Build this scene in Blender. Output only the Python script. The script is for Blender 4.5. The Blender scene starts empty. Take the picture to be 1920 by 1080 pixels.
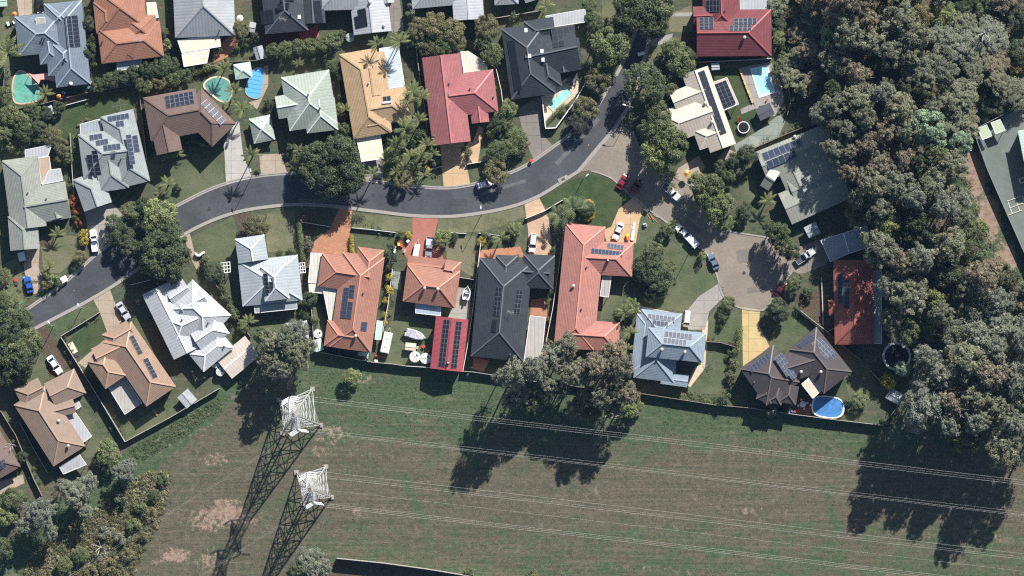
import bpy, bmesh, math, random
import numpy as np
from mathutils import Vector, Matrix
from mathutils.geometry import tessellate_polygon

# ------------------------------------------------------------------ camera, sky, sun, exposure
SC = bpy.context.scene
S = 0.13                    # metres per photo pixel on the ground
HC = 1500.0                 # camera height
cam_data = bpy.data.cameras.new("camera")
cam = bpy.data.objects.new("camera", cam_data)
SC.collection.objects.link(cam)
cam.location = (0, 0, HC)
cam_data.angle = 2 * math.atan(960 * S / HC)
cam_data.clip_start = 10
cam_data.clip_end = 20000
SC.camera = cam

SUN_AZ, SUN_EL = math.radians(26.5), math.radians(37.5)
world = bpy.data.worlds.new("World")
SC.world = world
world.use_nodes = True
wn = world.node_tree
sky = wn.nodes.new("ShaderNodeTexSky")
sky.sky_type = 'NISHITA'
sky.sun_disc = False
sky.sun_elevation = SUN_EL
sky.sun_rotation = SUN_AZ
wn.links.new(sky.outputs[0], wn.nodes["Background"].inputs[0])
wn.nodes["Background"].inputs[1].default_value = 0.056
sun_data = bpy.data.lights.new("sun", 'SUN')
sun_data.energy = 4.8
sun_data.angle = math.radians(0.5)
sun_data.color = (1.0, 0.965, 0.91)
sun = bpy.data.objects.new("sun", sun_data)
SC.collection.objects.link(sun)
SUNV = Vector((math.sin(SUN_AZ) * math.cos(SUN_EL), math.cos(SUN_AZ) * math.cos(SUN_EL), math.sin(SUN_EL)))
sun.rotation_euler = (-SUNV).to_track_quat('-Z', 'Y').to_euler()
sun.location = SUNV * 300
SC.view_settings.view_transform = 'Standard'
SC.view_settings.look = 'None'
SC.view_settings.gamma = 1
SC.view_settings.use_curve_mapping = False
SC.view_settings.exposure = 0.84
SC.cycles.use_denoising = False
SC.cycles.max_bounces = 6
SC.cycles.filter_width = 1.2

R = random.Random(7)
C = SC.collection.objects

# ------------------------------------------------------------------ helpers
def W(px, py, z=0.0):
    k = (HC - z) / HC
    return Vector(((px - 960) * S * k, (540 - py) * S * k, z))

def tag(o, label=None, cat=None, group=None, kind=None):
    if label: o["label"] = label
    if cat: o["category"] = cat
    if group: o["group"] = group
    if kind: o["kind"] = kind
    return o

def thing(name, label, cat, loc, rz=0.0, group=None):
    o = bpy.data.objects.new(name, None)
    o.empty_display_size = 0.5
    C.link(o)
    o.location = loc
    o.rotation_euler = (0, 0, rz)
    return tag(o, label, cat, group)

def link(name, me, parent=None, M=None):
    o = bpy.data.objects.new(name, me)
    C.link(o)
    if parent is not None: o.parent = parent
    if M is not None: o.matrix_basis = M
    return o

class MB:
    """verts, faces, materials -> one mesh"""
    def __init__(s): s.v = []; s.f = []; s.mi = []; s.mats = []
    def m(s, mat):
        if mat not in s.mats: s.mats.append(mat)
        return s.mats.index(mat)
    def add(s, vs, fs, mat):
        k = len(s.v); i = s.m(mat)
        s.v += [tuple(v) for v in vs]
        for f in fs: s.f.append([k + j for j in f]); s.mi.append(i)
    def box(s, c, d, mat, M=None):
        x, y, z = [q / 2 for q in d]
        vs = [Vector((c[0] + a * x, c[1] + b * y, c[2] + e * z)) for e in (-1, 1) for b in (-1, 1) for a in (-1, 1)]
        if M is not None: vs = [M @ v for v in vs]
        s.add(vs, [(0, 2, 3, 1), (4, 5, 7, 6), (0, 1, 5, 4), (2, 6, 7, 3), (0, 4, 6, 2), (1, 3, 7, 5)], mat)
    def bar(s, a, b, w, h, mat, up=None):
        a = Vector(a); b = Vector(b); d = b - a
        if d.length < 1e-5: return
        d.normalize()
        u = Vector((0, 0, 1)) if abs(d.z) < 0.95 else Vector((1, 0, 0))
        sd = d.cross(u).normalized(); up = sd.cross(d)
        vs = []
        for p in (a, b):
            for q, r in ((-1, -1), (1, -1), (1, 1), (-1, 1)):
                vs.append(p + sd * (q * w / 2) + up * (r * h / 2))
        s.add(vs, [(3, 2, 1, 0), (4, 5, 6, 7), (0, 1, 5, 4), (1, 2, 6, 5), (2, 3, 7, 6), (3, 0, 4, 7)], mat)
    def tube(s, pts, rads, mat, n=6):
        rings = []
        for i, p in enumerate(pts):
            p = Vector(p)
            d = (Vector(pts[min(i + 1, len(pts) - 1)]) - Vector(pts[max(i - 1, 0)])).normalized()
            u = Vector((0, 0, 1)) if abs(d.z) < 0.9 else Vector((1, 0, 0))
            a = d.cross(u).normalized(); b = d.cross(a)
            rings.append([p + (a * math.cos(t * 2 * math.pi / n) + b * math.sin(t * 2 * math.pi / n)) * rads[i] for t in range(n)])
        vs = [v for r in rings for v in r]; fs = []
        for i in range(len(rings) - 1):
            for t in range(n):
                fs.append((i * n + t, i * n + (t + 1) % n, (i + 1) * n + (t + 1) % n, (i + 1) * n + t))
        fs.append(tuple(range(n))[::-1]); fs.append(tuple((len(rings) - 1) * n + t for t in range(n)))
        s.add(vs, fs, mat)
    def cyl(s, c, r, z0, z1, mat, n=16, r2=None):
        s.tube([(c[0], c[1], z0), (c[0], c[1], z1)], [r, r if r2 is None else r2], mat, n)
    def mesh(s, name, smooth=False):
        me = bpy.data.meshes.new(name)
        me.from_pydata(s.v, [], s.f)
        for m in s.mats: me.materials.append(m)
        me.polygons.foreach_set("material_index", s.mi)
        if smooth: me.polygons.foreach_set("use_smooth", [True] * len(s.f))
        slope_uv(me)
        me.update()
        return me
    def build(s, name, parent=None, M=None, smooth=False):
        return link(name, s.mesh(name, smooth), parent, M)

def slope_uv(me):
    me.update()
    uv = me.uv_layers.new(name="UVMap")
    for p in me.polygons:
        n = p.normal
        e = Vector((0, 0, 1)).cross(n)
        if e.length < 0.05: e = Vector((1, 0, 0))
        e.normalize(); f = n.cross(e)
        for li in p.loop_indices:
            co = me.vertices[me.loops[li].vertex_index].co
            uv.data[li].uv = (co.dot(e), co.dot(f))

# ------------------------------------------------------------------ materials
MATS = {}
def nt(m):
    m.use_nodes = True
    t = m.node_tree
    return t, t.nodes["Principled BSDF"]

def mixc(t, fac, a, b, mode='MIX'):
    n = t.nodes.new("ShaderNodeMix"); n.data_type = 'RGBA'; n.blend_type = mode
    for i, v in ((0, fac), (6, a), (7, b)):
        if hasattr(v, "links"): t.links.new(v, n.inputs[i])
        elif i == 0: n.inputs[0].default_value = v
        else: n.inputs[i].default_value = (*v, 1) if len(v) == 3 else v
    return n.outputs[2]

def math_n(t, op, a, b=None, clamp=False):
    n = t.nodes.new("ShaderNodeMath"); n.operation = op; n.use_clamp = clamp
    for i, v in ((0, a), (1, b)):
        if v is None: continue
        if hasattr(v, "links"): t.links.new(v, n.inputs[i])
        else: n.inputs[i].default_value = v
    return n.outputs[0]

def pos(t):
    return t.nodes.new("ShaderNodeNewGeometry").outputs["Position"]

def noise(t, scale, detail=4, rough=0.6, vec=None, out=0):
    n = t.nodes.new("ShaderNodeTexNoise")
    n.inputs["Scale"].default_value = scale; n.inputs["Detail"].default_value = detail; n.inputs["Roughness"].default_value = rough
    t.links.new(vec if vec is not None else pos(t), n.inputs["Vector"])
    return n.outputs[out]

def ramp(t, v, lo, hi):
    n = t.nodes.new("ShaderNodeMapRange"); n.inputs[1].default_value = lo; n.inputs[2].default_value = hi
    n.interpolation_type = 'SMOOTHSTEP'
    t.links.new(v, n.inputs[0]); return n.outputs[0]

def bump(t, b, h, dist, strength=1.0):
    n = t.nodes.new("ShaderNodeBump"); n.inputs["Distance"].default_value = dist; n.inputs["Strength"].default_value = strength
    t.links.new(h, n.inputs["Height"]); t.links.new(n.outputs[0], b.inputs["Normal"])

def mat(name, col, rough=0.7, spec=0.3, var=0.18, scale=1.2, metal=0.0, pattern=None, p=(0.4, 0.3), bd=0.04, dirt=None, fine=0.0):
    """weathered paint / concrete / tile / sheet metal"""
    if name in MATS: return MATS[name]
    m = bpy.data.materials.new(name); t, b = nt(m)
    a = noise(t, scale, 5, 0.65)
    c = mixc(t, ramp(t, a, 0.3, 0.7), tuple(q * (1 - var) for q in col), tuple(min(1, q * (1 + var)) for q in col))
    if fine:
        f = noise(t, 9.0, 2, 0.7)
        c = mixc(t, ramp(t, f, 0.3, 0.7), c, tuple(q * (1 - fine) for q in col))
    if dirt:
        d = noise(t, scale * 0.35, 6, 0.7)
        c = mixc(t, ramp(t, d, 0.52, 0.75), c, dirt)
    if pattern:
        uvn = t.nodes.new("ShaderNodeUVMap"); sep = t.nodes.new("ShaderNodeSeparateXYZ")
        t.links.new(uvn.outputs[0], sep.inputs[0])
        if pattern != 'slab':
            mp = t.nodes.new("ShaderNodeMapping"); mp.inputs["Scale"].default_value = (1.6, 0.22, 1); t.links.new(uvn.outputs[0], mp.inputs[0])
            c = mixc(t, math_n(t, 'MULTIPLY', ramp(t, noise(t, 1.0, 4, 0.7, mp.outputs[0]), 0.5, 0.75), 0.38), c, tuple(q * 0.62 for q in col))
            c = mixc(t, math_n(t, 'MULTIPLY', ramp(t, noise(t, 2.6, 4, 0.8), 0.56, 0.74), 0.4), c, tuple(min(.8, q * 1.1 + 0.06) for q in col))
            c = mixc(t, math_n(t, 'MULTIPLY', ramp(t, noise(t, 0.9, 6, 0.8), 0.6, 0.72), 0.35), c, tuple(q * 0.5 + 0.012 for q in col))
        if pattern == 'slab':
            br = t.nodes.new("ShaderNodeTexBrick"); t.links.new(pos(t), br.inputs["Vector"]); br.inputs["Scale"].default_value = 1.0; br.offset = 0.0
            br.inputs["Brick Width"].default_value = p[0]; br.inputs["Row Height"].default_value = p[1]; br.inputs["Mortar Size"].default_value = 0.035
            br.inputs["Color1"].default_value = (1, 1, 1, 1); br.inputs["Color2"].default_value = (.9, .9, .9, 1); br.inputs["Mortar"].default_value = (.45, .45, .45, 1)
            c = mixc(t, 1.0, c, br.outputs[0], 'MULTIPLY')
            c = mixc(t, math_n(t, 'MULTIPLY', ramp(t, noise(t, 0.45, 6, 0.75), 0.55, 0.72), 0.45), c, tuple(q * 0.55 for q in col))
        elif pattern == 'tile':
            v = math_n(t, 'FRACT', math_n(t, 'DIVIDE', sep.outputs[1], p[0]))
            row = math_n(t, 'FLOOR', math_n(t, 'DIVIDE', sep.outputs[1], p[0]))
            u = math_n(t, 'FRACT', math_n(t, 'ADD', math_n(t, 'DIVIDE', sep.outputs[0], p[1]), math_n(t, 'MULTIPLY', row, 0.5)))
            gap = math_n(t, 'MULTIPLY', math_n(t, 'LESS_THAN', v, 0.2), 0.6)
            sg = math_n(t, 'MULTIPLY', math_n(t, 'LESS_THAN', u, 0.14), 0.16)
            c = mixc(t, math_n(t, 'MAXIMUM', gap, sg), c, tuple(q * 0.42 for q in col))
            wv = t.nodes.new("ShaderNodeTexWhiteNoise"); wv.noise_dimensions = '2D'
            cmb = t.nodes.new("ShaderNodeCombineXYZ")
            t.links.new(row, cmb.inputs[0])
            t.links.new(math_n(t, 'FLOOR', math_n(t, 'ADD', math_n(t, 'DIVIDE', sep.outputs[0], p[1]), math_n(t, 'MULTIPLY', row, 0.5))), cmb.inputs[1])
            t.links.new(cmb.outputs[0], wv.inputs["Vector"])
            c = mixc(t, math_n(t, 'MULTIPLY', wv.outputs[0], 0.22), c, tuple(q * 0.55 for q in col))
            h = math_n(t, 'SUBTRACT', 1.0, v)
            bump(t, b, h, bd)
        else:
            k = sep.outputs[0] if pattern == 'ribs' else sep.outputs[1]
            u = math_n(t, 'FRACT', math_n(t, 'DIVIDE', k, p[0]))
            tri = math_n(t, 'ABSOLUTE', math_n(t, 'SUBTRACT', u, 0.5))
            c = mixc(t, math_n(t, 'MULTIPLY', math_n(t, 'LESS_THAN', tri, 0.1), 0.3), c, tuple(q * 0.45 for q in col))
            bump(t, b, math_n(t, 'SMOOTH_MIN', tri, 0.4), bd)
    t.links.new(c, b.inputs["Base Color"])
    b.inputs["Roughness"].default_value = rough; b.inputs["Metallic"].default_value = metal
    b.inputs["Specular IOR Level"].default_value = spec
    MATS[name] = m
    return m

def tiles(name, col, dirt=None, var=0.16): return mat(name, col, 0.75, 0.25, var, 0.6, 0, 'tile', (0.42, 0.36), 0.03, dirt, 0.18)
def metal_sheet(name, col, rough=0.45, dirt=None, p=0.76): return mat(name, col, rough, 0.4, 0.08, 0.4, 0, 'ribs', (p, 0), 0.05, dirt)

def ground_mat(name, g1, g2, dry, fine=0.5, soil=None):
    """grass: broad patches of two greens, dry blades, fine mottling"""
    m = bpy.data.materials.new(name); t, b = nt(m)
    a = noise(t, 0.07, 5, 0.65); n2 = noise(t, 0.55, 5, 0.7); n3 = noise(t, 3.2, 3, 0.75)
    c = mixc(t, ramp(t, n2, 0.32, 0.68), g1, g2)
    c = mixc(t, math_n(t, 'MULTIPLY', ramp(t, a, 0.38, 0.66), 0.75), c, dry)
    c = mixc(t, math_n(t, 'MULTIPLY', ramp(t, n3, 0.42, 0.72), fine), c, tuple(q * 0.42 for q in g1))
    n4 = noise(t, 6.5, 2, 0.6)
    c = mixc(t, math_n(t, 'MULTIPLY', ramp(t, n4, 0.52, 0.8), fine * 0.7), c, tuple(q * 1.7 for q in dry))
    t.links.new(c, b.inputs["Base Color"]); b.inputs["Roughness"].default_value = 0.95; b.inputs["Specular IOR Level"].default_value = 0.05
    bump(t, b, n3, 0.25, 0.5)
    MATS[name] = m
    return m

def meadow_mat():
    """ground sheet: grass to dry grass to bare earth to leaf litter by vertex masks, broken up by noise"""
    m = bpy.data.materials.new("meadow"); t, b = nt(m)
    def attr(n):
        q = t.nodes.new("ShaderNodeAttribute"); q.attribute_name = n; return q.outputs["Fac"]
    n1 = noise(t, 0.16, 6, 0.7); n2 = noise(t, 0.8, 5, 0.75); n3 = noise(t, 3.0, 3, 0.8); n5 = noise(t, 7.0, 2, 0.7)
    vec = t.nodes.new("ShaderNodeMapping"); vec.inputs["Scale"].default_value = (0.12, 0.9, 1); vec.inputs["Rotation"].default_value = (0, 0, -0.1)
    t.links.new(pos(t), vec.inputs[0])
    st = noise(t, 1.0, 4, 0.7, vec.outputs[0])          # mowing streaks
    green = mixc(t, ramp(t, n2, 0.3, 0.7), (0.038, 0.073, 0.034), (0.084, 0.128, 0.064))
    dry = mixc(t, ramp(t, n2, 0.3, 0.7), (0.080, 0.066, 0.048), (0.155, 0.130, 0.094))
    f = math_n(t, 'ADD', attr("dry"), math_n(t, 'MULTIPLY', math_n(t, 'SUBTRACT', n1, 0.5), 1.9))
    f = math_n(t, 'ADD', f, math_n(t, 'MULTIPLY', math_n(t, 'SUBTRACT', st, 0.5), 1.1))
    c = mixc(t, ramp(t, f, 0.2, 0.8), green, dry)
    c = mixc(t, math_n(t, 'MULTIPLY', ramp(t, n3, 0.42, 0.62), 0.62), c, (0.030, 0.043, 0.025))
    c = mixc(t, math_n(t, 'MULTIPLY', ramp(t, n5, 0.5, 0.7), 0.6), c, (0.225, 0.21, 0.15))
    v2 = t.nodes.new("ShaderNodeMapping"); v2.inputs["Scale"].default_value = (0.045, 1.5, 1); v2.inputs["Rotation"].default_value = (0, 0, -0.09); t.links.new(pos(t), v2.inputs[0])
    s2 = noise(t, 1.0, 5, 0.75, v2.outputs[0])
    c = mixc(t, math_n(t, 'MULTIPLY', ramp(t, s2, 0.5, 0.7), 0.45), c, (0.185, 0.165, 0.112))
    c = mixc(t, math_n(t, 'MULTIPLY', ramp(t, s2, 0.5, 0.32), 0.4), c, (0.040, 0.060, 0.030))
    tus = noise(t, 0.33, 3, 0.55)
    c = mixc(t, math_n(t, 'MULTIPLY', ramp(t, tus, 0.6, 0.72), 0.5), c, (0.036, 0.056, 0.030))
    c = mixc(t, math_n(t, 'MULTIPLY', ramp(t, noise(t, 0.21, 6, 0.75), 0.56, 0.74), 0.6), c, (0.235, 0.205, 0.150))
    soil = mixc(t, ramp(t, n2, 0.3, 0.7), (0.235, 0.150, 0.118), (0.36, 0.265, 0.205))
    s = math_n(t, 'ADD', attr("soil"), math_n(t, 'ADD', math_n(t, 'MULTIPLY', math_n(t, 'SUBTRACT', n2, 0.5), 1.7), math_n(t, 'MULTIPLY', math_n(t, 'SUBTRACT', n3, 0.5), 1.1)))
    c = mixc(t, math_n(t, 'MULTIPLY', ramp(t, s, 0.48, 0.78), 0.85), c, soil)
    lit = mixc(t, ramp(t, n3, 0.35, 0.65), (0.055, 0.045, 0.035), (0.17, 0.135, 0.10))
    c = mixc(t, ramp(t, math_n(t, 'ADD', attr("litter"), math_n(t, 'MULTIPLY', math_n(t, 'SUBTRACT', n2, 0.5), 0.8)), 0.3, 0.7), c, lit)
    t.links.new(c, b.inputs["Base Color"]); b.inputs["Roughness"].default_value = 0.95; b.inputs["Specular IOR Level"].default_value = 0.05
    bump(t, b, n3, 0.25, 0.6)
    return m

def asphalt(name, col, col2, speck=(0.4, 0.38, 0.36)):
    m = bpy.data.materials.new(name); t, b = nt(m)
    a = noise(t, 0.12, 5, 0.6); n2 = noise(t, 1.3, 5, 0.7); n3 = noise(t, 6, 2, 0.7); sp = noise(t, 1.1, 2, 0.4)
    c = mixc(t, ramp(t, a, 0.35, 0.65), col, col2)
    c = mixc(t, math_n(t, 'MULTIPLY', ramp(t, n2, 0.3, 0.7), 0.5), c, tuple(q * 0.75 for q in col))
    c = mixc(t, math_n(t, 'MULTIPLY', ramp(t, n3, 0.45, 0.7), 0.35), c, tuple(q * 1.5 for q in col2))
    c = mixc(t, math_n(t, 'MULTIPLY', ramp(t, sp, 0.76, 0.8), 0.6), c, speck)
    t.links.new(c, b.inputs["Base Color"]); b.inputs["Roughness"].default_value = 0.85; b.inputs["Specular IOR Level"].default_value = 0.2
    MATS[name] = m
    return m

def paver(name, c1, c2, joint, w=0.9, h=0.45, stain=None):
    """brick paving, world coordinates"""
    m = bpy.data.materials.new(name); t, b = nt(m)
    br = t.nodes.new("ShaderNodeTexBrick")
    t.links.new(pos(t), br.inputs["Vector"])
    br.inputs["Color1"].default_value = (*c1, 1); br.inputs["Color2"].default_value = (*c2, 1); br.inputs["Mortar"].default_value = (*joint, 1)
    br.inputs["Scale"].default_value = 1.0; br.inputs["Brick Width"].default_value = w; br.inputs["Row Height"].default_value = h; br.inputs["Mortar Size"].default_value = 0.03
    a = noise(t, 0.5, 5, 0.7)
    c = mixc(t, math_n(t, 'MULTIPLY', ramp(t, a, 0.4, 0.75), 0.5), br.outputs[0], stain or tuple(q * 0.6 for q in c1))
    n3 = noise(t, 5, 2, 0.7)
    c = mixc(t, math_n(t, 'MULTIPLY', ramp(t, n3, 0.4, 0.7), 0.3), c, tuple(q * 0.6 for q in c1))
    t.links.new(c, b.inputs["Base Color"]); b.inputs["Roughness"].default_value = 0.9; b.inputs["Specular IOR Level"].default_value = 0.15
    MATS[name] = m
    return m

def leaf_mat(name, base, hue=0.15):
    m = bpy.data.materials.new(name); t, b = nt(m)
    at = t.nodes.new("ShaderNodeAttribute"); at.attribute_name = "tone"
    oi = t.nodes.new("ShaderNodeObjectInfo")
    c = mixc(t, oi.outputs["Random"], tuple(q * (1 - hue) for q in base), (base[0] * (1 + hue * 1.6), base[1] * (1 + hue), base[2] * (1 + hue * 0.3)))
    c = mixc(t, 1.0, c, (1, 1, 1), 'MULTIPLY')
    mul = t.nodes.new("ShaderNodeMix"); mul.data_type = 'RGBA'; mul.blend_type = 'MULTIPLY'; mul.inputs[0].default_value = 1
    t.links.new(c, mul.inputs[6]); t.links.new(at.outputs["Color"], mul.inputs[7])
    t.links.new(mul.outputs[2], b.inputs["Base Color"])
    b.inputs["Roughness"].default_value = 0.55; b.inputs["Specular IOR Level"].default_value = 0.25
    tr = t.nodes.new("ShaderNodeBsdfTranslucent"); t.links.new(mul.outputs[2], tr.inputs[0])
    ms = t.nodes.new("ShaderNodeMixShader"); ms.inputs[0].default_value = 0.22
    out = t.nodes["Material Output"]
    t.links.new(b.outputs[0], ms.inputs[1]); t.links.new(tr.outputs[0], ms.inputs[2]); t.links.new(ms.outputs[0], out.inputs[0])
    MATS[name] = m
    return m

def water_mat(name, col, rough=0.12):
    m = bpy.data.materials.new(name); t, b = nt(m)
    vo = t.nodes.new("ShaderNodeTexVoronoi"); vo.inputs["Scale"].default_value = 1.6; t.links.new(pos(t), vo.inputs["Vector"])
    c = mixc(t, ramp(t, noise(t, 0.35, 3, 0.5), 0.35, 0.7), tuple(q * 0.82 for q in col), tuple(min(1, q * 1.12) for q in col))
    c = mixc(t, math_n(t, 'MULTIPLY', ramp(t, vo.outputs[0], 0.3, 0.75), 0.25), c, tuple(min(1, q * 1.5 + 0.05) for q in col))
    t.links.new(c, b.inputs["Base Color"]); b.inputs["Roughness"].default_value = rough; b.inputs["Specular IOR Level"].default_value = 0.5
    bump(t, b, noise(t, 2.5, 2, 0.5), 0.03, 0.4)
    MATS[name] = m
    return m

def plain(name, col, rough=0.5, spec=0.4, metal=0.0, coat=0.0, var=0.05):
    if name in MATS: return MATS[name]
    m = mat(name, col, rough, spec, var, 2.0, metal)
    if coat: m.node_tree.nodes["Principled BSDF"].inputs["Coat Weight"].default_value = coat
    return m

# roofs
T_BLUE = tiles("slate blue roof tiles", (0.17, 0.21, 0.26), (0.24, 0.27, 0.30))
T_ORANGE = tiles("orange roof tiles", (0.38, 0.185, 0.125), (0.33, 0.14, 0.09))
T_TERRA = tiles("terracotta roof tiles", (0.375, 0.185, 0.135), (0.27, 0.125, 0.09))
T_SALMON = tiles("salmon roof tiles", (0.46, 0.208, 0.172), (0.36, 0.15, 0.11))
T_TAN = tiles("tan roof tiles", (0.50, 0.345, 0.205), (0.38, 0.26, 0.17))
T_PINK = tiles("pink red roof tiles", (0.36, 0.135, 0.14), (0.46, 0.21, 0.205))
T_CHAR = tiles("charcoal roof tiles", (0.043, 0.050, 0.062), (0.062, 0.068, 0.078))
T_CHAR2 = tiles("blue charcoal roof tiles", (0.055, 0.062, 0.075), (0.085, 0.09, 0.10))
T_RED = tiles("dark red roof tiles", (0.195, 0.058, 0.066), (0.235, 0.085, 0.09))
T_GREYGREEN = tiles("grey green roof tiles", (0.29, 0.31, 0.275), (0.36, 0.37, 0.31))
T_BLUEGREEN = tiles("blue green grey roof tiles", (0.33, 0.365, 0.36), (0.36, 0.40, 0.385))
T_BROWN = tiles("brown roof tiles", (0.185, 0.128, 0.110), (0.165, 0.11, 0.095))
T_DKBROWN = tiles("dark brown roof tiles", (0.083, 0.072, 0.074), (0.10, 0.085, 0.083))
T_LTBROWN = tiles("light brown roof tiles", (0.315, 0.232, 0.178), (0.28, 0.19, 0.145))
T_TANORANGE = tiles("tan orange roof tiles", (0.355, 0.246, 0.178), (0.31, 0.195, 0.14))
T_BLUEGREY = tiles("pale blue grey roof tiles", (0.27, 0.335, 0.40), (0.30, 0.36, 0.42))
T_REDORANGE = tiles("red orange roof tiles", (0.33, 0.112, 0.083), (0.33, 0.10, 0.075))
M_PALE = metal_sheet("pale grey steel roof", (0.36, 0.37, 0.385), dirt=(0.33, 0.34, 0.35))
M_WHITE = metal_sheet("white steel roof", (0.40, 0.415, 0.43), dirt=(0.37, 0.38, 0.39))
M_BLUEGREY = metal_sheet("blue grey steel roof", (0.33, 0.365, 0.385), dirt=(0.38, 0.41, 0.43))
M_GREEN = metal_sheet("pale green steel roof", (0.29, 0.335, 0.285), dirt=(0.47, 0.50, 0.465))
M_CREAM = metal_sheet("cream steel roof", (0.60, 0.53, 0.42), dirt=(0.52, 0.45, 0.36))
M_BEIGE = metal_sheet("beige steel roof", (0.53, 0.465, 0.39), dirt=(0.45, 0.40, 0.34))
M_REDSH = metal_sheet("red steel roof", (0.30, 0.062, 0.075), p=0.3)
M_GREYGREEN = metal_sheet("weathered green grey steel roof", (0.25, 0.26, 0.22), dirt=(0.32, 0.32, 0.27))
M_GREY = metal_sheet("grey steel roof", (0.30, 0.33, 0.355), dirt=(0.36, 0.38, 0.40))
M_POLY = metal_sheet("clear corrugated sheet", (0.47, 0.53, 0.56), dirt=(0.54, 0.58, 0.60), p=0.5)
M_BLUEAWN = metal_sheet("pale blue awning sheet", (0.36, 0.42, 0.50))
M_SLAT = metal_sheet("grey beige slats", (0.40, 0.375, 0.34), p=0.9, dirt=(0.33, 0.31, 0.28))
M_CREAMAWN = metal_sheet("cream awning", (0.72, 0.64, 0.50), dirt=(0.66, 0.57, 0.43))
M_GREENAWN = metal_sheet("pale green awning", (0.47, 0.62, 0.52))
M_RUST = metal_sheet("rusty clear sheet", (0.42, 0.33, 0.27), dirt=(0.46, 0.25, 0.13))
M_DKSHEET = plain("dark grey roof sheet", (0.07, 0.078, 0.088), 0.6, 0.3, var=0.15)
# walls, trim
W_BRICK = mat("red brown brick wall", (0.22, 0.10, 0.075), 0.9, 0.1, 0.2, 3.0)
W_CREAM = mat("cream rendered wall", (0.52, 0.46, 0.37), 0.9, 0.1, 0.1, 1.5)
W_GREY = mat("pale grey wall", (0.46, 0.46, 0.46), 0.9, 0.1, 0.1, 1.5)
TRIM_W = plain("white painted metal", (0.74, 0.74, 0.73), 0.5, 0.3)
TRIM_C = plain("cream painted metal", (0.62, 0.55, 0.44), 0.5, 0.3)
TRIM_D = plain("dark painted metal", (0.06, 0.065, 0.075), 0.5, 0.3)
STEEL = plain("galvanised steel", (0.44, 0.44, 0.42), 0.5, 0.5, 0.2, var=0.1)
ALU = plain("aluminium wire", (0.62, 0.61, 0.57), 0.45, 0.5, 0.0)
PORC = plain("white insulator", (0.80, 0.81, 0.82), 0.3, 0.5)
TIMBER = mat("weathered timber", (0.24, 0.20, 0.165), 0.9, 0.1, 0.25, 2.0)
TIMBER_PALE = mat("pale grey timber", (0.40, 0.37, 0.33), 0.9, 0.1, 0.2, 2.0)
DECK = mat("red brown deck timber", (0.17, 0.075, 0.055), 0.8, 0.2, 0.2, 2.0)
FENCE_G = mat("grey fence steel", (0.23, 0.235, 0.23), 0.7, 0.2, 0.12, 0.8)
FENCE_W = mat("white fence paint", (0.68, 0.67, 0.63), 0.7, 0.2, 0.08, 0.8)
PVCELL = plain("solar cell", (0.020, 0.024, 0.038), 0.22, 0.5, 0.0, var=0.2)
PVCELL_B = plain("blue solar cell", (0.040, 0.050, 0.082), 0.25, 0.5, 0.0, var=0.2)
PVCELL_K = plain("black solar cell", (0.016, 0.019, 0.026), 0.25, 0.5, 0.0, var=0.2)
PVFRAME = plain("solar frame", (0.30, 0.32, 0.35), 0.4, 0.5, 0.3)
PVFRAME_D = plain("dark solar frame", (0.055, 0.058, 0.065), 0.4, 0.5, 0.2)
GLASS = plain("dark tinted glass", (0.012, 0.015, 0.019), 0.08, 0.6)
RUBBER = plain("black rubber", (0.018, 0.018, 0.018), 0.9, 0.1)
CHROME = plain("bright metal", (0.6, 0.6, 0.62), 0.3, 0.5, 0.8)
LAMP = plain("clear headlamp", (0.75, 0.78, 0.80), 0.15, 0.6)
TAIL = plain("red tail lamp", (0.35, 0.02, 0.02), 0.3, 0.5)
BARK = mat("brown bark", (0.13, 0.095, 0.07), 0.95, 0.05, 0.25, 2.0)
BARKP = mat("pale gum bark", (0.42, 0.39, 0.36), 0.9, 0.05, 0.2, 2.0)
# ground
MEADOW = meadow_mat()
LAWN = ground_mat("lawn grass", (0.064, 0.086, 0.044), (0.102, 0.126, 0.068), (0.148, 0.148, 0.092), 0.4)
LAWN_DRY = ground_mat("dry lawn grass", (0.098, 0.112, 0.058), (0.150, 0.155, 0.092), (0.205, 0.188, 0.125), 0.4)
LAWN_RICH = ground_mat("rich green lawn", (0.038, 0.064, 0.028), (0.064, 0.092, 0.042), (0.078, 0.092, 0.046), 0.35)
MULCH = mat("garden mulch", (0.115, 0.088, 0.065), 0.95, 0.05, 0.35, 1.5, fine=0.4)
ROAD = asphalt("dark asphalt", (0.052, 0.055, 0.063), (0.084, 0.087, 0.094))
ROAD2 = asphalt("worn brown asphalt", (0.205, 0.175, 0.143), (0.262, 0.222, 0.180), (0.3, 0.27, 0.24))
CONC = mat("grey concrete", (0.34, 0.32, 0.295), 0.9, 0.15, 0.14, 0.7, 0.0, "slab", (3.6, 3.1), fine=0.15, dirt=(0.25, 0.235, 0.215))
CONC_L = mat("pale concrete", (0.46, 0.445, 0.415), 0.9, 0.15, 0.14, 0.7, 0.0, "slab", (3.6, 3.1), fine=0.15, dirt=(0.34, 0.33, 0.31))
CONC_T = mat("tan concrete", (0.40, 0.325, 0.255), 0.9, 0.15, 0.14, 0.7, 0.0, "slab", (3.6, 3.1), fine=0.15, dirt=(0.31, 0.255, 0.205))
CONC_B = mat("brown grey concrete", (0.235, 0.215, 0.19), 0.9, 0.15, 0.12, 0.7, 0.0, "slab", (3.6, 3.1), fine=0.2, dirt=(0.18, 0.165, 0.15))
CONC_O = mat("orange cream concrete", (0.56, 0.385, 0.235), 0.9, 0.15, 0.1, 0.5, 0.0, "slab", (3.6, 3.1), fine=0.12, dirt=(0.46, 0.33, 0.22))
CONC_G = mat("green grey concrete", (0.26, 0.29, 0.26), 0.9, 0.15, 0.12, 0.5, 0.0, "slab", (3.6, 3.1), fine=0.2, dirt=(0.33, 0.35, 0.31))
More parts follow.
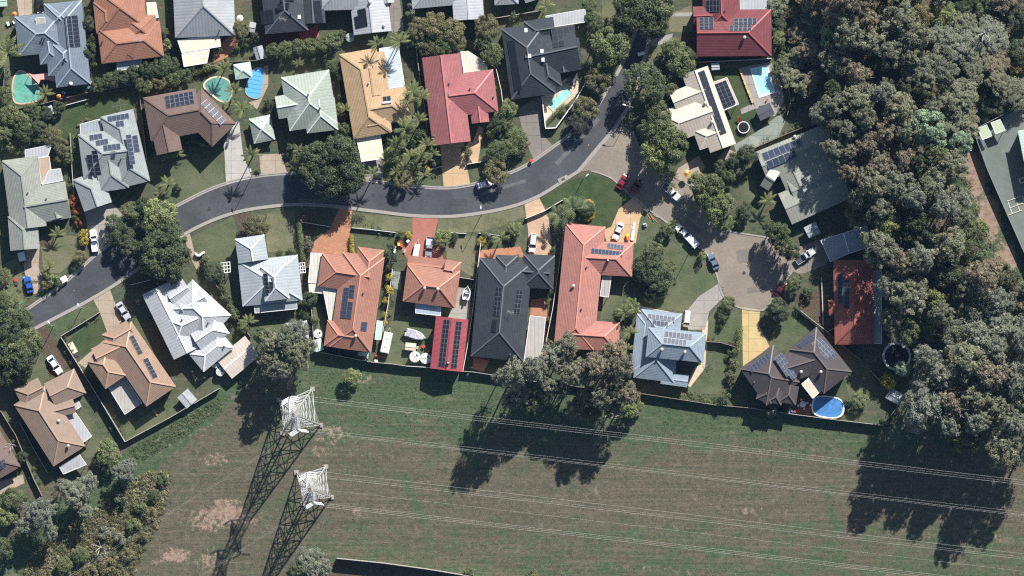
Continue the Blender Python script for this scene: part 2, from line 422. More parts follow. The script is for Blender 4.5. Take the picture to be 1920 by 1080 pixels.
CONC_Y = mat("yellow concrete", (0.53, 0.41, 0.20), 0.9, 0.15, 0.14, 0.5, 0.0, "slab", (3.6, 3.1), fine=0.12, dirt=(0.52, 0.40, 0.22))
CONC_C = mat("cream pool paving", (0.60, 0.49, 0.37), 0.9, 0.15, 0.1, 0.7, 0.0, "slab", (3.6, 3.1), fine=0.1)
KERB = mat("kerb concrete", (0.32, 0.30, 0.27), 0.9, 0.15, 0.12, 1.5, fine=0.15)
PAV_T = paver("terracotta paving", (0.47, 0.235, 0.14), (0.39, 0.19, 0.115), (0.30, 0.17, 0.12))
PAV_R = paver("red brick paving", (0.42, 0.165, 0.12), (0.36, 0.14, 0.105), (0.28, 0.15, 0.12), 0.6, 0.4)
PAV_C = paver("tan paving", (0.54, 0.375, 0.255), (0.47, 0.32, 0.22), (0.40, 0.29, 0.21), 1.2, 0.6)
COURT = mat("green grey court paving", (0.155, 0.178, 0.163), 0.9, 0.15, 0.18, 0.25, fine=0.2, dirt=(0.20, 0.215, 0.195))
WAT_G = water_mat("green pool water", (0.12, 0.34, 0.27))
WAT_T = water_mat("teal pool water", (0.10, 0.26, 0.235))
WAT_C = water_mat("aqua pool water", (0.28, 0.60, 0.54))
WAT_B = water_mat("bright blue pool water", (0.34, 0.74, 0.84))
WAT_D = water_mat("deep blue pool water", (0.065, 0.20, 0.44))
# leaves
L_GUM = leaf_mat("gum leaves", (0.172, 0.188, 0.130), 0.16)
L_GUMB = leaf_mat("brown gum leaves", (0.198, 0.182, 0.130), 0.16)
L_GREY = leaf_mat("grey green leaves", (0.196, 0.216, 0.168), 0.10)
L_DARK = leaf_mat("dark green leaves", (0.080, 0.106, 0.060), 0.18)
L_MID = leaf_mat("mid green leaves", (0.125, 0.160, 0.080), 0.2)
L_LIGHT = leaf_mat("light green leaves", (0.195, 0.240, 0.110), 0.18)
L_PALE = leaf_mat("pale mint leaves", (0.25, 0.345, 0.235), 0.06)
L_OLIVE = leaf_mat("olive leaves", (0.165, 0.165, 0.088), 0.18)
L_YEL = leaf_mat("yellow leaves", (0.42, 0.36, 0.065), 0.1)
L_RUST = leaf_mat("rust red leaves", (0.30, 0.115, 0.05), 0.15)
L_PURP = leaf_mat("purple dark leaves", (0.062, 0.064, 0.060), 0.12)
L_PALM = leaf_mat("palm leaves", (0.165, 0.195, 0.088), 0.2)

# ------------------------------------------------------------------ ground
def in_poly(x, y, poly):
    c = np.zeros(np.shape(x), bool); n = len(poly); j = n - 1
    for i in range(n):
        xi, yi = poly[i]; xj, yj = poly[j]
        if yi != yj:
            c ^= ((yi > y) != (yj > y)) & (x < (xj - xi) * (y - yi) / (yj - yi) + xi)
        j = i
    return c

FOREST = [(1447, -60), (1452, 60), (1456, 120), (1490, 170), (1530, 200), (1545, 250), (1550, 300), (1592, 320), (1606, 395), (1640, 450), (1655, 500),
          (1668, 560), (1672, 620), (1712, 650), (1718, 700), (1722, 760), (1755, 800), (1800, 830), (1860, 850), (1990, 850), (1990, 560), (1862, 500),
          (1835, 440), (1806, 390), (1784, 330), (1790, 262), (1826, 215), (1990, 150), (1990, -60)]
SUBURB = [(-200, -200), (1700, -200), (1700, 800), (1490, 778), (1205, 740), (1010, 712), (880, 697), (590, 660), (480, 700), (410, 730), (235, 828), (100, 900), (-200, 1000)]
SOILS = [(425, 962, 42, 30, .8), (330, 1042, 32, 16, .85), (405, 862, 34, 14, .6), (370, 855, 14, 12, .5), (620, 812, 46, 26, .55), (600, 845, 30, 16, .5), (385, 975, 40, 30, .65), (470, 970, 30, 22, .6),
         (345, 975, 16, 12, .45), (395, 1050, 34, 26, .6), (300, 1050, 26, 14, .5), (670, 960, 12, 14, .6), (600, 978, 14, 12, .5), (680, 712, 34, 16, .55), (640, 740, 22, 14, .4),
         (1300, 938, 50, 9, .42), (1288, 950, 24, 8, .35), (1395, 960, 18, 9, .5), (1110, 925, 16, 8, .5), (1000, 890, 80, 12, .3), (1850, 1010, 60, 12, .5), (1675, 1000, 60, 10, .35), (670, 850, 60, 12, .35), (470, 830, 60, 10, .3),
         (1830, 330, 24, 50, 1.0), (1854, 410, 24, 50, 1.0), (1886, 500, 24, 50, 1.0), (1818, 290, 18, 24, .8), (1905, 545, 20, 30, .7), (440, 430, 20, 14, .25), (1195, 690, 10, 30, .4),
         (700, 1000, 40, 14, .25), (1450, 960, 50, 12, .35), (1220, 905, 40, 10, .25), (1240, 905, 200, 12, .2), (540, 850, 20, 12, .4)]
def ground():
    xs = np.concatenate([[-2600, -1200, -400, -190], np.linspace(-138, 138, 277), [190, 400, 1200, 2600]])
    ys = np.concatenate([[-2600, -1200, -400, -140], np.linspace(-84, 84, 169), [140, 400, 1200, 2600]])
    X, Y = np.meshgrid(xs, ys)
    px, py = X / S + 960, 540 - Y / S
    nx, ny = len(xs), len(ys)
    co = np.stack([X.ravel(), Y.ravel(), np.zeros(nx * ny)], 1)
    idx = np.arange(nx * ny).reshape(ny, nx)
    faces = np.stack([idx[:-1, :-1], idx[:-1, 1:], idx[1:, 1:], idx[1:, :-1]], -1).reshape(-1, 4)
    me = bpy.data.meshes.new("ground"); me.from_pydata(co.tolist(), [], faces.tolist())
    dry = np.interp(py, [660, 730, 800, 850, 900, 960, 1000, 1040, 1080], [.22, .18, .38, .62, .78, .78, .62, .52, .45])
    dry = np.where(px < 560, np.interp(px, [250, 420, 560], [.75, .72, .6]), dry)
    dry = np.where((px > 1200) & (py < 850), np.interp(py, [740, 800, 850], [.15, .3, .6]), dry)
    dry = np.where((px < 460) & (py < 1130 - px * 0.86 - 0) & (py > 1030 - px * 0.78), .05, dry)      # green strip along the back fence
    g = ((px - 700) / 60) ** 2 + ((py - 755) / 22) ** 2
    dry = np.where(g < 1, 0.0, dry)
    for x0, y0, x1, y1, w in ((835, 700, 850, 780, 9), (850, 780, 870, 850, 8), (870, 850, 905, 880, 8), (590, 690, 660, 750, 12), (1560, 800, 1640, 850, 14), (1230, 770, 1330, 800, 16), (1550, 930, 1570, 990, 8), (760, 900, 800, 980, 10)):
        L2 = (x1 - x0) ** 2 + (y1 - y0) ** 2; tt = np.clip(((px - x0) * (x1 - x0) + (py - y0) * (y1 - y0)) / L2, 0, 1)
        dry = dry - .55 * np.clip(1.3 - np.hypot(px - x0 - tt * (x1 - x0), py - y0 - tt * (y1 - y0)) / w, 0, 1)
    sub = in_poly(px, py, SUBURB)
    dry = np.where(sub, .35, dry)
    soil = np.zeros_like(px)
    for (cx, cy, rx, ry, a) in SOILS:
        d = np.sqrt(((px - cx) / rx) ** 2 + ((py - cy) / ry) ** 2)
        soil = np.maximum(soil, a * np.clip(1.5 - d, 0, 1))
    for (x0, y0, x1, y1, w, a) in ((240, 862, 470, 722, 3, .42), (256, 876, 486, 738, 3, .42), (470, 722, 540, 690, 3, .3), (1000, 1062, 1420, 1078, 6, .38), (470, 1030, 700, 962, 4, .3), (800, 905, 1160, 920, 4, .32), (1160, 920, 1500, 968, 5, .36), (620, 975, 900, 1000, 4, .25), (700, 720, 790, 772, 2, .3), (1500, 968, 1920, 1030, 6, .36)):
        L2 = (x1 - x0) ** 2 + (y1 - y0) ** 2; tt = np.clip(((px - x0) * (x1 - x0) + (py - y0) * (y1 - y0)) / L2, 0, 1)
        dd = np.hypot(px - x0 - tt * (x1 - x0), py - y0 - tt * (y1 - y0) + 5 * np.sin(px / 37)); soil = np.maximum(soil, a * np.clip(1.6 - dd / (w + 3), 0, 1))
    lit = np.where(sub, .42, 0.0)
    lit = np.where(in_poly(px, py, FOREST) & (py < 800), .62, lit)
    for n, a in (("dry", dry), ("soil", soil), ("litter", lit)):
        at = me.attributes.new(n, 'FLOAT', 'POINT'); at.data.foreach_set("value", a.ravel().astype(np.float32))
    me.materials.append(MEADOW)
    o = link("ground", me); tag(o, kind="structure")
ground()

def smooth(pts, n=6, closed=False):
    P = [Vector((p[0], p[1])) for p in pts]; out = []
    m = len(P)
    for i in range(m if closed else m - 1):
        p0 = P[(i - 1) % m] if closed or i > 0 else P[0]; p1 = P[i]; p2 = P[(i + 1) % m]; p3 = P[(i + 2) % m] if closed or i < m - 2 else P[-1]
        for k in range(n):
            t = k / n
            q = 0.5 * ((2 * p1) + (p2 - p0) * t + (2 * p0 - 5 * p1 + 4 * p2 - p3) * t * t + (3 * p1 - p0 - 3 * p2 + p3) * t ** 3)
            out.append((q.x, q.y))
    if not closed: out.append((P[-1].x, P[-1].y))
    return out

SHEET_N = [0]
def sheet(name, pts, z, m, parent=None, kind="structure", rough=0.0, base=None):
    """a thin slab lying on the ground, outline in photo pixels"""
    if rough:
        q = []
        for i, a in enumerate(pts):
            b = pts[(i + 1) % len(pts)]
            n = max(1, int(math.dist(a, b) / 6))
            for k in range(n):
                t = k / n; j = rough if k else 0
                q.append((a[0] + (b[0] - a[0]) * t + R.uniform(-j, j), a[1] + (b[1] - a[1]) * t + R.uniform(-j, j)))
        pts = q
    SHEET_N[0] += 1
    z += (SHEET_N[0] % 9) * 0.0011
    vs = [W(x, y, 0) for x, y in pts]
    for v in vs: v.z = z
    tri = tessellate_polygon([vs])
    fs = []
    for t in tri:
        a, b, c = (vs[i] for i in t)
        fs.append(t if (b - a).cross(c - a).z > 0 else t[::-1])
    n = len(vs)
    cross = sum(vs[i].x * vs[(i + 1) % n].y - vs[(i + 1) % n].x * vs[i].y for i in range(n))
    side = []
    for i in range(n):
        j = (i + 1) % n
        side.append((i, n + i, n + j, j) if cross > 0 else (j, n + j, n + i, i))
    vs2 = vs + [Vector((v.x, v.y, 0 if base is None else base)) for v in vs]
    loc = Vector((0, 0, 0))
    if parent is not None: loc = parent.location
    mb = MB(); mb.add([v - loc for v in vs2], list(fs) + side, m)
    o = mb.build(name, parent)
    if parent is None: tag(o, kind=kind)
    return o

def strip(name, pts, w, h, m, off=0.0):
    """a raised strip (kerb) along a pixel polyline"""
    mb = MB(); P = [W(*p) for p in pts]
    L = []
    for i, p in enumerate(P):
        d = (P[min(i + 1, len(P) - 1)] - P[max(i - 1, 0)]).normalized(); n = Vector((-d.y, d.x, 0))
        L.append((p + n * (off + w / 2), p + n * (off - w / 2)))
    vs = []
    for a, b in L: vs += [a, b, a + Vector((0, 0, h)), b + Vector((0, 0, h))]
    fs = []
    for i in range(len(L) - 1):
        a, b = i * 4, i * 4 + 4
        fs += [(a + 2, a + 3, b + 3, b + 2), (a, a + 2, b + 2, b), (a + 3, a + 1, b + 1, b + 3)]
    mb.add(vs, fs, m)
    o = mb.build(name); tag(o, kind="structure"); return o

N_EDGE = smooth([(-60, 650), (0, 612), (35, 590), (120, 530), (187, 471), (255, 425), (330, 386), (400, 352), (470, 332), (550, 324), (620, 326), (690, 337), (760, 347), (832, 352), (882, 346), (925, 334), (965, 320), (1000, 301), (1037, 275), (1068, 252), (1110, 212), (1140, 166), (1163, 126), (1180, 90), (1195, 40), (1210, -40)])
S_EDGE = smooth([(-60, 690), (0, 652), (62, 618), (180, 556), (270, 497), (345, 440), (430, 402), (520, 386), (600, 385), (700, 396), (780, 405), (860, 405), (950, 390), (1010, 368), (1060, 337), (1084, 322)])
E_EDGE = smooth([(1084, 322), (1117, 282), (1152, 241), (1180, 195), (1200, 140), (1213, 90), (1222, 50), (1258, -40)])
CUL = smooth([(1108, 319), (1128, 325), (1148, 334), (1168, 352), (1187, 370), (1207, 385), (1253, 418), (1292, 452), (1326, 474), (1345, 516), (1357, 555), (1385, 575), (1426, 581), (1442, 570), (1455, 547), (1470, 528), (1485, 508)])
CUL_N = smooth([(1185, 246), (1200, 280), (1228, 312), (1262, 332), (1300, 354), (1325, 390), (1338, 414), (1364, 433), (1400, 440), (1435, 446), (1470, 458)])
sheet("road", N_EDGE + [(1258, -40)] + E_EDGE[::-1] + S_EDGE[::-1], 0.02, ROAD)
sheet("cul_de_sac_road", [(1084, 322), (1153, 241), (1168, 236)] + CUL_N + [(1500, 462), (1540, 470), (1552, 490), (1500, 514)] + CUL[::-1], 0.035, ROAD2)
for e, o in ((N_EDGE, .25), (S_EDGE, -.25), (CUL, -.2), (CUL_N, .2)):
    strip("kerb", e, 0.36, 0.14, KERB, o * .7)
strip("kerb", E_EDGE[36:], 0.36, 0.14, KERB, -.18)
strip("gutter_strip", E_EDGE[:38], 0.9, 0.05, KERB, 0)
strip("gutter_strip", S_EDGE, 0.45, 0.045, KERB, .22)
strip("gutter_strip", N_EDGE, 0.45, 0.045, KERB, -.22)

PATCH = asphalt("patched asphalt", (0.050, 0.052, 0.058), (0.070, 0.071, 0.075)); PATCH2 = asphalt("pale patched asphalt", (0.155, 0.14, 0.123), (0.19, 0.17, 0.15)); WORN = asphalt("worn asphalt", (0.105, 0.105, 0.108), (0.135, 0.134, 0.134))
for m, q in ((PATCH, [(452, 345), (486, 338), (488, 350), (455, 358)]), (WORN, [(560, 372), (640, 374), (640, 381), (560, 380)]), (PATCH, [(835, 372), (876, 373), (876, 386), (836, 386)]), (WORN, [(255, 462), (330, 416), (334, 421), (260, 468)]), (PATCH, [(150, 545), (178, 530), (183, 538), (156, 554)]), (WORN, [(900, 360), (985, 336), (987, 342), (902, 367)]), (WORN, [(1040, 305), (1120, 220), (1125, 225), (1046, 311)]), (PATCH, [(1120, 232), (1140, 212), (1148, 219), (1128, 241)])): sheet("road_patch", q, 0.028, m, rough=.5)
for m, q in ((PATCH2, [(1380, 470), (1412, 466), (1415, 490), (1384, 494)]), (PATCH2, [(1290, 410), (1318, 432), (1312, 440), (1284, 418)]), (PATCH2, [(1400, 540), (1440, 536), (1438, 546), (1402, 550)])): sheet("road_patch", q, 0.048, m, rough=.5)
for x, y in ((700, 366), (392, 392), (1092, 262), (1395, 512)):
    mb = MB(); c0 = W(x, y); mb.cyl((c0.x, c0.y), .42, 0.0, .062, mat("iron cover", (0.05, 0.048, 0.045), .6), 14); o = mb.build("manhole_cover"); tag(o, kind="structure")
LAWNS = [
 (LAWN_RICH, [(118, 200), (172, 186), (245, 166), (250, 203), (187, 222), (150, 232), (141, 262), (137, 330), (124, 330), (115, 260)]),
 (LAWN, [(320, 312), (350, 300), (395, 296), (414, 290), (421, 346), (370, 364), (332, 382), (302, 372)]),
 (LAWN_DRY, [(76, 462), (110, 440), (150, 445), (152, 478), (112, 512), (82, 512)]),
 (LAWN, [(86, 608), (172, 560), (186, 583), (118, 628)]),
 (LAWN_RICH, [(126, 640), (190, 592), (206, 628), (152, 668)]),
 (LAWN, [(352, 447), (438, 406), (446, 440), (442, 487), (385, 492), (360, 462)]),
 (LAWN_DRY, [(500, 400), (520, 392), (552, 396), (553, 470), (503, 472), (497, 440)]),
 (LAWN_DRY, [(662, 399), (775, 409), (776, 436), (661, 426)]),
 (LAWN, [(664, 441), (740, 446), (735, 470), (700, 478), (668, 470)]),
 (LAWN_DRY, [(822, 410), (900, 404), (980, 386), (986, 406), (940, 424), (895, 436), (818, 434)]),
 (LAWN_DRY, [(834, 442), (892, 442), (890, 522), (866, 508), (838, 486)]),
 (LAWN, [(958, 440), (985, 425), (991, 470), (960, 470)]),
 (LAWN_RICH, [(1012, 372), (1066, 339), (1106, 325), (1140, 334), (1166, 354), (1182, 372), (1158, 402), (1146, 434), (1128, 444), (1100, 428), (1064, 404), (1030, 394)]),
 (LAWN, [(1196, 388), (1212, 396), (1248, 424), (1254, 452), (1298, 462), (1334, 486), (1350, 540), (1300, 572), (1282, 586), (1212, 572), (1202, 540), (1190, 480)]),
 (LAWN, [(1320, 606), (1352, 566), (1390, 580), (1392, 642), (1324, 640)]),
 (LAWN, [(1440, 652), (1452, 610), (1500, 578), (1528, 612), (1484, 654), (1452, 660)]),
 (LAWN, [(1298, 660), (1362, 664), (1356, 740), (1288, 736)]),
 (LAWN, [(1560, 655), (1578, 645), (1645, 700), (1640, 728), (1592, 745), (1580, 700)]),
 (LAWN_RICH, [(1335, 130), (1388, 126), (1422, 212), (1404, 252), (1374, 268), (1345, 180)]),
 (LAWN_DRY, [(1128, -10), (1158, -10), (1152, 60), (1128, 62)]),
 (LAWN_DRY, [(1250, 28), (1298, 10), (1300, 60), (1256, 60)]),
 (LAWN_DRY, [(1216, 86), (1246, 84), (1236, 116), (1206, 140)]),
 (LAWN, [(1378, 372), (1408, 328), (1424, 368), (1404, 380)]),
 (LAWN, [(1040, 270), (1108, 212), (1096, 186), (1042, 242)]),
 (LAWN, [(922, 95), (932, 95), (940, 186), (926, 186)]),
 (LAWN, [(8, 135), (24, 130), (22, 198), (6, 200)]),
 (LAWN, [(232, 804), (330, 742), (346, 768), (245, 832)]),
 (LAWN, [(150, 755), (212, 842), (160, 862), (128, 790)]),
 (LAWN, [(905, 242), (928, 232), (935, 292), (898, 298)]),
 (LAWN, [(722, 690), (735, 590), (800, 596), (806, 690)]),
 (LAWN_DRY, [(0, 500), (35, 480), (52, 560), (24, 600), (0, 600)]),
 (LAWN, [(30, 745), (70, 655), (92, 640), (112, 690), (60, 735)]),
 (LAWN, [(480, 606), (560, 598), (578, 640), (520, 650)]),
 (LAWN, [(586, 560), (603, 555), (612, 625), (588, 628)]),
 (LAWN, [(1128, 520), (1175, 520), (1160, 596), (1126, 600)]),
 (LAWN, [(716, 300), (820, 310), (828, 352), (760, 346), (716, 336)]),
 (LAWN, [(885, 308), (925, 300), (945, 326), (886, 344)]),
 (LAWN, [(360, 150), (382, 142), (404, 184), (432, 204), (398, 200), (362, 168)]),
 (LAWN_DRY, [(1440, 1040), (1440, 1041), (1439, 1041)]),
 (LAWN, [(0, 30), (18, 30), (24, 120), (0, 130)]),
]
for m, p in LAWNS:
    if m is LAWN_DRY and p[0] == (1440, 1040): continue
    sheet("lawn", p, 0.03, m, rough=0.9)
DRIVES = [
 ("driveway", CONC_L, [(420, 272), (432, 235), (448, 226), (456, 290), (472, 333), (424, 346)]),
 ("driveway", CONC_T, [(486, 290), (526, 288), (538, 323), (489, 331)]),
 ("driveway", PAV_T, [(636, 391), (661, 393), (656, 440), (652, 484), (605, 476), (584, 472), (590, 452), (618, 430)]),
 ("driveway", PAV_R, [(773, 405), (823, 406), (815, 440), (834, 492), (764, 486), (752, 468), (774, 440)]),
 ("driveway", PAV_C, [(983, 381), (1010, 369), (1028, 405), (1036, 478), (992, 480), (990, 430)]),
 ("driveway", CONC_O, [(1190, 368), (1213, 388), (1200, 410), (1192, 456), (1138, 454), (1130, 432), (1146, 425), (1160, 392)]),
 ("driveway", CONC, [(1282, 590), (1310, 556), (1350, 530), (1358, 556), (1330, 584), (1322, 618), (1290, 618)]),
 ("driveway", CONC_Y, [(1391, 576), (1425, 581), (1423, 610), (1443, 650), (1393, 690)]),
 ("driveway", CONC_O, [(825, 268), (870, 262), (873, 300), (882, 347), (832, 352)]),
 ("path", CONC_O, [(878, 262), (886, 268), (898, 236), (907, 240), (896, 305), (886, 306), (874, 285)]),
 ("driveway", CONC_B, [(970, 205), (1016, 178), (1015, 250), (1038, 274), (1001, 301), (984, 262)]),
 ("driveway", CONC, [(158, 390), (212, 382), (234, 408), (186, 472), (164, 430)]),
 ("driveway", CONC_T, [(44, 470), (75, 458), (72, 500), (88, 542), (64, 552), (45, 510)]),
 ("driveway", CONC_T, [(172, 556), (205, 540), (228, 600), (214, 625), (160, 690), (146, 680), (204, 630), (186, 583)]),
 ("driveway", MULCH, [(66, 622), (84, 612), (104, 640), (128, 690), (92, 706), (84, 670)]),
 ("path", MULCH, [(436, 402), (472, 400), (470, 440), (452, 440)]),
 ("path", CONC_T, [(345, 442), (356, 438), (364, 470), (376, 500), (372, 512), (355, 480)]),
 ("driveway", CONC, [(672, 303), (720, 298), (718, 334), (676, 334)]),
 ("patio", PAV_T, [(247, -5), (272, -5), (272, 15), (250, 16)]),
 ("patio", PAV_T, [(398, 90), (440, 62), (448, 80), (425, 108), (400, 118)]),
 ("patio", mat("red painted concrete", (0.40, 0.105, 0.10), 0.85, .2, .08, .5), [(556, 64), (596, 46), (599, 80), (560, 84)]),
 ("patio", mat("dark red paving", (0.12, 0.05, 0.045), 0.9, .1, .2, 1.), [(492, 60), (558, 52), (566, 85), (494, 92)]),
 ("driveway", CONC_T, [(1272, 315), (1310, 292), (1322, 312), (1302, 350), (1264, 332)]),
 ("path", CONC, [(1218, 76), (1262, 62), (1258, 78), (1222, 88)]),
 ("path", CONC, [(1250, 24), (1298, 23), (1298, 30), (1252, 31)]),
 ("yard_paving", CONC_B, [(727, -10), (748, -10), (757, 56), (735, 62)]),
 ("pool_deck", CONC_C, [(1016, 181), (1048, 156), (1067, 143), (1087, 155), (1082, 178), (1022, 232)]),
 ("pool_deck", CONC, [(1384, 128), (1446, 116), (1466, 165), (1470, 190), (1452, 218), (1420, 208)]),
 ("yard_paving", CONC_G, [(1376, 272), (1418, 248), (1462, 214), (1472, 228), (1460, 256), (1402, 282), (1382, 292)]),
 ("path", CONC, [(1388, 205), (1411, 194), (1418, 203), (1391, 214)]),
 ("path", CONC_T, [(1362, 278), (1384, 288), (1352, 306), (1346, 298)]),
 ("patio", PAV_T, [(996, 562), (1026, 558), (1024, 680), (1012, 690), (994, 595)]),
 ("patio", PAV_T, [(890, 470), (975, 462), (984, 482), (932, 486), (898, 492)]),
 ("yard_paving", CONC, [(853, 538), (884, 542), (878, 602), (840, 598)]),
 ("patio", PAV_T, [(888, 670), (918, 676), (906, 698), (886, 692)]),
 ("pool_surround", CONC_T, [(495, 124), (503, 122), (503, 160), (482, 205), (466, 192), (486, 186)]),
 ("patio", CONC_G, [(735, 508), (752, 510), (752, 545), (735, 540)]),
 ("driveway", CONC_B, [(1500, 462), (1560, 440), (1580, 470), (1548, 496), (1505, 514)]),
 ("court_surface", COURT, [(1823, 246), (1990, 166), (1990, 610), (1920, 476), (1852, 318)]),
 ("path", CONC_L, [(1196, 573), (1284, 590), (1283, 600), (1198, 584)]),
 ("path", CONC_C, [(1318, 600), (1328, 601), (1322, 690), (1294, 726), (1288, 722), (1304, 688), (1314, 684)]),
 ("patio", CONC_L, [(1134, 446), (1104, 440), (1098, 422), (1126, 424)]),
 ("driveway", CONC_T, [(30, -10), (60, -10), (60, 26), (36, 34)]),
 ("patio", CONC_T, [(-10, 905), (43, 890), (46, 906), (-10, 932)]),
 ("garden_soil", MULCH, [(560, 395), (600, 392), (584, 470), (566, 470)]),
 ("garden_soil", MULCH, [(1492, 552), (1540, 545), (1546, 625), (1528, 610), (1500, 580)]),
 ("garden_soil", MULCH, [(100, 470), (90, 440), (76, 440), (76, 462)]),
 ("garden_soil", MULCH, [(560, 1090), (636, 1048), (760, 1060), (882, 1080), (900, 1200), (560, 1200)]),
]
for n, m, p in DRIVES: sheet(n, p, 0.046, m)

# ------------------------------------------------------------------ houses
HOUSES = []
class House:
    def __init__(s, label, short, cpx, wings, roof, eave=3.2, pitch=22, wall=W_CREAM, trim=None, cap=None, cat="house", name="house"):
        """wings: (x1,y1,x2,y2,width_px,end1,end2[,eave[,pitch]]); ends h = hipped, g = gabled"""
        c = W(*cpx); trim = trim or roof
        s.root = thing(name, label, cat, c); s.c = c; s.short = short; s.tall = name == 'house'; s.cpx = cpx; s.n = 0
        s.w = []
        rf = MB(); wl = MB(); cp = MB(); gt = MB()
        for k, q in enumerate(wings):
            x1, y1, x2, y2, wd, e1, e2 = q[:7]
            ev = (q[7] if len(q) > 7 and q[7] else eave) + k * 0.009 + (0.85 if name == 'house' else 0)
            tn = math.tan(math.radians((q[8] if len(q) > 8 else pitch) * 1.13)) * (1 + k * 0.003)
            a, b = W(x1, y1, ev), W(x2, y2, ev)
            L = (b - a).length; u = (b - a) / L; n = Vector((-u.y, u.x, 0)); h = wd * S / 2
            r1 = min(h, L * .5) if e1 == 'h' else 0; r2 = min(h, L * .5) if e2 == 'h' else 0
            H = h * tn
            s.w.append((a, u, n, L, h, r1, r2, H, ev))
            P = lambda ss, t, z: a + u * ss + n * t + Vector((0, 0, z)) - c
            A, B, D, E = P(0, -h, 0), P(L, -h, 0), P(L, h, 0), P(0, h, 0)
            F, G = P(r1, 0, H), P(L - r2, 0, H)
            same = (F - G).length < 0.02
            if same: G = F
            # sloping faces
            def face(*vs): rf.add(vs, [tuple(range(len(vs)))], roof)
            if same: face(A, B, F); face(D, E, F)
            else: face(A, B, G, F); face(D, E, F, G)
            if r1: face(E, A, F)
            if r2: face(B, D, G)
            rf.add([A - Vector((0, 0, .03)), B - Vector((0, 0, .03)), D - Vector((0, 0, .03)), E - Vector((0, 0, .03))], [(3, 2, 1, 0)], trim)
            cm = cap or roof
            up = Vector((0, 0, .03))
            for p0, p1 in ([(F, G)] if not same else []) + ([(A, F), (E, F)] if r1 else []) + ([(B, G), (D, G)] if r2 else []):
                cp.bar(p0 + up, p1 + up, .34, .14, cm)
            for p0, p1 in ((A, B), (D, E)) + (((E, A),) if r1 else ()) + (((B, D),) if r2 else ()):
                gt.bar(p0 - Vector((0, 0, .09)), p1 - Vector((0, 0, .09)), .14, .13, trim)
            i = .45
            M = Matrix.Translation(P(0, 0, 0) - Vector((0, 0, 0)))
            wa, wb = P(i + .1, -h + i, -.06), P(L - i - .1, h - i, -.06)
            q4 = [P(i, -h + i, -.06), P(L - i, -h + i, -.06), P(L - i, h - i, -.06), P(i, h - i, -.06)]
            lo = [Vector((v.x, v.y, 0)) for v in q4]
            wl.add(q4 + lo, [(4, 5, 1, 0), (5, 6, 2, 1), (6, 7, 3, 2), (7, 4, 0, 3)], wall)
            for e, ss in ((e1, i - .1), (e2, L - i + .1)):
                if e == 'g':
                    wl.add([P(ss, -h + i, -.02), P(ss, h - i, -.02), P(ss, 0, H - i * tn)], [(0, 1, 2)], wall)
        s.roof = rf.build("roof", s.root)
        cp.build("edge_trim", s.roof); gt.build("roof_rim", s.roof)
        wl.build("wall", s.root)
        HOUSES.append(s)
    def h(s, p):
        best = 0
        for a, u, n, L, h, r1, r2, H, ev in s.w:
            d = p - a; d.z = 0
            ss, t = d.dot(u), d.dot(n)
            if -.3 <= ss <= L + .3 and abs(t) <= h + .3:
                k = min(H, H / h * (h - abs(t)))
                if r1: k = min(k, H * ss / r1)
                if r2: k = min(k, H * (L - ss) / r2)
                best = max(best, ev + k)
        return best or s.w[0][8]
    def at(s, px, py):
        p = W(px, py, 4)
        z = s.h(p)
        p = W(px, py, z); p.z = s.h(p)
        return p
    def frame(s, o, u, v):
        """plane through three roof points: origin, u, v vectors (world)"""
        O, U, V = s.at(*o), s.at(*u), s.at(*v)
        return O, U - O, V - O
    def panels(s, o, u, v, cols, rows, skip=(), cell=None, fr=None, gap=.05, lift=.13, flat=None):
        ctr = ((u[0] + v[0]) / 2, (u[1] + v[1]) / 2)
        m = lambda p: (p[0] + (ctr[0] - p[0]) * .12, p[1] + (ctr[1] - p[1]) * .12)
        O, U, V = s.frame(m(o), m(u), m(v))
        f = 1 / (1 - .12)
        C0 = s.at(*ctr)
        if flat is not None:
            O, U0, V0 = W(*o, flat), W(*u, flat), W(*v, flat); U = U0 - O; V = V0 - O
        else:
            O2 = W(*o, O.z); U = (W(*u, O.z) - O2) + Vector((0, 0, U.z * f)); V = (W(*v, O.z) - O2) + Vector((0, 0, V.z * f))
            O = C0 - U / 2 - V / 2
        n = U.cross(V).normalized()
        if n.z < 0: n = -n
        me = pv_mesh(cell or PVCELL, fr or PVFRAME)
        for i in range(cols):
            for j in range(rows):
                if (i, j) in skip: continue
                du, dv = U / cols, V / rows
                ctr3 = O + du * (i + .5) + dv * (j + .5) + n * lift - s.c
                X, Y = du * (1 - gap / du.length), dv * (1 - gap / dv.length)
                Mx = Matrix(((X.x, Y.x, n.x, ctr3.x), (X.y, Y.y, n.y, ctr3.y), (X.z, Y.z, n.z, ctr3.z), (0, 0, 0, 1)))
                link("solar_panel", me, s.root, Mx)
                s.n += 1
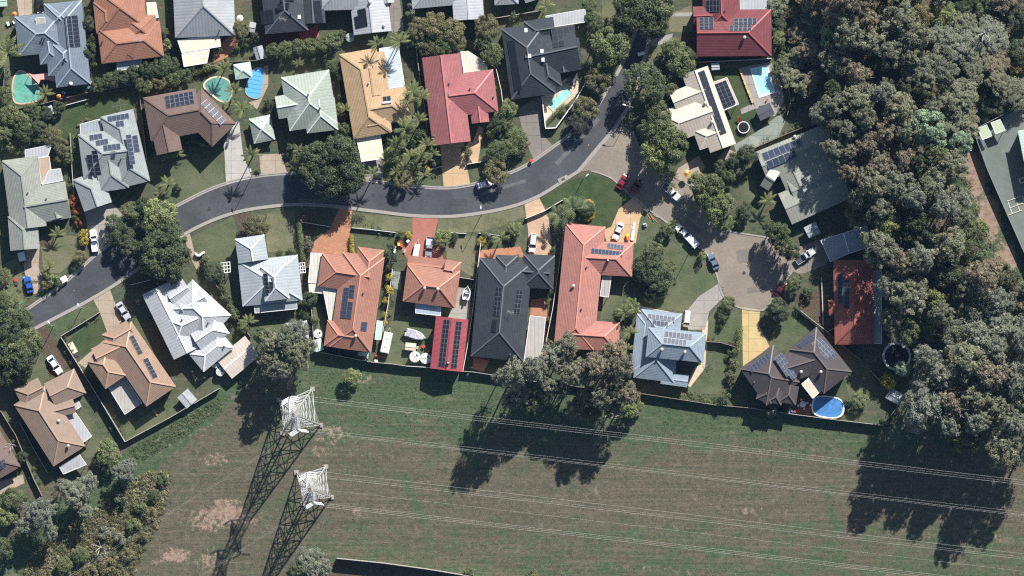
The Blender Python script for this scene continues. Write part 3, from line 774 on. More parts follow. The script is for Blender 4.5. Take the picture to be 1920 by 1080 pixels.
    def vent(s, px, py, kind='pipe'):
        p = s.at(px, py) - s.c
        mb = MB()
        if kind == 'pipe':
            mb.cyl((p.x, p.y), .16, p.z - .3, p.z + .55, TRIM_D, 8); mb.cyl((p.x, p.y), .26, p.z + .55, p.z + .65, TRIM_D, 8, .1); nm = "vent_pipe"
        elif kind == 'whirly':
            mb.cyl((p.x, p.y), .22, p.z - .3, p.z + .35, STEEL, 10); mb.tube([(p.x, p.y, p.z + .35), (p.x, p.y, p.z + .55), (p.x, p.y, p.z + .75), (p.x, p.y, p.z + .85)], [.28, .42, .34, .08], STEEL, 12); nm = "roof_ventilator"
        elif kind == 'sky':
            mb.box((p.x, p.y, p.z + .05), (.75, 1.0, .34), TRIM_W); mb.box((p.x, p.y, p.z + .25), (.62, .86, .1), plain("white skylight dome", (0.8, 0.82, 0.85), .2, .5)); nm = "skylight"
        elif kind == 'chim':
            mb.box((p.x, p.y, p.z + .1), (.55, .55, 1.3), W_BRICK); mb.cyl((p.x, p.y), .16, p.z + .7, p.z + 1.15, TRIM_W, 8); nm = "chimney"
        elif kind == 'dish':
            mb.cyl((p.x, p.y), .04, p.z - .2, p.z + .5, TRIM_D, 6); mb.tube([(p.x, p.y, p.z + .5), (p.x + .05, p.y + .12, p.z + .62)], [.1, .5], plain("grey dish", (.6, .6, .6)), 12); nm = "satellite_dish"
        elif kind == 'aerial':
            mb.bar((p.x, p.y, p.z - .2), (p.x, p.y, p.z + 2.0), .05, .05, STEEL)
            mb.bar((p.x - .9, p.y + .2, p.z + 1.9), (p.x + .9, p.y - .2, p.z + 1.9), .05, .05, STEEL)
            for t in (-.8, -.5, -.2, .1, .4, .7): mb.bar((p.x + t - .1, p.y - t * .22 - .5, p.z + 1.9), (p.x + t + .1, p.y - t * .22 + .5, p.z + 1.9), .03, .03, STEEL)
            nm = "aerial_mast"
        mb.build(nm, s.root)
    def hotwater(s, a, b, cc):
        O, U, V = s.frame(a, b, cc); n = U.cross(V).normalized(); n = -n if n.z < 0 else n
        me = pv_mesh(PVCELL_K, PVFRAME)
        for i in range(2):
            ctr3 = O + U * (.25 + .5 * i) + V * .5 + n * .15 - s.c; X, Y = U * .47, V
            link("solar_collector", me, s.root, Matrix(((X.x, Y.x, n.x, ctr3.x), (X.y, Y.y, n.y, ctr3.y), (X.z, Y.z, n.z, ctr3.z), (0, 0, 0, 1))))
        mb = MB(); p = O + V * 1.12 - s.c + n * .3
        mb.tube([p - U * .05, p + U * 1.05], [.3, .3], TRIM_W, 12); mb.build("hot_water_tank", s.root, smooth=False)
    def awning(s, quad, z, m, dz=0.0, posts=True, name="patio_roof", trim=None, rim=True):
        """quad in pixels; first two corners are the high edge (against the wall), dz = fall"""
        z += 0.45 if getattr(s, 'tall', False) else 0
        zs = [z, z] + [z - dz] * (len(quad) - 2)
        P = [W(x, y, q) - s.c for (x, y), q in zip(quad, zs)]
        cr = sum(P[i].x * P[(i + 1) % len(P)].y - P[(i + 1) % len(P)].x * P[i].y for i in range(len(P)))
        if cr < 0: P = P[::-1]
        n = len(P); lo = [p - Vector((0, 0, .07)) for p in P]
        mb = MB(); mb.add(P + lo, [tuple(range(n)), tuple(range(n, 2 * n))[::-1]] + [(i, n + i, n + (i + 1) % n, (i + 1) % n) for i in range(n)], m)
        o = mb.build(name, s.root)
        if rim:
            r = MB()
            for i in range(n): r.bar(P[i] - Vector((0, 0, .05)), P[(i + 1) % n] - Vector((0, 0, .05)), .13, .16, trim or TRIM_W)
            r.build("roof_rim", o)
        if posts:
            ct = sum(P, Vector()) / n
            for p in P:
                q = p + (ct - p) * .08
                pm = MB(); pm.box((q.x, q.y, (q.z - .06) / 2), (.11, .11, q.z - .06), TRIM_W); pm.build("post", o)
        return o

_PV = {}
def pv_mesh(cell, fr):
    k = (cell.name, fr.name)
    if k not in _PV:
        mb = MB(); h = .5; i = .47; j = .48; z = .035
        mb.add([(-h, -h, z), (h, -h, z), (h, h, z), (-h, h, z), (-i, -j, z), (i, -j, z), (i, j, z), (-i, j, z)],
               [(0, 1, 5, 4), (1, 2, 6, 5), (2, 3, 7, 6), (3, 0, 4, 7)], fr)
        mb.add([(-i, -j, z - .005), (i, -j, z - .005), (i, j, z - .005), (-i, j, z - .005)], [(0, 1, 2, 3)], cell)
        mb.add([(-h, -h, z), (h, -h, z), (h, h, z), (-h, h, z), (-h, -h, -.02), (h, -h, -.02), (h, h, -.02), (-h, h, -.02)],
               [(0, 4, 5, 1), (1, 5, 6, 2), (2, 6, 7, 3), (3, 7, 4, 0), (7, 6, 5, 4)], fr)
        _PV[k] = mb.mesh("solar_panel")
    return _PV[k]

# ------------------------------------------------------------------ the air between the camera and the ground
def air():
    mb = MB(); m = bpy.data.materials.new("air"); m.use_nodes = True; t = m.node_tree; t.nodes.remove(t.nodes["Principled BSDF"])
    v = t.nodes.new("ShaderNodeVolumePrincipled"); v.inputs["Color"].default_value = (0.24, 0.52, 1.0, 1); v.inputs["Density"].default_value = HAZE; v.inputs["Anisotropy"].default_value = 0.0
    t.links.new(v.outputs[0], t.nodes["Material Output"].inputs["Volume"])
    mb.box((0, 0, (HC + 6) / 2 - .5), (5400, 5400, HC + 7), m); o = mb.build("haze"); tag(o, kind="stuff")
HAZE = 1.15e-5
air()

# ------------------------------------------------------------------ the houses (pixels of the photograph)
H = House
h = H("slate blue tiled house with many hips beside the green kidney pool", "slate blue house", (110, 85),
      [(121, 4, 138, 160, 64, 'h', 'h'), (32, 68, 122, 58, 74, 'h', 'h'), (110, 6, 112, 60, 54, 'h', 'h'), (88, 60, 96, 118, 40, 'h', 'h'), (118, 70, 122, 140, 62, 'h', 'h')], T_BLUE, cap=plain("blue grey ridge", (.30, .36, .42)))
h.panels((121, 31), (145, 28), (127, 90), 2, 8); h.vent(80, 70); h.vent(122, 110); h.vent(84, 72, 'pipe')
h.awning([(67, 34), (84, 32), (85, 51), (69, 53)], 5.0, TIMBER_PALE, .4, False, "timber_hatch")
h.vent(133, 157, 'dish')

h = H("orange tiled house with a grey sheet awning below its eave", "bright orange tiled house", (240, 60),
      [(187, 86, 303, 72, 66, 'h', 'h'), (219, -30, 232, 60, 92, 'h', 'h'), (196, 2, 202, 60, 42, 'h', 'h'), (262, 30, 266, 80, 58, 'h', 'h')], T_ORANGE, wall=W_BRICK)
h.awning([(219, 107), (264, 102), (266, 128), (220, 132)], 2.5, M_GREY, .25)
h.awning([(275, 5), (292, 4), (297, 33), (278, 35)], 2.6, M_CREAMAWN, .15)
h.vent(259, 75, 'aerial'); h.vent(192, 78)

h = H("large white and grey steel hip roofed house with cream awnings", "pale steel hip house", (382, 20),
      [(378, -90, 385, 68, 112, 'h', 'h', 3.0, 24)], M_PALE)
h.awning([(333, 76), (411, 64), (414, 87), (341, 99)], 2.8, M_CREAMAWN, .2)
h.awning([(341, 101), (393, 92), (388, 118), (345, 125)], 2.5, M_CREAMAWN, .2)
h.vent(412, 57)

h = H("charcoal tiled house with red concrete patio at its corner", "red patio charcoal house", (545, 20),
      [(527, -60, 538, 60, 80, 'h', 'h'), (582, -60, 588, 44, 44, 'h', 'g'), (540, -20, 596, -26, 50, 'g', 'g')], T_CHAR2, wall=W_BRICK, cap=plain("charcoal ridge", (.12, .13, .145)))
h.panels((520, 7), (542, 5), (520, 19), 3, 2, cell=PVCELL_K, fr=PVFRAME_D); h.panels((527, -4), (551, -6), (527, 4), 3, 1, cell=PVCELL_K, fr=PVFRAME_D)
h.panels((586, 2), (600, 1), (592, 44), 2, 5, cell=PVCELL_K, fr=PVFRAME_D); h.panels((488, 20), (512, 18), (491, 46), 3, 3, cell=PVCELL_K, fr=PVFRAME_D)
h.vent(531, 36, 'aerial'); h.vent(561, 32, 'sky'); h.vent(546, 26)

h = H("white steel gabled house with one block of dark solar panels", "white gabled house", (690, 20),
      [(686, -50, 699, 62, 70, 'g', 'g', 2.9, 22), (600, -20, 672, -22, 78, 'h', 'g'), (724, -30, 728, 6, 22, 'g', 'g')], M_WHITE)
h.panels((663, 20), (686, 15), (667, 54), 3, 3, skip=((0, 0),), cell=PVCELL_K, fr=PVFRAME_D); h.vent(720, 48, 'whirly'); h.vent(694, 4, 'whirly')

h = H("white steel roofed house at the top edge above the big flowering bush", "white top edge house", (860, 5),
      [(872, -70, 879, 37, 56, 'g', 'g', 3.0, 10), (770, -26, 856, -34, 84, 'h', 'g', 2.7)], M_WHITE)
h = H("pale grey steel hip roofed house cut by the top edge", "pale grey top house", (960, 0),
      [(946, -60, 950, 8, 44, 'h', 'h'), (980, -70, 1002, 0, 34, 'h', 'h'), (930, -40, 1010, -48, 50, 'h', 'h')], M_PALE)

h = H("tan tiled house with a clear corrugated patio roof under palm shadows", "tan tiled house", (700, 170),
      [(671, 96, 698, 254, 70, 'h', 'h'), (690, 206, 766, 193, 62, 'g', 'h'), (690, 100, 700, 180, 60, 'h', 'g', 2.75), (690, 236, 732, 229, 36, 'g', 'h')], T_TAN)
h.awning([(711, 91), (721, 174), (760, 168), (747, 86)], 2.75, M_POLY, .25)
h.awning([(668, 258), (713, 252), (720, 297), (678, 303)], 2.6, M_CREAMAWN, .15)
h.hotwater((718, 182), (733, 180), (718, 193)); h.vent(690, 158)

h = H("pink red gable roofed house with a cream shade over its courtyard", "pink red house", (865, 190),
      [(827, 104, 847, 269, 71, 'g', 'g', 3.9, 24), (842, 180, 929, 169, 78, 'g', 'h', 3.9, 22), (896, 186, 901, 230, 32, 'g', 'g', 3.6)], T_PINK, cap=plain("pink ridge", (.5, .17, .165)))
h.awning([(864, 97), (870, 138), (914, 131), (912, 118), (878, 96)], 2.6, metal_sheet("pale beige sail", (.55, .53, .44)), .2)
h.vent(842, 157); h.vent(881, 167); h.vent(925, 182)

h = H("charcoal tiled house with three white skylights beside the narrow lap pool", "skylight charcoal house", (1010, 110),
      [(982, 48, 1001, 180, 84, 'h', 'h'), (985, 108, 1082, 88, 84, 'g', 'g'), (985, 60, 1040, 52, 40, 'h', 'g'), (1020, 92, 1032, 164, 44, 'g', 'h'), (1048, 80, 1058, 136, 34, 'g', 'g', 2.75), (1072, 72, 1078, 117, 26, 'g', 'g', 2.65)], T_CHAR, cap=plain("grey ridge", (.11, .12, .135)))
h.awning([(1023, 30), (1097, 17), (1100, 41), (1026, 52)], 2.9, M_WHITE, .15)
h.panels((1033, 55), (1077, 48), (1036, 80), 4, 2, cell=PVCELL_K, fr=PVFRAME_D); h.panels((1036, 80), (1058, 76), (1037, 90), 2, 1, cell=PVCELL_K, fr=PVFRAME_D)
h.panels((992, 77), (1026, 72), (993, 88), 3, 1, cell=PVCELL_K, fr=PVFRAME_D)
h.panels((951, 77), (965, 75), (966, 171), 1, 8, cell=PVCELL_K, fr=PVFRAME_D)
for p in ((986, 57), (1016, 96), (993, 105), (1018, 112)): h.vent(*p, 'sky')

h = H("dark red tiled house with three solar arrays at the bushland edge", "dark red tiled house", (1370, 50),
      [(1306, 62, 1446, 61, 86, 'g', 'h', 3.2, 24), (1350, -70, 1354, 62, 68, 'g', 'h', 3.2, 24), (1300, 30, 1346, 28, 34, 'g', 'g')], T_RED, wall=W_BRICK, cap=plain("red ridge", (.36, .10, .10)))
h.awning([(1380, -6), (1442, -6), (1442, 29), (1382, 31)], 2.9, M_WHITE, .1)
h.panels((1325, 0), (1350, 0), (1325, 22), 4, 2, cell=PVCELL_K); h.panels((1311, 33), (1338, 32), (1311, 56), 3, 4); h.panels((1376, 35), (1419, 34), (1376, 47), 5, 2); h.panels((1368, 48), (1410, 47), (1367, 59), 5, 2)
h.vent(1396, 70, 'whirly'); h.vent(1359, 20)

h = H("beige steel roofed house with a bay end and a long dark solar strip", "beige house", (1320, 200),
      [(1303, 132, 1356, 278, 50, 'g', 'g', 3.2, 20), (1244, 241, 1336, 208, 62, 'h', 'g', 3.2, 22), (1262, 192, 1322, 168, 38, 'g', 'g', 3.2, 22), (1306, 262, 1350, 246, 40, 'h', 'g')], M_BEIGE, wall=W_BRICK, cap=plain("beige ridge", (.6, .54, .46)))
h.panels((1308, 136), (1320, 131), (1350, 254), 2, 12, fr=PVFRAME_D, cell=PVCELL)
h.awning([(1333, 156), (1363, 145), (1385, 195), (1355, 208)], 2.9, M_BEIGE, .2)
h.panels((1338, 159), (1361, 150), (1357, 203), 3, 6, cell=PVCELL, flat=3.32)
h.vent(1322, 193, 'whirly'); h.vent(1335, 228, 'whirly')

h = H("weathered green grey steel roofed house under tall gum trees", "green grey house", (1500, 330),
      [(1428, 312, 1562, 258, 58, 'g', 'g', 2.8, 16), (1472, 392, 1584, 342, 62, 'g', 'g', 2.8, 12), (1478, 300, 1512, 376, 52, 'g', 'g', 2.8, 14), (1436, 330, 1452, 340, 40, 'g', 'g'), (1484, 360, 1580, 318, 78, 'g', 'g', 2.72, 8)], M_GREYGREEN)
h.panels((1428, 288), (1500, 259), (1434, 302), 7, 1, cell=PVCELL_B); h.panels((1436, 303), (1490, 281), (1441, 316), 5, 1, cell=PVCELL_B); h.vent(1490, 256, 'whirly'); h.vent(1511, 291, 'whirly')

h = H("red orange tiled house dappled by gum shade beside a grey strip roof", "red orange house", (1600, 565),
      [(1599, 488, 1602, 645, 72, 'h', 'h'), (1554, 577, 1600, 573, 28, 'h', 'g', 2.72)], T_REDORANGE, wall=W_BRICK)
h.awning([(1637, 508), (1653, 508), (1653, 644), (1637, 644)], 2.6, M_GREY, .1)
h.panels((1571, 513), (1581, 513), (1571, 569), 1, 7); h.panels((1583, 524), (1594, 524), (1583, 578), 1, 7)

h = H("dark brown tiled house with twin hipped wings and four solar arrays", "dark brown house", (1490, 690),
      [(1419, 669, 1468, 738, 76, 'h', 'h', 4.8, 23), (1505, 634, 1571, 717, 66, 'h', 'h', 4.8, 23), (1462, 694, 1534, 672, 52, 'g', 'g', 4.7), (1445, 712, 1432, 752, 30, 'g', 'h'), (1462, 722, 1452, 756, 26, 'g', 'h'), (1482, 722, 1476, 756, 32, 'g', 'h')], T_DKBROWN, 4.7, wall=W_BRICK, cap=plain("brown ridge", (.15, .12, .115)))
h.panels((1403, 690), (1439, 663), (1410, 699), 6, 2, cell=PVCELL_B); h.panels((1451, 672), (1465, 662), (1480, 716), 3, 5, skip=((0, 4),), cell=PVCELL_B)
h.panels((1495, 647), (1521, 627), (1502, 654), 6, 2, cell=PVCELL_B); h.panels((1520, 645), (1537, 633), (1549, 674), 3, 5, cell=PVCELL_B); h.panels((1552, 670), (1562, 663), (1558, 676), 2, 1, cell=PVCELL_B)
h.awning([(1503, 720), (1523, 703), (1543, 730), (1524, 747)], 4.75, M_CREAM, .2)
for p in ((1502, 697), (1539, 697)): h.vent(*p, 'whirly')
h.vent(1414, 717)

h = H("two storey pale blue grey tiled house with rows of solar panels", "two storey house", (1255, 650),
      [(1241, 584, 1226, 712, 76, 'h', 'h', 2.8), (1214, 641, 1321, 652, 55, 'h', 'h', 5.6, 24), (1212, 590, 1200, 700, 34, 'h', 'h', 2.7, 14), (1240, 708, 1290, 715, 22, 'g', 'g', 2.6, 10)], T_BLUEGREY, cap=plain("blue ridge", (.34, .4, .46)))
h.panels((1215, 588), (1266, 595), (1214, 597), 7, 1, cell=PVCELL_B); h.panels((1224, 600), (1253, 604), (1223, 610), 4, 1, cell=PVCELL_B)
h.panels((1247, 621), (1298, 627), (1246, 631), 7, 1, cell=PVCELL_B); h.panels((1245, 633), (1288, 638), (1243, 644), 6, 1, cell=PVCELL_B)
h.vent(1241, 655, 'whirly'); h.vent(1284, 660, 'whirly')

h = H("long salmon tiled house with a double row of solar panels on its side wing", "long salmon tiled house", (1095, 540),
      [(1098, 422, 1076, 652, 74, 'h', 'h', 3.2, 22), (1092, 482, 1186, 487, 62, 'g', 'h', 3.2, 22), (1072, 626, 1160, 632, 54, 'g', 'h', 3.2, 22)], T_SALMON, wall=W_BRICK, cap=plain("salmon ridge", (.56, .25, .185)))
h.panels((1109, 465), (1168, 472), (1108, 475), 9, 1, cell=PVCELL_B); h.panels((1139, 456), (1170, 460), (1138, 465), 5, 1, cell=PVCELL_B)
h.awning([(1131, 513), (1147, 514), (1141, 557), (1125, 555)], 2.6, M_SLAT, .1)
h.vent(1140, 488, 'chim'); h.vent(1100, 501); h.vent(1090, 580); h.vent(1075, 536, 'whirly')

h = H("big charcoal tiled house with two slim solar arrays and a slatted side roof", "big charcoal house", (950, 575),
      [(949, 488, 932, 672, 98, 'h', 'h', 3.2, 22), (1011, 478, 1008, 540, 58, 'h', 'h', 3.2, 22), (950, 479, 948, 530, 40, 'h', 'g', 3.2, 22), (975, 508, 1030, 512, 50, 'g', 'g', 2.75)], T_CHAR, wall=W_BRICK, cap=plain("grey ridge", (.11, .12, .135)))
h.panels((930, 538), (942, 539), (925, 591), 2, 6, cell=PVCELL_K); h.panels((968, 543), (980, 544), (962, 586), 2, 5, cell=PVCELL_K); h.panels((924, 599), (933, 600), (921, 622), 1, 3, cell=PVCELL_K, fr=PVFRAME_D)
h.vent(957, 585, 'aerial'); h.vent(956, 665)
h.awning([(994, 592), (1023, 595), (1015, 676), (982, 679)], 2.6, M_SLAT, .05)

h = H("small terracotta hipped house behind the red brick driveway", "small terracotta house", (808, 535),
      [(760, 530, 858, 543, 69, 'h', 'h', 3.2, 24), (833, 505, 862, 509, 36, 'g', 'h', 2.75), (764, 494, 837, 502, 30, 'g', 'g', 2.5, 8)], T_TERRA, wall=W_BRICK, cap=plain("terracotta ridge", (.5, .235, .165)))
h.awning([(780, 568), (827, 572), (826, 592), (779, 587)], 2.5, M_BLUEAWN, .15)
h.vent(796, 540, 'whirly'); h.vent(821, 542, 'whirly'); h.vent(832, 498)

h = H("large terracotta tiled house with an octagonal bay and a cream sheet side roof", "large terracotta house", (655, 570),
      [(682, 478, 657, 655, 78, 'h', 'h', 3.2, 23), (600, 505, 694, 519, 62, 'h', 'g', 3.2, 23), (696, 466, 688, 526, 48, 'h', 'g', 3.2, 23), (611, 624, 664, 632, 48, 'h', 'g', 3.2, 23)], T_TERRA, wall=W_BRICK, cap=plain("terracotta ridge", (.5, .235, .165)))
h.awning([(583, 474), (604, 475), (598, 531), (578, 530)], 2.8, metal_sheet("cream corrugated sheet", (.55, .54, .48), p=.9), .15, name="side_roof")
h.awning([(604, 534), (639, 537), (631, 603), (617, 600)], 2.8, metal_sheet("cream corrugated sheet", (.55, .54, .48), p=.9), .15, name="side_roof")
h.awning([(579, 531), (604, 533), (606, 550), (580, 548)], 2.5, M_CREAMAWN, .1)
h.awning([(657, 484), (672, 484), (672, 496), (657, 494)], 2.9, M_CREAMAWN, .05, False)
h.awning([(707, 601), (718, 603), (714, 637), (703, 636)], 2.3, M_GREENAWN, .1)
h.panels((645, 539), (656, 540), (638, 596), 1, 8, cell=PVCELL_B); h.panels((656, 534), (667, 535), (648, 597), 1, 8, skip=((0, 3),), cell=PVCELL_B); h.panels((677, 603), (689, 604), (675, 620), 1, 2, cell=PVCELL_B)
h.vent(681, 550); h.vent(667, 630, 'whirly')

h = H("pale blue grey steel roofed house with a raised upper block and white lattice pergolas", "blue grey house", (505, 520),
      [(502, 484, 511, 568, 112, 'h', 'h', 2.9, 17), (468, 444, 475, 490, 55, 'h', 'g', 3.2, 22), (512, 497, 520, 562, 46, 'h', 'h', 4.4, 18)], M_BLUEGREY, cap=plain("pale ridge", (.55, .6, .62)))
h.panels((493, 513), (502, 512), (497, 551), 1, 5, cell=PVCELL_K); h.panels((503, 522), (511, 521), (507, 549), 1, 4, cell=PVCELL_K)
h.awning([(475, 559), (556, 558), (557, 579), (478, 587)], 2.8, M_GREY, .3)

h = H("white steel house of many small gables set at an angle", "white many gabled house", (355, 605),
      [(292, 540, 352, 662, 56, 'g', 'g', 2.9, 14), (336, 552, 408, 618, 74, 'h', 'h', 3.0, 20), (318, 560, 352, 538, 36, 'g', 'g', 2.95, 22), (340, 580, 384, 556, 40, 'g', 'g', 3.1, 24), (320, 620, 372, 596, 48, 'h', 'g', 3.3, 22), (366, 640, 418, 606, 44, 'g', 'h', 3.1, 22), (368, 680, 424, 634, 44, 'h', 'h', 2.8, 18)], M_WHITE, cap=plain("white ridge", (.76, .77, .78)))
h.vent(341, 600); h.vent(390, 606); h.vent(420, 650)

h = H("tan orange tiled house with two short solar strips below the fenced lawn", "tan orange tiled house", (245, 690),
      [(219, 622, 302, 743, 66, 'h', 'h', 4.2, 22), (182, 664, 217, 716, 46, 'h', 'h', 4.2, 22), (200, 642, 246, 616, 34, 'h', 'g', 4.2), (180, 672, 246, 640, 40, 'g', 'g', 4.22)], T_TANORANGE, wall=W_BRICK, cap=plain("tan ridge", (.5, .32, .22)))
h.awning([(202, 725), (232, 704), (266, 755), (234, 777)], 2.5, M_SLAT, .1)
h.panels((241, 632), (250, 628), (259, 666), 1, 5, cell=PVCELL_K); h.panels((267, 674), (277, 671), (286, 710), 1, 5, cell=PVCELL_K)

h = H("light brown tiled house with a bright white sheet patio roof", "light brown tiled house", (95, 790),
      [(56, 740, 130, 855, 70, 'h', 'h', 3.4, 22), (94, 742, 150, 714, 50, 'g', 'h', 3.4, 22), (36, 748, 80, 726, 40, 'h', 'g', 3.42), (96, 772, 140, 760, 26, 'g', 'g', 3.45)], T_LTBROWN, wall=W_BRICK, cap=plain("light brown ridge", (.4, .27, .2)))
h.awning([(122, 778), (138, 768), (172, 818), (155, 830)], 2.5, M_WHITE, .1)
h.awning([(134, 757), (147, 751), (152, 762), (141, 769)], 2.5, M_WHITE, .05)
h.awning([(111, 875), (149, 852), (162, 871), (119, 889)], 2.3, M_PALE, .1)
h.vent(110, 789, 'whirly'); h.vent(128, 836, 'whirly')

h = H("brown tiled house corner cut by the left edge above a cream patio", "left edge brown house", (5, 870),
      [(-45, 800, 8, 892, 70, 'h', 'h', 2.7, 22)], T_BROWN, wall=W_BRICK)
h.panels((-4, 866), (8, 860), (0, 880), 2, 2, cell=PVCELL_B)

h = H("grey green tiled house with rusty clear patio sheets behind", "grey green tiled house", (65, 380),
      [(37, 297, 54, 428, 66, 'h', 'g', 3.2, 22), (46, 388, 128, 374, 68, 'g', 'g', 3.2, 22), (42, 404, 47, 468, 54, 'h', 'g', 3.2, 22), (102, 388, 108, 410, 26, 'g', 'g', 3.2, 22)], T_GREYGREEN)
h.awning([(47, 281), (97, 271), (90, 292), (48, 301)], 2.6, M_WHITE, .1); h.awning([(70, 297), (92, 293), (97, 326), (78, 345)], 2.5, M_RUST, .1)
h.awning([(92, 319), (113, 316), (118, 338), (79, 346)], 2.5, M_WHITE, .1); h.vent(52, 362); h.vent(87, 373)

h = H("blue green grey tiled house with solar panels scattered over every slope", "scattered panel house", (215, 290),
      [(219, 212, 251, 346, 62, 'h', 'h', 3.2, 22), (152, 294, 246, 282, 84, 'h', 'g', 3.2, 22), (163, 328, 184, 388, 54, 'h', 'g', 2.75, 24), (205, 300, 214, 356, 56, 'g', 'h', 3.2, 22)], T_BLUEGREEN)
h.awning([(150, 233), (187, 223), (192, 249), (152, 256)], 2.6, M_GREY, .05)
h.panels((201, 219), (241, 212), (203, 229), 5, 1, cell=PVCELL_B); h.panels((217, 228), (232, 226), (218, 239), 2, 1, cell=PVCELL_B)
h.panels((167, 254), (191, 250), (169, 264), 3, 1, cell=PVCELL_B); h.panels((179, 264), (202, 260), (181, 274), 3, 1, cell=PVCELL_B); h.panels((193, 273), (225, 269), (195, 284), 4, 1, cell=PVCELL_B); h.panels((208, 284), (216, 283), (209, 295), 1, 1, cell=PVCELL_B)
h.panels((162, 291), (173, 289), (168, 331), 1, 5, cell=PVCELL); h.panels((172, 283), (183, 281), (180, 330), 1, 6, cell=PVCELL)
h.panels((235, 253), (245, 252), (244, 309), 1, 7, cell=PVCELL_B); h.panels((247, 255), (257, 253), (252, 286), 1, 4, cell=PVCELL_B); h.vent(227, 298)

h = H("chocolate brown tiled house bent at an angle with two solar arrays", "chocolate brown house", (345, 225),
      [(276, 224, 374, 206, 82, 'h', 'g', 4.6, 21), (356, 188, 420, 253, 62, 'h', 'h', 4.6, 21), (304, 222, 318, 286, 48, 'g', 'g', 4.6, 21)], T_BROWN, wall=W_BRICK)
h.panels((308, 181), (361, 171), (312, 204), 6, 3, fr=PVFRAME); h.panels((387, 186), (424, 225), (376, 196), 5, 3, fr=PVFRAME)

h = H("pale green steel hip roofed house with a small gablet", "pale green house", (580, 190),
      [(572, 138, 588, 238, 90, 'h', 'h', 3.9, 22), (519, 202, 574, 192, 42, 'g', 'g', 3.9, 22), (598, 186, 605, 246, 58, 'g', 'h', 3.9, 22)], M_GREEN, cap=plain("pale green ridge", (.58, .64, .59)))
h.vent(578, 178); h.vent(600, 203)

h = H("red steel shed with two long strips of dark solar panels", "red steel shed", (843, 645),
      [(848, 596, 837, 694, 60, 'g', 'g', 4.7, 12)], M_REDSH, cat="shed", name="shed", wall=mat("cream steel wall", (.5, .45, .36), .7))
h.panels((832, 599), (844, 600), (822, 687), 2, 10, cell=PVCELL_K); h.panels((855, 602), (866, 603), (845, 690), 2, 10, cell=PVCELL_K); h.vent(840, 680, 'chim')

def small(name, label, cat, cpx, wings, m, eave=2.2, pitch=10, trim=None, wall=W_GREY, cap=None):
    q = H(label, label, cpx, wings, m, eave, pitch, wall, trim, cap, cat, name); HOUSES.pop(); return q
def open_roof(name, label, cat, quad, z, m, dz=.1):
    """a free standing roof on posts"""
    cx = sum(p[0] for p in quad) / len(quad); cy = sum(p[1] for p in quad) / len(quad)
    o = House.__new__(House); o.c = W(cx, cy); o.root = thing(name, label, cat, o.c); o.w = []; o.n = 0
    o.awning(quad, z, m, dz, True, "roof"); return o
small("garage", "pale green pyramid roofed garage beside the chocolate brown house", "garage", (491, 241), [(472, 246, 511, 238, 47, 'h', 'h')], M_GREEN, 2.5, 24, cap=plain("pale green ridge", (.58, .64, .59)))
small("pool_gazebo", "small pale green gazebo at the corner of the blue covered pool", "gazebo", (455, 133), [(440, 135, 471, 130, 28, 'h', 'h')], M_GREENAWN, 2.2, 22)
small("garden_shed", "small white roofed garden shed near the charcoal house with the red patio", "shed", (473, 51), [(467, 50, 479, 52, 18, 'g', 'g')], M_PALE, 2.0, 8)
small("garden_shed", "dark grey gabled garden shed above the small pale green gazebo", "shed", (486, 99), [(483, 87, 490, 111, 17, 'g', 'g')], M_GREY, 2.0, 20)
small("garden_shed", "small white square shed beside the lawn of the beige house", "shed", (1341, 125), [(1334, 125, 1349, 124, 12, 'g', 'g')], M_WHITE, 2.1, 6)
small("garden_shed", "dark grey flat shed by the bright blue pool", "shed", (1435, 210), [(1421, 216, 1448, 203, 23, 'g', 'g')], M_DKSHEET, 2.3, 4)
small("garden_shed", "pale metal shed below the green grey steel roofed house", "shed", (1523, 432), [(1512, 437, 1534, 426, 22, 'g', 'g')], M_GREY, 2.2, 10)
small("garden_shed", "grey shed in shade below the yellow leaved tree", "shed", (1677, 743), [(1665, 736, 1690, 750, 21, 'g', 'g')], M_GREY, 2.2, 10)
small("garden_shed", "white roofed shed with a white gas bottle at the corner of the tan orange house", "shed", (351, 747), [(342, 737, 360, 758, 25, 'g', 'g')], M_PALE, 2.1, 6)
small("gazebo", "pale hexagon shaped gazebo in bushland shade beside the red orange house", "gazebo", (1700, 635), [(1688, 640, 1714, 630, 26, 'h', 'h')], M_PALE, 2.3, 22)
small("gazebo", "pale pyramid gazebo behind the blue grey steel roofed house", "gazebo", (557, 618), [(538, 623, 577, 618, 34, 'h', 'h')], M_PALE, 2.3, 30)
small("garage", "flat tan roofed garage with white roof edges beside the white many gabled house", "garage", (447, 673), [(420, 692, 474, 648, 46, 'g', 'g')], metal_sheet("tan steel roof", (.50, .44, .38), dirt=(.44, .39, .34)), 2.7, 5, cap=TRIM_W)
small("garden_shed", "pale green shed at the lower left corner of the large terracotta house", "shed", (598, 647), [(594, 636, 600, 658, 15, 'g', 'g')], M_GREENAWN, 2.1, 8)
small("garden_shed", "white lean to shed beside the top left lawn", "shed", (94, 208), [(90, 200, 98, 214, 13, 'g', 'g')], M_WHITE, 2.1, 6)
small("garden_shed", "pale green roof corner cut by the top left edge", "shed", (4, 4), [(-12, 2, 13, 0, 22, 'g', 'g')], M_GREENAWN, 2.3, 8)
small("garden_shed", "cream box shed beside the two round water tanks", "shed", (770, 650), [(760, 649, 780, 651, 13, 'g', 'g')], M_CREAM, 1.7, 3)
open_roof("carport", "large weathered steel carport above the red orange shaded house", "carport", [(1539, 451), (1581, 437), (1592, 475), (1557, 491)], 3.0, M_GREY)
open_roof("carport", "second weathered steel carport roof under the gum trees", "carport", [(1582, 437), (1625, 423), (1634, 462), (1593, 475)], 3.1, M_GREY)
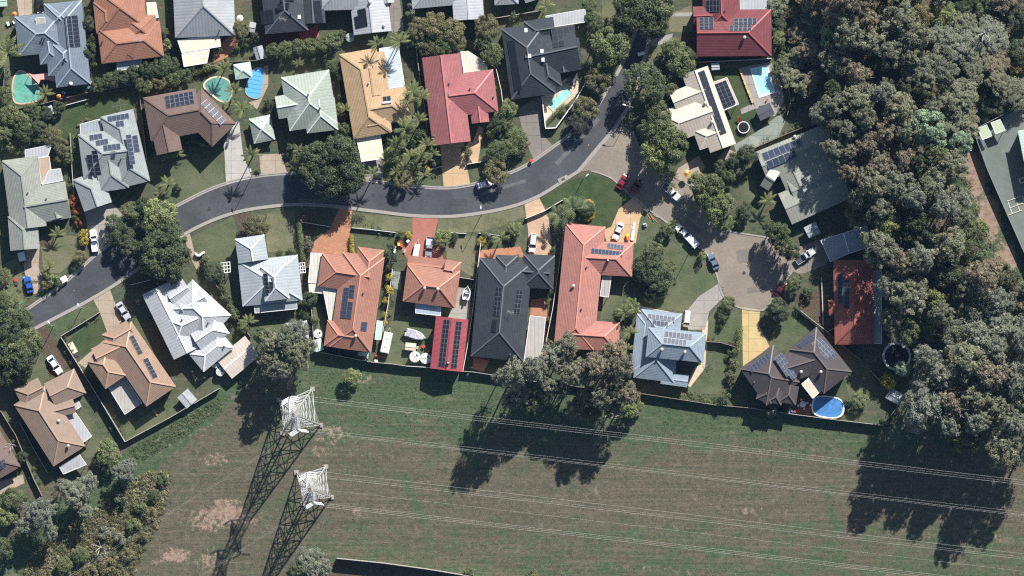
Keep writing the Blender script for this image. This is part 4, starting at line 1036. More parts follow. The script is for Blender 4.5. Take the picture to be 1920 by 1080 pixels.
for q, l in (([(1833, 241), (1850, 234), (1860, 255), (1842, 262)], "left pale green shelter roof on the green court"), ([(1858, 230), (1875, 224), (1885, 244), (1867, 251)], "right pale green shelter roof on the green court")):
    q = open_roof("shelter", l, "shelter", q, 3.0, plain("mint shelter sheet", (.40, .46, .33), .5)); q.root["group"] = "shelters on the court"
hall = H("green roofed hall corner cut by the right edge beside the court", "hall on the court", (1950, 270), [(1953, 236, 1972, 330, 90, 'g', 'g', 4.6, 8)], M_GREENAWN, cat="hall", name="hall")

# white lattice pergolas
for quad, l in (([(414, 493), (431, 491), (432, 510), (415, 512)], "white lattice pergola left of the blue grey steel roofed house"), ([(558, 494), (571, 492), (573, 511), (560, 512)], "white lattice pergola right of the blue grey steel roofed house")):
    cx = sum(p[0] for p in quad) / 4; cy = sum(p[1] for p in quad) / 4; c = W(cx, cy)
    t = thing("pergola", l, "pergola", c, 0, "white pergolas"); P = [W(x, y, 2.4) - c for x, y in quad]
    for k in range(4):
        f = k / 3
        for a, b in ((P[0].lerp(P[1], f), P[3].lerp(P[2], f)), (P[0].lerp(P[3], f) + Vector((0, 0, .1)), P[1].lerp(P[2], f) + Vector((0, 0, .1)))):
            m = MB(); m.bar(a, b, .16, .14, TRIM_W); m.build("beam", t)
    for p in P: m = MB(); m.box((p.x, p.y, 1.17), (.12, .12, 2.34), TRIM_W); m.build("post", t)

# ------------------------------------------------------------------ plants
def leaf_mesh(name, clusters, leaf, m, rng, flat=0.45, fill=0.12):
    """clusters: (x,y,z,r,squash,n). Many small leaf shaped faces on lumpy shells; tone varies by clump and leaf, at random"""
    V, T = [], []
    for (cx, cy, cz, r, sq, n) in clusters:
        d = rng.normal(size=(n, 3)); d[:, 2] = d[:, 2] + 0.35; d /= np.linalg.norm(d, axis=1)[:, None]
        rad = r * rng.uniform(.72, 1.06, n); inner = rng.random(n) < fill; rad[inner] *= rng.uniform(.2, .8, inner.sum())
        p = d * rad[:, None]; p[:, 2] *= sq; p += (cx, cy, cz)
        nn = d + rng.normal(size=(n, 3)) * .55; nn[:, 2] += flat; nn /= np.linalg.norm(nn, axis=1)[:, None]
        a = np.cross(nn, rng.normal(size=(n, 3))); a /= np.linalg.norm(a, axis=1)[:, None]; b = np.cross(nn, a)
        L = leaf * rng.uniform(.55, 1.35, n)[:, None]; wd = L * rng.uniform(.42, .7, n)[:, None]
        V.append(np.stack([p + a * L, p + b * wd - a * L * .1, p - a * L, p - b * wd - a * L * .1], 1).reshape(-1, 3))
        T.append(np.clip(rng.uniform(.72, 1.28) * rng.uniform(.72, 1.28, n), .4, 1.7))
    V = np.concatenate(V); T = np.concatenate(T); n = len(T)
    me = bpy.data.meshes.new(name)
    me.vertices.add(n * 4); me.vertices.foreach_set("co", V.astype(np.float32).ravel())
    me.loops.add(n * 4); me.loops.foreach_set("vertex_index", np.arange(n * 4, dtype=np.int32))
    me.polygons.add(n); me.polygons.foreach_set("loop_start", np.arange(n, dtype=np.int32) * 4)
    me.update(calc_edges=True)
    at = me.attributes.new("tone", 'FLOAT_COLOR', 'FACE')
    j = rng.uniform(-.06, .06, (n, 3)); col = np.concatenate([np.clip(T[:, None] * (1 + j), 0, 2), np.ones((n, 1))], 1)
    at.data.foreach_set("color", col.astype(np.float32).ravel())
    me.materials.append(m)
    return me

def limb_mesh(name, top, spread, ends, m, r0, rng):
    mb = MB(); k = top * .45
    mb.tube([(0, 0, 0), (rng.uniform(-.1, .1) * spread * .3, 0, k * .6), (0, 0, k), (spread * .08, 0, top * .8)], [r0, r0 * .8, r0 * .65, r0 * .25], m, 7)
    for e in ends:
        e = Vector(e); mid = Vector((e.x * .45, e.y * .45, k + (e.z - k) * .65))
        mb.tube([(0, 0, k * .92), mid, e], [r0 * .5, r0 * .32, r0 * .1], m, 5)
    return mb.mesh(name)

PROTO = {}
def protos(kind):
    """three shapes of each kind, built once in metres, for a crown radius R0 and height H0"""
    if kind in PROTO: return PROTO[kind]
    out = []
    for v in range(3):
        rng = np.random.default_rng(hash_seed(kind) + v); R0, cl = 4.0, []
        if kind in ("gum", "gumb", "grey"):
            H0 = 20; R0 = 4.4
            for i in range(110):
                an = rng.uniform(0, 6.283); q = R0 * math.sqrt(rng.random()) * (.78 + .2 * math.sin(an * 3 + v) + .1 * math.sin(an * 5))
                z = H0 - .8 - (q / R0) ** 2 * 3.4 - rng.uniform(0, 3.8)
                cl.append((q * math.cos(an), q * math.sin(an), z, rng.uniform(.35, .9), .75, 62))
            for i in range(12):
                an = rng.uniform(0, 6.283); q = R0 * rng.uniform(.3, .9)
                cl.append((q * math.cos(an), q * math.sin(an), H0 - rng.uniform(5.5, 9), rng.uniform(.6, 1.1), .8, 90))
            for i in range(34):
                an = rng.uniform(0, 6.283); q = R0 * rng.uniform(.25, .88); f = rng.uniform(.38, .78)
                cl.append((q * math.cos(an), q * math.sin(an), H0 * f, rng.uniform(.5, 1.1), .9, 62))
            leaf = .19; m = {"gum": L_GUM, "gumb": L_GUMB, "grey": L_GREY}[kind]; bk = BARKP; r0 = .34
        elif kind in ("dense", "mid", "light", "pale", "olive", "purple"):
            H0 = 8; R0 = 4.0
            for i in range(44):
                z = rng.uniform(-.35, 1); an = rng.uniform(0, 6.283); q = math.sqrt(max(0, 1 - z * z)) * rng.uniform(.72, .92)
                cl.append((R0 * q * math.cos(an), R0 * q * math.sin(an), 4.9 + z * 2.5 * rng.uniform(.8, 1.0), rng.uniform(.75, 1.35), .8, 150))
            leaf = .20; m = {"dense": L_DARK, "mid": L_MID, "light": L_LIGHT, "pale": L_PALE, "olive": L_OLIVE, "purple": L_PURP}[kind]; bk = BARK; r0 = .24
        else:
            H0 = 2.2; R0 = 1.5
            for i in range(13):
                z = rng.uniform(-.5, 1); an = rng.uniform(0, 6.283); q = math.sqrt(max(0, 1 - z * z)) * rng.uniform(.5, .85)
                cl.append((R0 * q * math.cos(an), R0 * q * math.sin(an), 1.15 + z * .75, rng.uniform(.4, .75), .85, 90))
            leaf = .13; m = {"sdark": L_DARK, "smid": L_MID, "slight": L_LIGHT, "syel": L_YEL, "srust": L_RUST, "solive": L_OLIVE, "sgrey": L_GREY}[kind]; bk = BARK; r0 = .07
        cr = leaf_mesh("crown", cl, leaf, m, rng)
        ends = [c[:3] for c in cl[::max(1, len(cl) // 7)]][:7]
        out.append((cr, limb_mesh("trunk", H0 - (3 if H0 > 10 else H0 * .4), R0, ends, bk, r0, rng), R0, H0))
    PROTO[kind] = out
    return out
def hash_seed(s): return sum(ord(c) * (i + 3) for i, c in enumerate(s))

PLANTS = []   # (object, words, px, py)
NOUN = {"gum": ("gum_tree", "olive green gum tree", "gum tree"), "gumb": ("gum_tree", "brownish gum tree", "gum tree"), "grey": ("gum_tree", "grey green tree", "tree"),
        "dense": ("broadleaf_tree", "dark green tree", "tree"), "mid": ("broadleaf_tree", "mid green tree", "tree"), "light": ("broadleaf_tree", "light green tree", "tree"),
        "pale": ("broadleaf_tree", "pale mint green tree", "tree"), "olive": ("broadleaf_tree", "olive brown tree", "tree"), "purple": ("broadleaf_tree", "blackish purple tree", "tree"),
        "sdark": ("garden_shrub", "dark green shrub", "shrub"), "smid": ("garden_shrub", "mid green shrub", "shrub"), "slight": ("garden_shrub", "light green shrub", "shrub"),
        "syel": ("garden_shrub", "yellow shrub", "shrub"), "srust": ("garden_shrub", "rust red shrub", "shrub"), "solive": ("garden_shrub", "olive shrub", "shrub"), "sgrey": ("garden_shrub", "grey green shrub", "shrub"),
        "palm": ("palm_tree", "star shaped palm", "palm"), "fern": ("tree_fern", "low feathery palm", "palm")}
def plant(kind, px, py, r, ht, label=None, group=None):
    """crown radius in pixels, height in metres; the crown sits over (px,py)"""
    cr, tr, R0, H0 = R.choice(protos(kind))
    p = W(px, py, ht * .75); p.z = 0
    nm, wd, cat = NOUN[kind]
    t = thing(nm, label, cat, p, 0, group)
    a = R.uniform(0, 6.283); k = r * S / R0; kz = ht / H0
    sx = R.uniform(.9, 1.1)
    Mx = Matrix.Rotation(a, 4, 'Z') @ Matrix.Diagonal((k * sx, k / sx, kz, 1))
    link("crown", cr, t, Mx)
    link("trunk", tr, t, Matrix.Rotation(a, 4, 'Z') @ Matrix.Diagonal((k * sx, k / sx, kz, 1)))
    if label is None: PLANTS.append((t, kind, r, px, py))
    return t

def frond_mesh(L, m, n=11, droop=.5, wd=.42):
    """one frond: a bent midrib with leaflets either side, along +x from the origin"""
    mb = MB(); P = []
    for i in range(n + 1):
        f = i / n; P.append(Vector((L * (f - .12 * f * f), 0, L * (.28 * f - droop * f * f))))
    mb.tube(P[::3], [.05 * (1 - .8 * i / (len(P[::3]) - 1)) + .008 for i in range(len(P[::3]))], m, 4)
    for i in range(2, n + 1):
        f = i / n; w = wd * L * math.sin(math.pi * min(1, .18 + f * .8)) * .55; p = P[i]
        for sg in (-1, 1):
            tip = p + Vector((w * .55, sg * w, -w * .35)); b0 = p + Vector((-.06 * L / 3, 0, 0)); b1 = p + Vector((.13 * L / 3, 0, .0))
            mid = (p + tip) / 2 + Vector((0, 0, .03))
            mb.add([b0, b1, mid + Vector((.085, 0, 0)), tip, mid - Vector((.085, 0, 0))], [(0, 1, 2, 3, 4)] if sg > 0 else [(4, 3, 2, 1, 0)], m)
    me = mb.mesh("frond")
    at = me.attributes.new("tone", 'FLOAT_COLOR', 'FACE'); n = len(me.polygons); rg = np.random.default_rng(3)
    t = rg.uniform(.75, 1.35, n); at.data.foreach_set("color", np.stack([t, t, t, np.ones(n)], 1).astype(np.float32).ravel())
    return me
FROND = [frond_mesh(2.6, L_PALM, 11, .42, .30), frond_mesh(2.6, L_PALM, 11, .6, .30), frond_mesh(2.6, L_PALM, 10, .25, .26)]
FROND_D = [frond_mesh(2.6, L_MID, 11, .5, .5), frond_mesh(2.6, L_MID, 11, .7, .5)]
def palm(px, py, r, ht, nf=13, dark=False, label=None, kind="palm"):
    p = W(px, py, ht); p.z = 0
    t = thing(NOUN[kind][0], label, "palm", p)
    mb = MB(); b = R.uniform(-.25, .25)
    mb.tube([(b, b * .5, 0), (b * .5, b * .2, ht * .5), (0, 0, ht)], [.17, .13, .11], BARKP if ht > 4 else BARK, 7); mb.build("trunk", t)
    k = r * S / 2.05
    for i in range(nf):
        me = R.choice(FROND_D if dark else FROND); a = i * 6.283 / nf * (1 if i < nf * .7 else 1.37) + R.uniform(-.22, .22)
        up = R.uniform(-.15, .25) + (.35 if i >= nf * .7 else 0); s = k * R.uniform(.82, 1.08) * (.8 if i >= nf * .7 else 1)
        link("frond", me, t, Matrix.Translation((0, 0, ht)) @ Matrix.Rotation(a, 4, 'Z') @ Matrix.Rotation(-up, 4, 'Y') @ Matrix.Scale(s, 4))
    if label is None: PLANTS.append((t, kind, r, px, py))
    return t

def hedge(pts, w, ht, m, label):
    """a clipped hedge along a pixel line"""
    rng = np.random.default_rng(int(pts[0][0])); P = [W(*p) for p in pts]; c = sum(P, Vector()) / len(P); cl = []
    for a, b in zip(P, P[1:]):
        n = max(2, int((b - a).length / (w * .42)))
        for i in range(n + 1):
            q = a.lerp(b, i / n) - c; k = w * .62
            for zz in ([ht * .25, ht - k * .5] if ht > 1.3 else [ht - k * .5]): cl.append((q.x + rng.uniform(-.06, .06), q.y + rng.uniform(-.06, .06), max(zz, .2), k, .8, 110))
    t = thing("hedge", label, "hedge", c)
    link("foliage", leaf_mesh("hedge_foliage", cl, .10, m, rng, .3), t)
    mb = MB()
    for a, b in zip(P, P[1:]):
        for i in range(max(2, int((b - a).length / 1.2))):
            q = a.lerp(b, (i + .5) / max(2, int((b - a).length / 1.2))) - c; mb.tube([(q.x, q.y, 0), (q.x, q.y, ht * .6)], [.04, .02], BARK, 4)
    o = mb.build("stems", t); o["kind"] = "stuff"
    return t

for q in """13 98 32 6 palm|420 130 18 5 palm|440 170 17 5 palm|455 205 18 6 palm|430 196 14 4 palm|471 290 19 8.5 palm|708 82 18 9 palm|750 78 21 9.5 palm|775 172 22 9 palm|790 184 20 7 palm
765 186 16 8 palm|760 240 24 10 palm|786 226 17 7 palm|1025 12 16 5 palm|1120 75 17 6 palm|940 448 18 4.5 palm|1078 392 27 6 dpalm|1048 404 20 5 dpalm|1172 586 17 6 palm|1182 624 14 6 palm
1176 655 13 5 palm|92 500 13 3 palm|745 78 14 8 palm|800 272 17 8.5 palm|780 312 14 3 palm|812 288 14 7 palm|1260 350 11 3 palm|28 566 12 5 palm|790 292 15 4 palm
108 440 16 3 fern|85 176 17 3 fern|315 346 17 3 fern|300 362 14 2.5 fern|335 290 15 2.2 fern|312 296 13 2 fern|466 604 18 3 fern|1232 190 15 3.5 fern|1440 376 18 4 fern|735 300 13 2.5 fern|757 316 14 2.5 fern|803 300 14 2.5 fern|1262 332 12 2.5 fern|560 120 12 3 fern|602 205 0 0 fern|745 272 17 5 palm|724 302 14 4 palm|796 328 15 4 palm|770 292 17 5.5 palm|742 322 13 3 palm|822 262 13 5 palm|700 326 15 6 palm|648 205 12 4 palm|560 282 12 3 palm""".replace("\n", "|").split("|"):
    x, y, r, ht, k = q.split(); x, y, r, ht = float(x), float(y), float(r), float(ht)
    if r == 0: continue
    palm(x, y, r, ht, 12 if ht > 4 else 10, k == "dpalm", None, "fern" if k == "fern" else "palm")

TREES = """165 45 14 5 dense|170 72 13 4 sdark|166 95 15 5 dense|173 20 11 3 sdark|176 115 11 3 sdark|183 160 14 4 dense|205 150 15 4.5 dense|228 144 16 4.5 dense|250 138 15 4.5 dense|275 132 16 5 dense|300 126 17 5 mid|322 122 15 4.5 dense
270 156 17 4 mid|300 152 15 3.5 olive|324 146 16 4 mid|346 141 14 3.5 dense|308 60 9 2.5 smid|314 85 12 3 slight|311 106 9 2.5 smid|450 55 17 5 olive|478 70 10 3 sdark|465 80 9 2.5 sdark|410 92 8 2 smid|388 128 9 2.5 slight|362 128 9 2.5 smid
6 182 18 5 mid|15 216 20 5 mid|40 228 18 5 mid|60 206 15 4 mid|86 212 13 4 dense|111 200 11 3.5 dense|6 252 16 5 mid|42 252 17 5 dense|72 240 15 4.5 dense|99 256 18 4.5 olive|116 276 15 4 olive|126 296 12 3.5 smid|76 258 13 3.5 mid|20 276 11 3 slight
382 267 11 2.2 slight|335 350 9 2 sdark|515 95 15 4.5 mid|536 92 15 4.5 mid|558 89 15 4.5 mid|580 87 15 5 mid|602 84 15 5 mid|623 78 16 5 mid|641 64 10 3.5 smid|626 124 14 3.5 mid|641 142 12 3 smid|632 205 12 3 mid|631 242 12 3.5 mid|640 182 8 2.5 smid
505 196 11 3 sdark|546 277 10 3 smid|505 105 10 3 smid|650 272 14 4.5 mid|646 242 12 4 mid|484 320 6 1 smid
598 300 34 10 dense|636 292 38 12 dense|652 326 34 11 dense|612 338 36 11 dense|578 318 26 9 dense|640 345 26 9 dense|564 300 14 6 mid
785 54 20 6 olive|815 48 25 6.5 olive|846 60 24 6.5 olive|830 86 21 5.5 mid|798 85 18 5 olive|780 78 12 4 mid|860 80 14 4.5 olive|770 20 14 4 sgrey|913 50 23 6 olive|922 102 21 6 mid|908 80 13 5 mid|962 32 9 2.5 smid|885 45 8 2.5 smid
738 328 9 2.5 smid|730 285 11 2.5 slight|746 300 9 2.5 slight|768 330 9 2.2 slight|785 290 13 3 slight|815 304 10 2.5 slight|800 318 8 2 syel|724 265 8 2 smid|792 250 12 3 smid|772 270 9 2.5 smid|756 338 17 4.5 olive|640 215 9 3 smid
874 285 12 3 smid|872 232 8 2 smid|876 248 8 2 smid|952 204 18 4.5 light|930 232 18 4 dense|966 264 23 5 mid|934 284 21 5 mid|982 270 12 4 olive|930 322 23 5.5 olive|950 235 12 4 mid|918 250 9 3 smid
1115 38 18 5 mid|1126 62 14 4 mid|1105 12 14 4 mid|1145 86 35 9 mid|1122 150 24 6 olive|1100 202 22 5 olive|1084 232 21 4.5 purple|1056 208 7 1.5 smid|1068 200 7 1.5 smid
1198 18 38 10 dense|1236 8 30 10 mid|1178 34 28 9 dense|1220 48 24 9 dense|1170 6 20 9 dense|1207 156 39 10 dense|1276 112 29 6 mid|1264 90 20 5 mid|1292 102 16 5 dense|1234 215 24 8 mid|1242 254 29 11 mid|1226 292 26 11 light|1262 275 30 12 mid|1240 302 24 10 light|1216 240 18 7 mid|1247 48 8 3 sdark|1256 170 14 5 mid
136 376 11 2.5 srust|144 396 10 2.2 srust|148 418 9 2 srust|140 408 7 1.8 smid|158 440 10 2.6 syel|157 452 9 2.4 syel|150 482 13 3.5 olive|128 350 9 2.5 smid
212 420 17 5 mid|226 440 21 6 dense|240 462 19 6 dense|246 396 17 5 mid|268 386 16 5 dense|300 402 31 8 light|312 428 26 8 mid|284 420 18 7 light|306 470 36 10 dense|330 478 26 9 dense|288 492 28 10 dense|318 502 26 9 dense|282 466 24 9 dense|330 450 20 8 mid
86 512 10 2.5 slight|98 524 12 3 slight|86 536 10 2.5 solive|110 530 9 2.5 smid|8 520 15 5 mid|6 562 18 5 mid|24 592 26 6 mid|46 600 18 5 mid|22 632 28 9 dense|54 644 26 9 mid|36 680 30 9 dense|6 668 30 9 mid|30 655 28 10 mid|10 700 24 8 dense
402 510 18 4 dense|388 498 10 3 smid|424 560 10 3 smid|440 590 11 3.5 smid|432 575 8 2.5 smid|415 540 9 2.5 sdark|478 422 21 4.5 olive|493 428 13 4 olive|526 472 7 1.4 smid|546 470 8 1.4 smid|578 462 10 3.5 sgrey|578 448 8 3 sgrey|580 562 15 4 dense|590 600 9 3 smid|572 590 10 3 sdark|455 612 12 3.5 mid|385 488 9 3 smid
508 642 26 13 gum|540 640 30 15 gum|560 668 28 15 gum|526 688 28 16 gum|556 618 22 12 grey|500 672 20 12 gum|575 650 18 13 gum|545 660 22 16 gum|490 630 16 9 mid
733 464 9 4.5 sdark|734 486 10 4.5 sdark|728 502 7 3 smid|730 520 9 2.2 syel|729 545 10 2.4 syel|724 562 8 2 syel|722 590 6 2 syel|720 606 6 2 syel|829 446 16 3.5 light|852 446 9 2 sdark|767 440 8 1.6 syel|752 440 8 2 smid|840 436 9 2.5 slight|966 430 14 3.2 light|902 452 9 2.2 syel|922 446 9 2 sgrey|908 440 7 2 smid|968 482 6 1.5 smid|954 444 8 2 sdark|1024 568 6 1.4 sdark|1036 470 7 2 sdark|1034 500 8 2 smid|1032 545 7 2 smid|1028 600 6 2 smid|1026 640 6 2 smid
1100 392 15 3 dense|1090 378 10 2.5 mid|1130 456 9 2 sdark|1216 490 27 6 dense|1236 522 25 5.5 mid|1212 512 21 5 dense|1226 468 17 5 mid|1256 500 12 3 mid|1238 545 14 3 mid|1222 548 14 3.5 dense|1250 430 14 4 mid|1262 420 8 3 smid|1182 576 17 4 light|1162 590 12 4 mid|1216 560 10 2 sgrey|1228 556 8 2 sgrey|1245 535 9 2 sgrey
965 702 30 26 grey|996 692 27 26 grey|1042 668 32 17 grey|1062 648 26 18 gum|1080 700 30 18 gum|1022 722 24 15 gum|1120 690 34 21 gumb|1160 690 30 23 gumb|1152 658 24 19 gumb|1176 738 26 19 gumb|1132 742 28 19 gum|1178 768 17 6 light|1102 742 22 13 gum|940 705 18 17 grey|1050 730 20 11 gum|1195 760 13 4 light|975 742 22 14 grey|955 752 18 12 grey|998 758 20 12 mid|1078 765 20 11 gum|1110 778 18 9 light|1012 690 20 20 grey|1148 765 20 13 gum
1352 380 25 8.5 light|1336 350 22 9 mid|1310 346 20 9 mid|1340 398 20 8.5 light|1322 372 20 9 mid|1396 396 16 4 dense|1361 418 15 3.5 light|1402 290 19 6 dense|1376 302 15 5 dense|1352 312 12 4 mid|1366 330 14 4.5 mid|1460 440 21 9.5 mid|1472 462 19 9 mid|1446 430 15 8 mid|1486 474 15 8 dense|1490 532 14 4 mid|1515 552 13 2.5 sdark|1500 520 8 2 smid|1458 576 18 5.5 dense|1466 590 14 5 dense|1445 584 11 4 mid
1365 570 14 3.5 mid|1356 596 10 2.5 smid|1350 612 7 1.6 sdark|1318 480 9 3.2 slight|1375 682 11 2.5 smid|1370 704 11 2.5 smid|1376 722 9 2.5 smid|1356 748 15 3.5 smid|1372 660 9 2.5 smid|1446 766 17 4 sgrey|1430 772 9 2.5 smid|1474 670 6 1.2 slight|1474 768 9 2 smid|1612 750 16 3.5 light|1668 716 15 4 syel2|1650 690 12 3 sdark|1590 752 9 2.5 smid|1340 700 0 0 smid
205 850 24 6 light|190 862 16 5 dense|232 885 24 8 grey|140 925 29 10 grey|166 905 20 9 grey|115 910 14 7 grey|75 962 34 11 grey|50 985 22 9 grey|25 938 24 7 mid|10 966 20 6 light|40 858 11 4 dense|244 872 14 7 grey|95 1000 16 8 grey|160 960 16 8 grey|5 1030 20 6 mid
584 1052 32 7 grey|606 1064 18 6 grey|560 1070 16 6 mid|880 1074 12 3 smid|1000 1080 12 2.5 smid|660 708 17 4.5 light|225 935 14 4 sgrey|262 950 13 2.5 smid|290 930 12 2.5 smid|250 985 14 2.5 smid|226 1010 13 2.5 sgrey|268 1006 10 2 solive|306 900 12 2.5 smid|282 965 12 2.5 solive|195 1000 14 2.5 sgrey|200 1062 16 2.5 solive|150 1040 15 3 mid|120 1060 15 3.5 mid|240 1040 13 2.2 solive|170 1075 14 2.5 solive|235 905 10 2 slight"""
for q in TREES.replace("\n", "|").split("|"):
    x, y, r, ht, k = q.split(); x, y, r, ht = float(x), float(y), float(r), float(ht)
    if r: plant({"syel2": "syel"}.get(k, k), x, y, r, ht)

# bushland: crown centres by dart throwing in the forest outline; same look for all of one kind in one part of the bush
FGROUP = {}
def forest():
    rg = random.Random(21); pts = []
    fixed = [(1737, 236, 33, "pale", 17), (1752, 262, 24, "pale", 15), (1803, 268, 22, "pale", 13), (1555, 60, 16, "pale", 13), (1551, 78, 13, "pale", 12), (1462, 72, 14, "light", 3.5), (1470, 105, 10, "light", 3), (1692, 690, 15, "pale", 8), (1668, 425, 26, "light", 16), (1562, 282, 25, "gum", 17), (1594, 322, 23, "gumb", 17), (1612, 372, 24, "gum", 18), (1560, 232, 24, "gum", 15)]
    for f in fixed: pts.append(f)
    tries = 0
    while tries < 6000:
        tries += 1
        x, y = rg.uniform(1440, 1960), rg.uniform(-40, 850)
        if not bool(in_poly(np.array(x), np.array(y), FOREST)): continue
        if x > 1815 and y < 215 and rg.random() < .8: continue
        if x > 1920 and y < 420: continue
        if y > 480 and x > 1865 and rg.random() < .4: continue
        if (x - 1745) ** 2 + (y - 372) ** 2 < 26 ** 2: continue
        edge = (x < 1500 and y < 230) or (x < 1560 and 200 < y < 320)
        r = rg.uniform(18, 27) if edge else rg.uniform(24, 41)
        if y > 640: r *= 1.08
        if any((x - a) ** 2 + (y - b) ** 2 < ((r + c) * .585) ** 2 for a, b, c, *_ in pts): continue
        k = rg.choices(["gum", "gumb", "grey", "mid", "light", "olive", "dense"], [.50, .17, .18, .06, .02, .03, .04] if y < 520 else [.42, .08, .38, .05, .02, .02, .03])[0]
        if edge and x < 1480: k = rg.choice(["mid", "dense", "gum"])
        ht = rg.uniform(14, 21) if not edge else (rg.uniform(4, 5.5) if y < 150 else rg.uniform(5, 8))
        if x < 1548 and y < 175: ht = min(ht, rg.uniform(4, 8))
        if x > 1790 and y < 260: ht = rg.uniform(5, 8)
        elif x > 1740 and y < 200: ht = rg.uniform(9, 13)
        if y > 640: ht = rg.uniform(23, 28)
        elif 1630 < x < 1730 and 340 < y < 570: ht = rg.uniform(18, 22)
        elif 1535 < x < 1660 and 150 < y < 330: ht = rg.uniform(16, 20)
        if y < 560 and rg.random() < .12: k = 'dense'
        if k in ("mid", "dense", "light", "olive"): ht *= .8; r *= rg.uniform(.7, .95)
        pts.append((x, y, r, k, ht))
    return pts
FP = forest()
ORD = ["", "first", "second", "third", "fourth", "fifth", "sixth", "seventh", "eighth", "ninth", "tenth", "eleventh", "twelfth", "thirteenth", "fourteenth", "fifteenth", "sixteenth"]
FROW = {}
for (x, y, r, k, ht) in FP: FROW.setdefault((k, max(0, int((y + 40) // 64))), []).append((x, y, r, k, ht))
for (k, row), L in FROW.items():
    L.sort()
    for i, (x, y, r, k, ht) in enumerate(L):
        w = f"in bushland's {'top' if row == 0 else ORD[row + 1]} row"
        lab = f"{NOUN[k][1]} {w}{'' if row == 0 else ' from top'}, only one of its colour" if len(L) == 1 else f"{'leftmost' if i == 0 else 'rightmost' if i == len(L) - 1 else ORD[i + 1] + ' from left'} {NOUN[k][1]} {w}{'' if row == 0 else ' from top'}"
        plant(k, x, y, r, ht, lab, "bushland trees")

# dead trees with pale bare branches
def dead(px, py, r, ht, label):
    p = W(px, py, ht * .8); p.z = 0
    t = thing("dead_tree", label, "dead tree", p); mb = MB()
    mb.tube([(0, 0, 0), (.1, 0, ht * .4), (0, .2, ht * .8)], [.28, .2, .1], BARKP, 7); mb.build("trunk", t)
    for i in range(7):
        a = i * .9 + R.uniform(-.2, .2); q = r * S * R.uniform(.6, 1.05); e = Vector((q * math.cos(a), q * math.sin(a), ht * R.uniform(.8, 1.0))); b = MB()
        m = Vector((e.x * .5, e.y * .5 + .2, ht * .68)); b.tube([(0, .1, ht * .5), m, e], [.12, .09, .03], BARKP, 5)
        for s_ in (-.5, .5): b.tube([m.lerp(e, .4), m.lerp(e, .6) + Vector((s_ * e.y * .3, -s_ * e.x * .3, .4))], [.06, .02], BARKP, 4)
        b.build("branch", t)
dead(1745, 372, 36, 15, "bare dead tree with white branches in the middle bushland")
for q in ((1612, 148, 30, 17, "bare white limbed tree in the upper left bushland"), (1846, 62, 26, 12, "bare white limbed tree near the top right corner"), (1700, 530, 26, 18, "bare white limbed tree right of the red orange house"), (1812, 640, 28, 20, "bare white limbed tree in the lower bushland"), (1790, 770, 24, 24, "bare limbs above the lower edge of the bushland")): dead(*q)
dead(188, 1028, 18, 5, "bare dead tree in the shrub belt at lower left")
dead(20, 835, 14, 5, "bare branched tree beside the brown house at the left edge")
dead(535, 690, 17, 16.5, "pale bare gum branches over the crown above the larger pylon")

hedge([(561, 421), (569, 487)], 1.1, 2.2, L_LIGHT, "clipped light green hedge along the lawn of the blue grey steel roofed house")
hedge([(659, 443), (660, 470), (664, 478)], .9, 1.4, L_YEL, "clipped yellow hedge beside the terracotta driveway")
hedge([(1388, 616), (1384, 655)], 1.5, 1.7, L_LIGHT, "clipped green hedge along the yellow driveway")
hedge([(1492, 577), (1528, 606), (1544, 620)], .9, 1.6, L_MID, "long clipped hedge along the fence above the dark brown house")
hedge([(661, 407), (680, 407)], 1.6, 1.7, L_DARK, "box shaped dark hedge on the verge by the road")
hedge(smooth([(1092, 379), (1106, 377), (1112, 390), (1110, 405), (1100, 412)], 3), .9, 1.1, L_YEL, "curved yellow hedge ring on the corner lawn")
hedge([(345, 142), (386, 132), (408, 124)], 1.1, 1.8, L_MID, "mid green hedge along the fence below the cream awnings")
hedge([(1024, 230), (1040, 214), (1058, 196)], 1.0, 1.0, L_MID, "low green hedge along the wall of the narrow lap pool")
hedge([(384, 484), (390, 490)], 1.3, 1.6, L_MID, "short clipped hedge block by the gate of the blue grey house")
hedge([(190, 232), (160, 224), (146, 236)], .6, .5, L_OLIVE, "low dry garden edging behind the blue green house")

def scatter(name, poly, n, r0, r1, m, mats, seed, label=None, leaf=.14, per=26, tall=.7):
    rg = np.random.default_rng(seed); xs = [p[0] for p in poly]; ys = [p[1] for p in poly]; cl = []
    while len(cl) < n:
        x, y = rg.uniform(min(xs), max(xs)), rg.uniform(min(ys), max(ys))
        if bool(in_poly(np.array(x), np.array(y), poly)):
            p = W(x, y); r = rg.uniform(r0, r1); cl.append((p.x, p.y, r * .35, r, tall, int(per * r / r0)))
    o = link(name, leaf_mesh(name, cl, leaf, m, rg)); tag(o, label, kind="stuff"); return o
BELT = [(40, 1085), (70, 1030), (120, 985), (180, 950), (235, 905), (280, 885), (318, 884), (322, 905), (306, 960), (285, 1010), (262, 1050), (250, 1085)]
scatter("undergrowth", BELT, 620, .3, .85, L_OLIVE, None, 5, "tangled olive undergrowth filling the lower left corner", .13)
scatter("undergrowth", BELT, 700, .25, .55, leaf_mat("straw reeds", (.275, .26, .165), .1), None, 6, "straw coloured reeds among the undergrowth at lower left", .16)
scatter("undergrowth", BELT, 380, .3, .9, L_MID, None, 8, "mid green undergrowth in the lower left corner", .13)
scatter("undergrowth", [(1560, 0), (1920, 0), (1920, 160), (1830, 225), (1800, 255), (1835, 390), (1890, 500), (1920, 600), (1920, 800), (1760, 790), (1700, 640), (1650, 470), (1590, 310)], 900, .4, 1.3, L_OLIVE, None, 9, "olive undergrowth below the bushland trees", .16, 22)
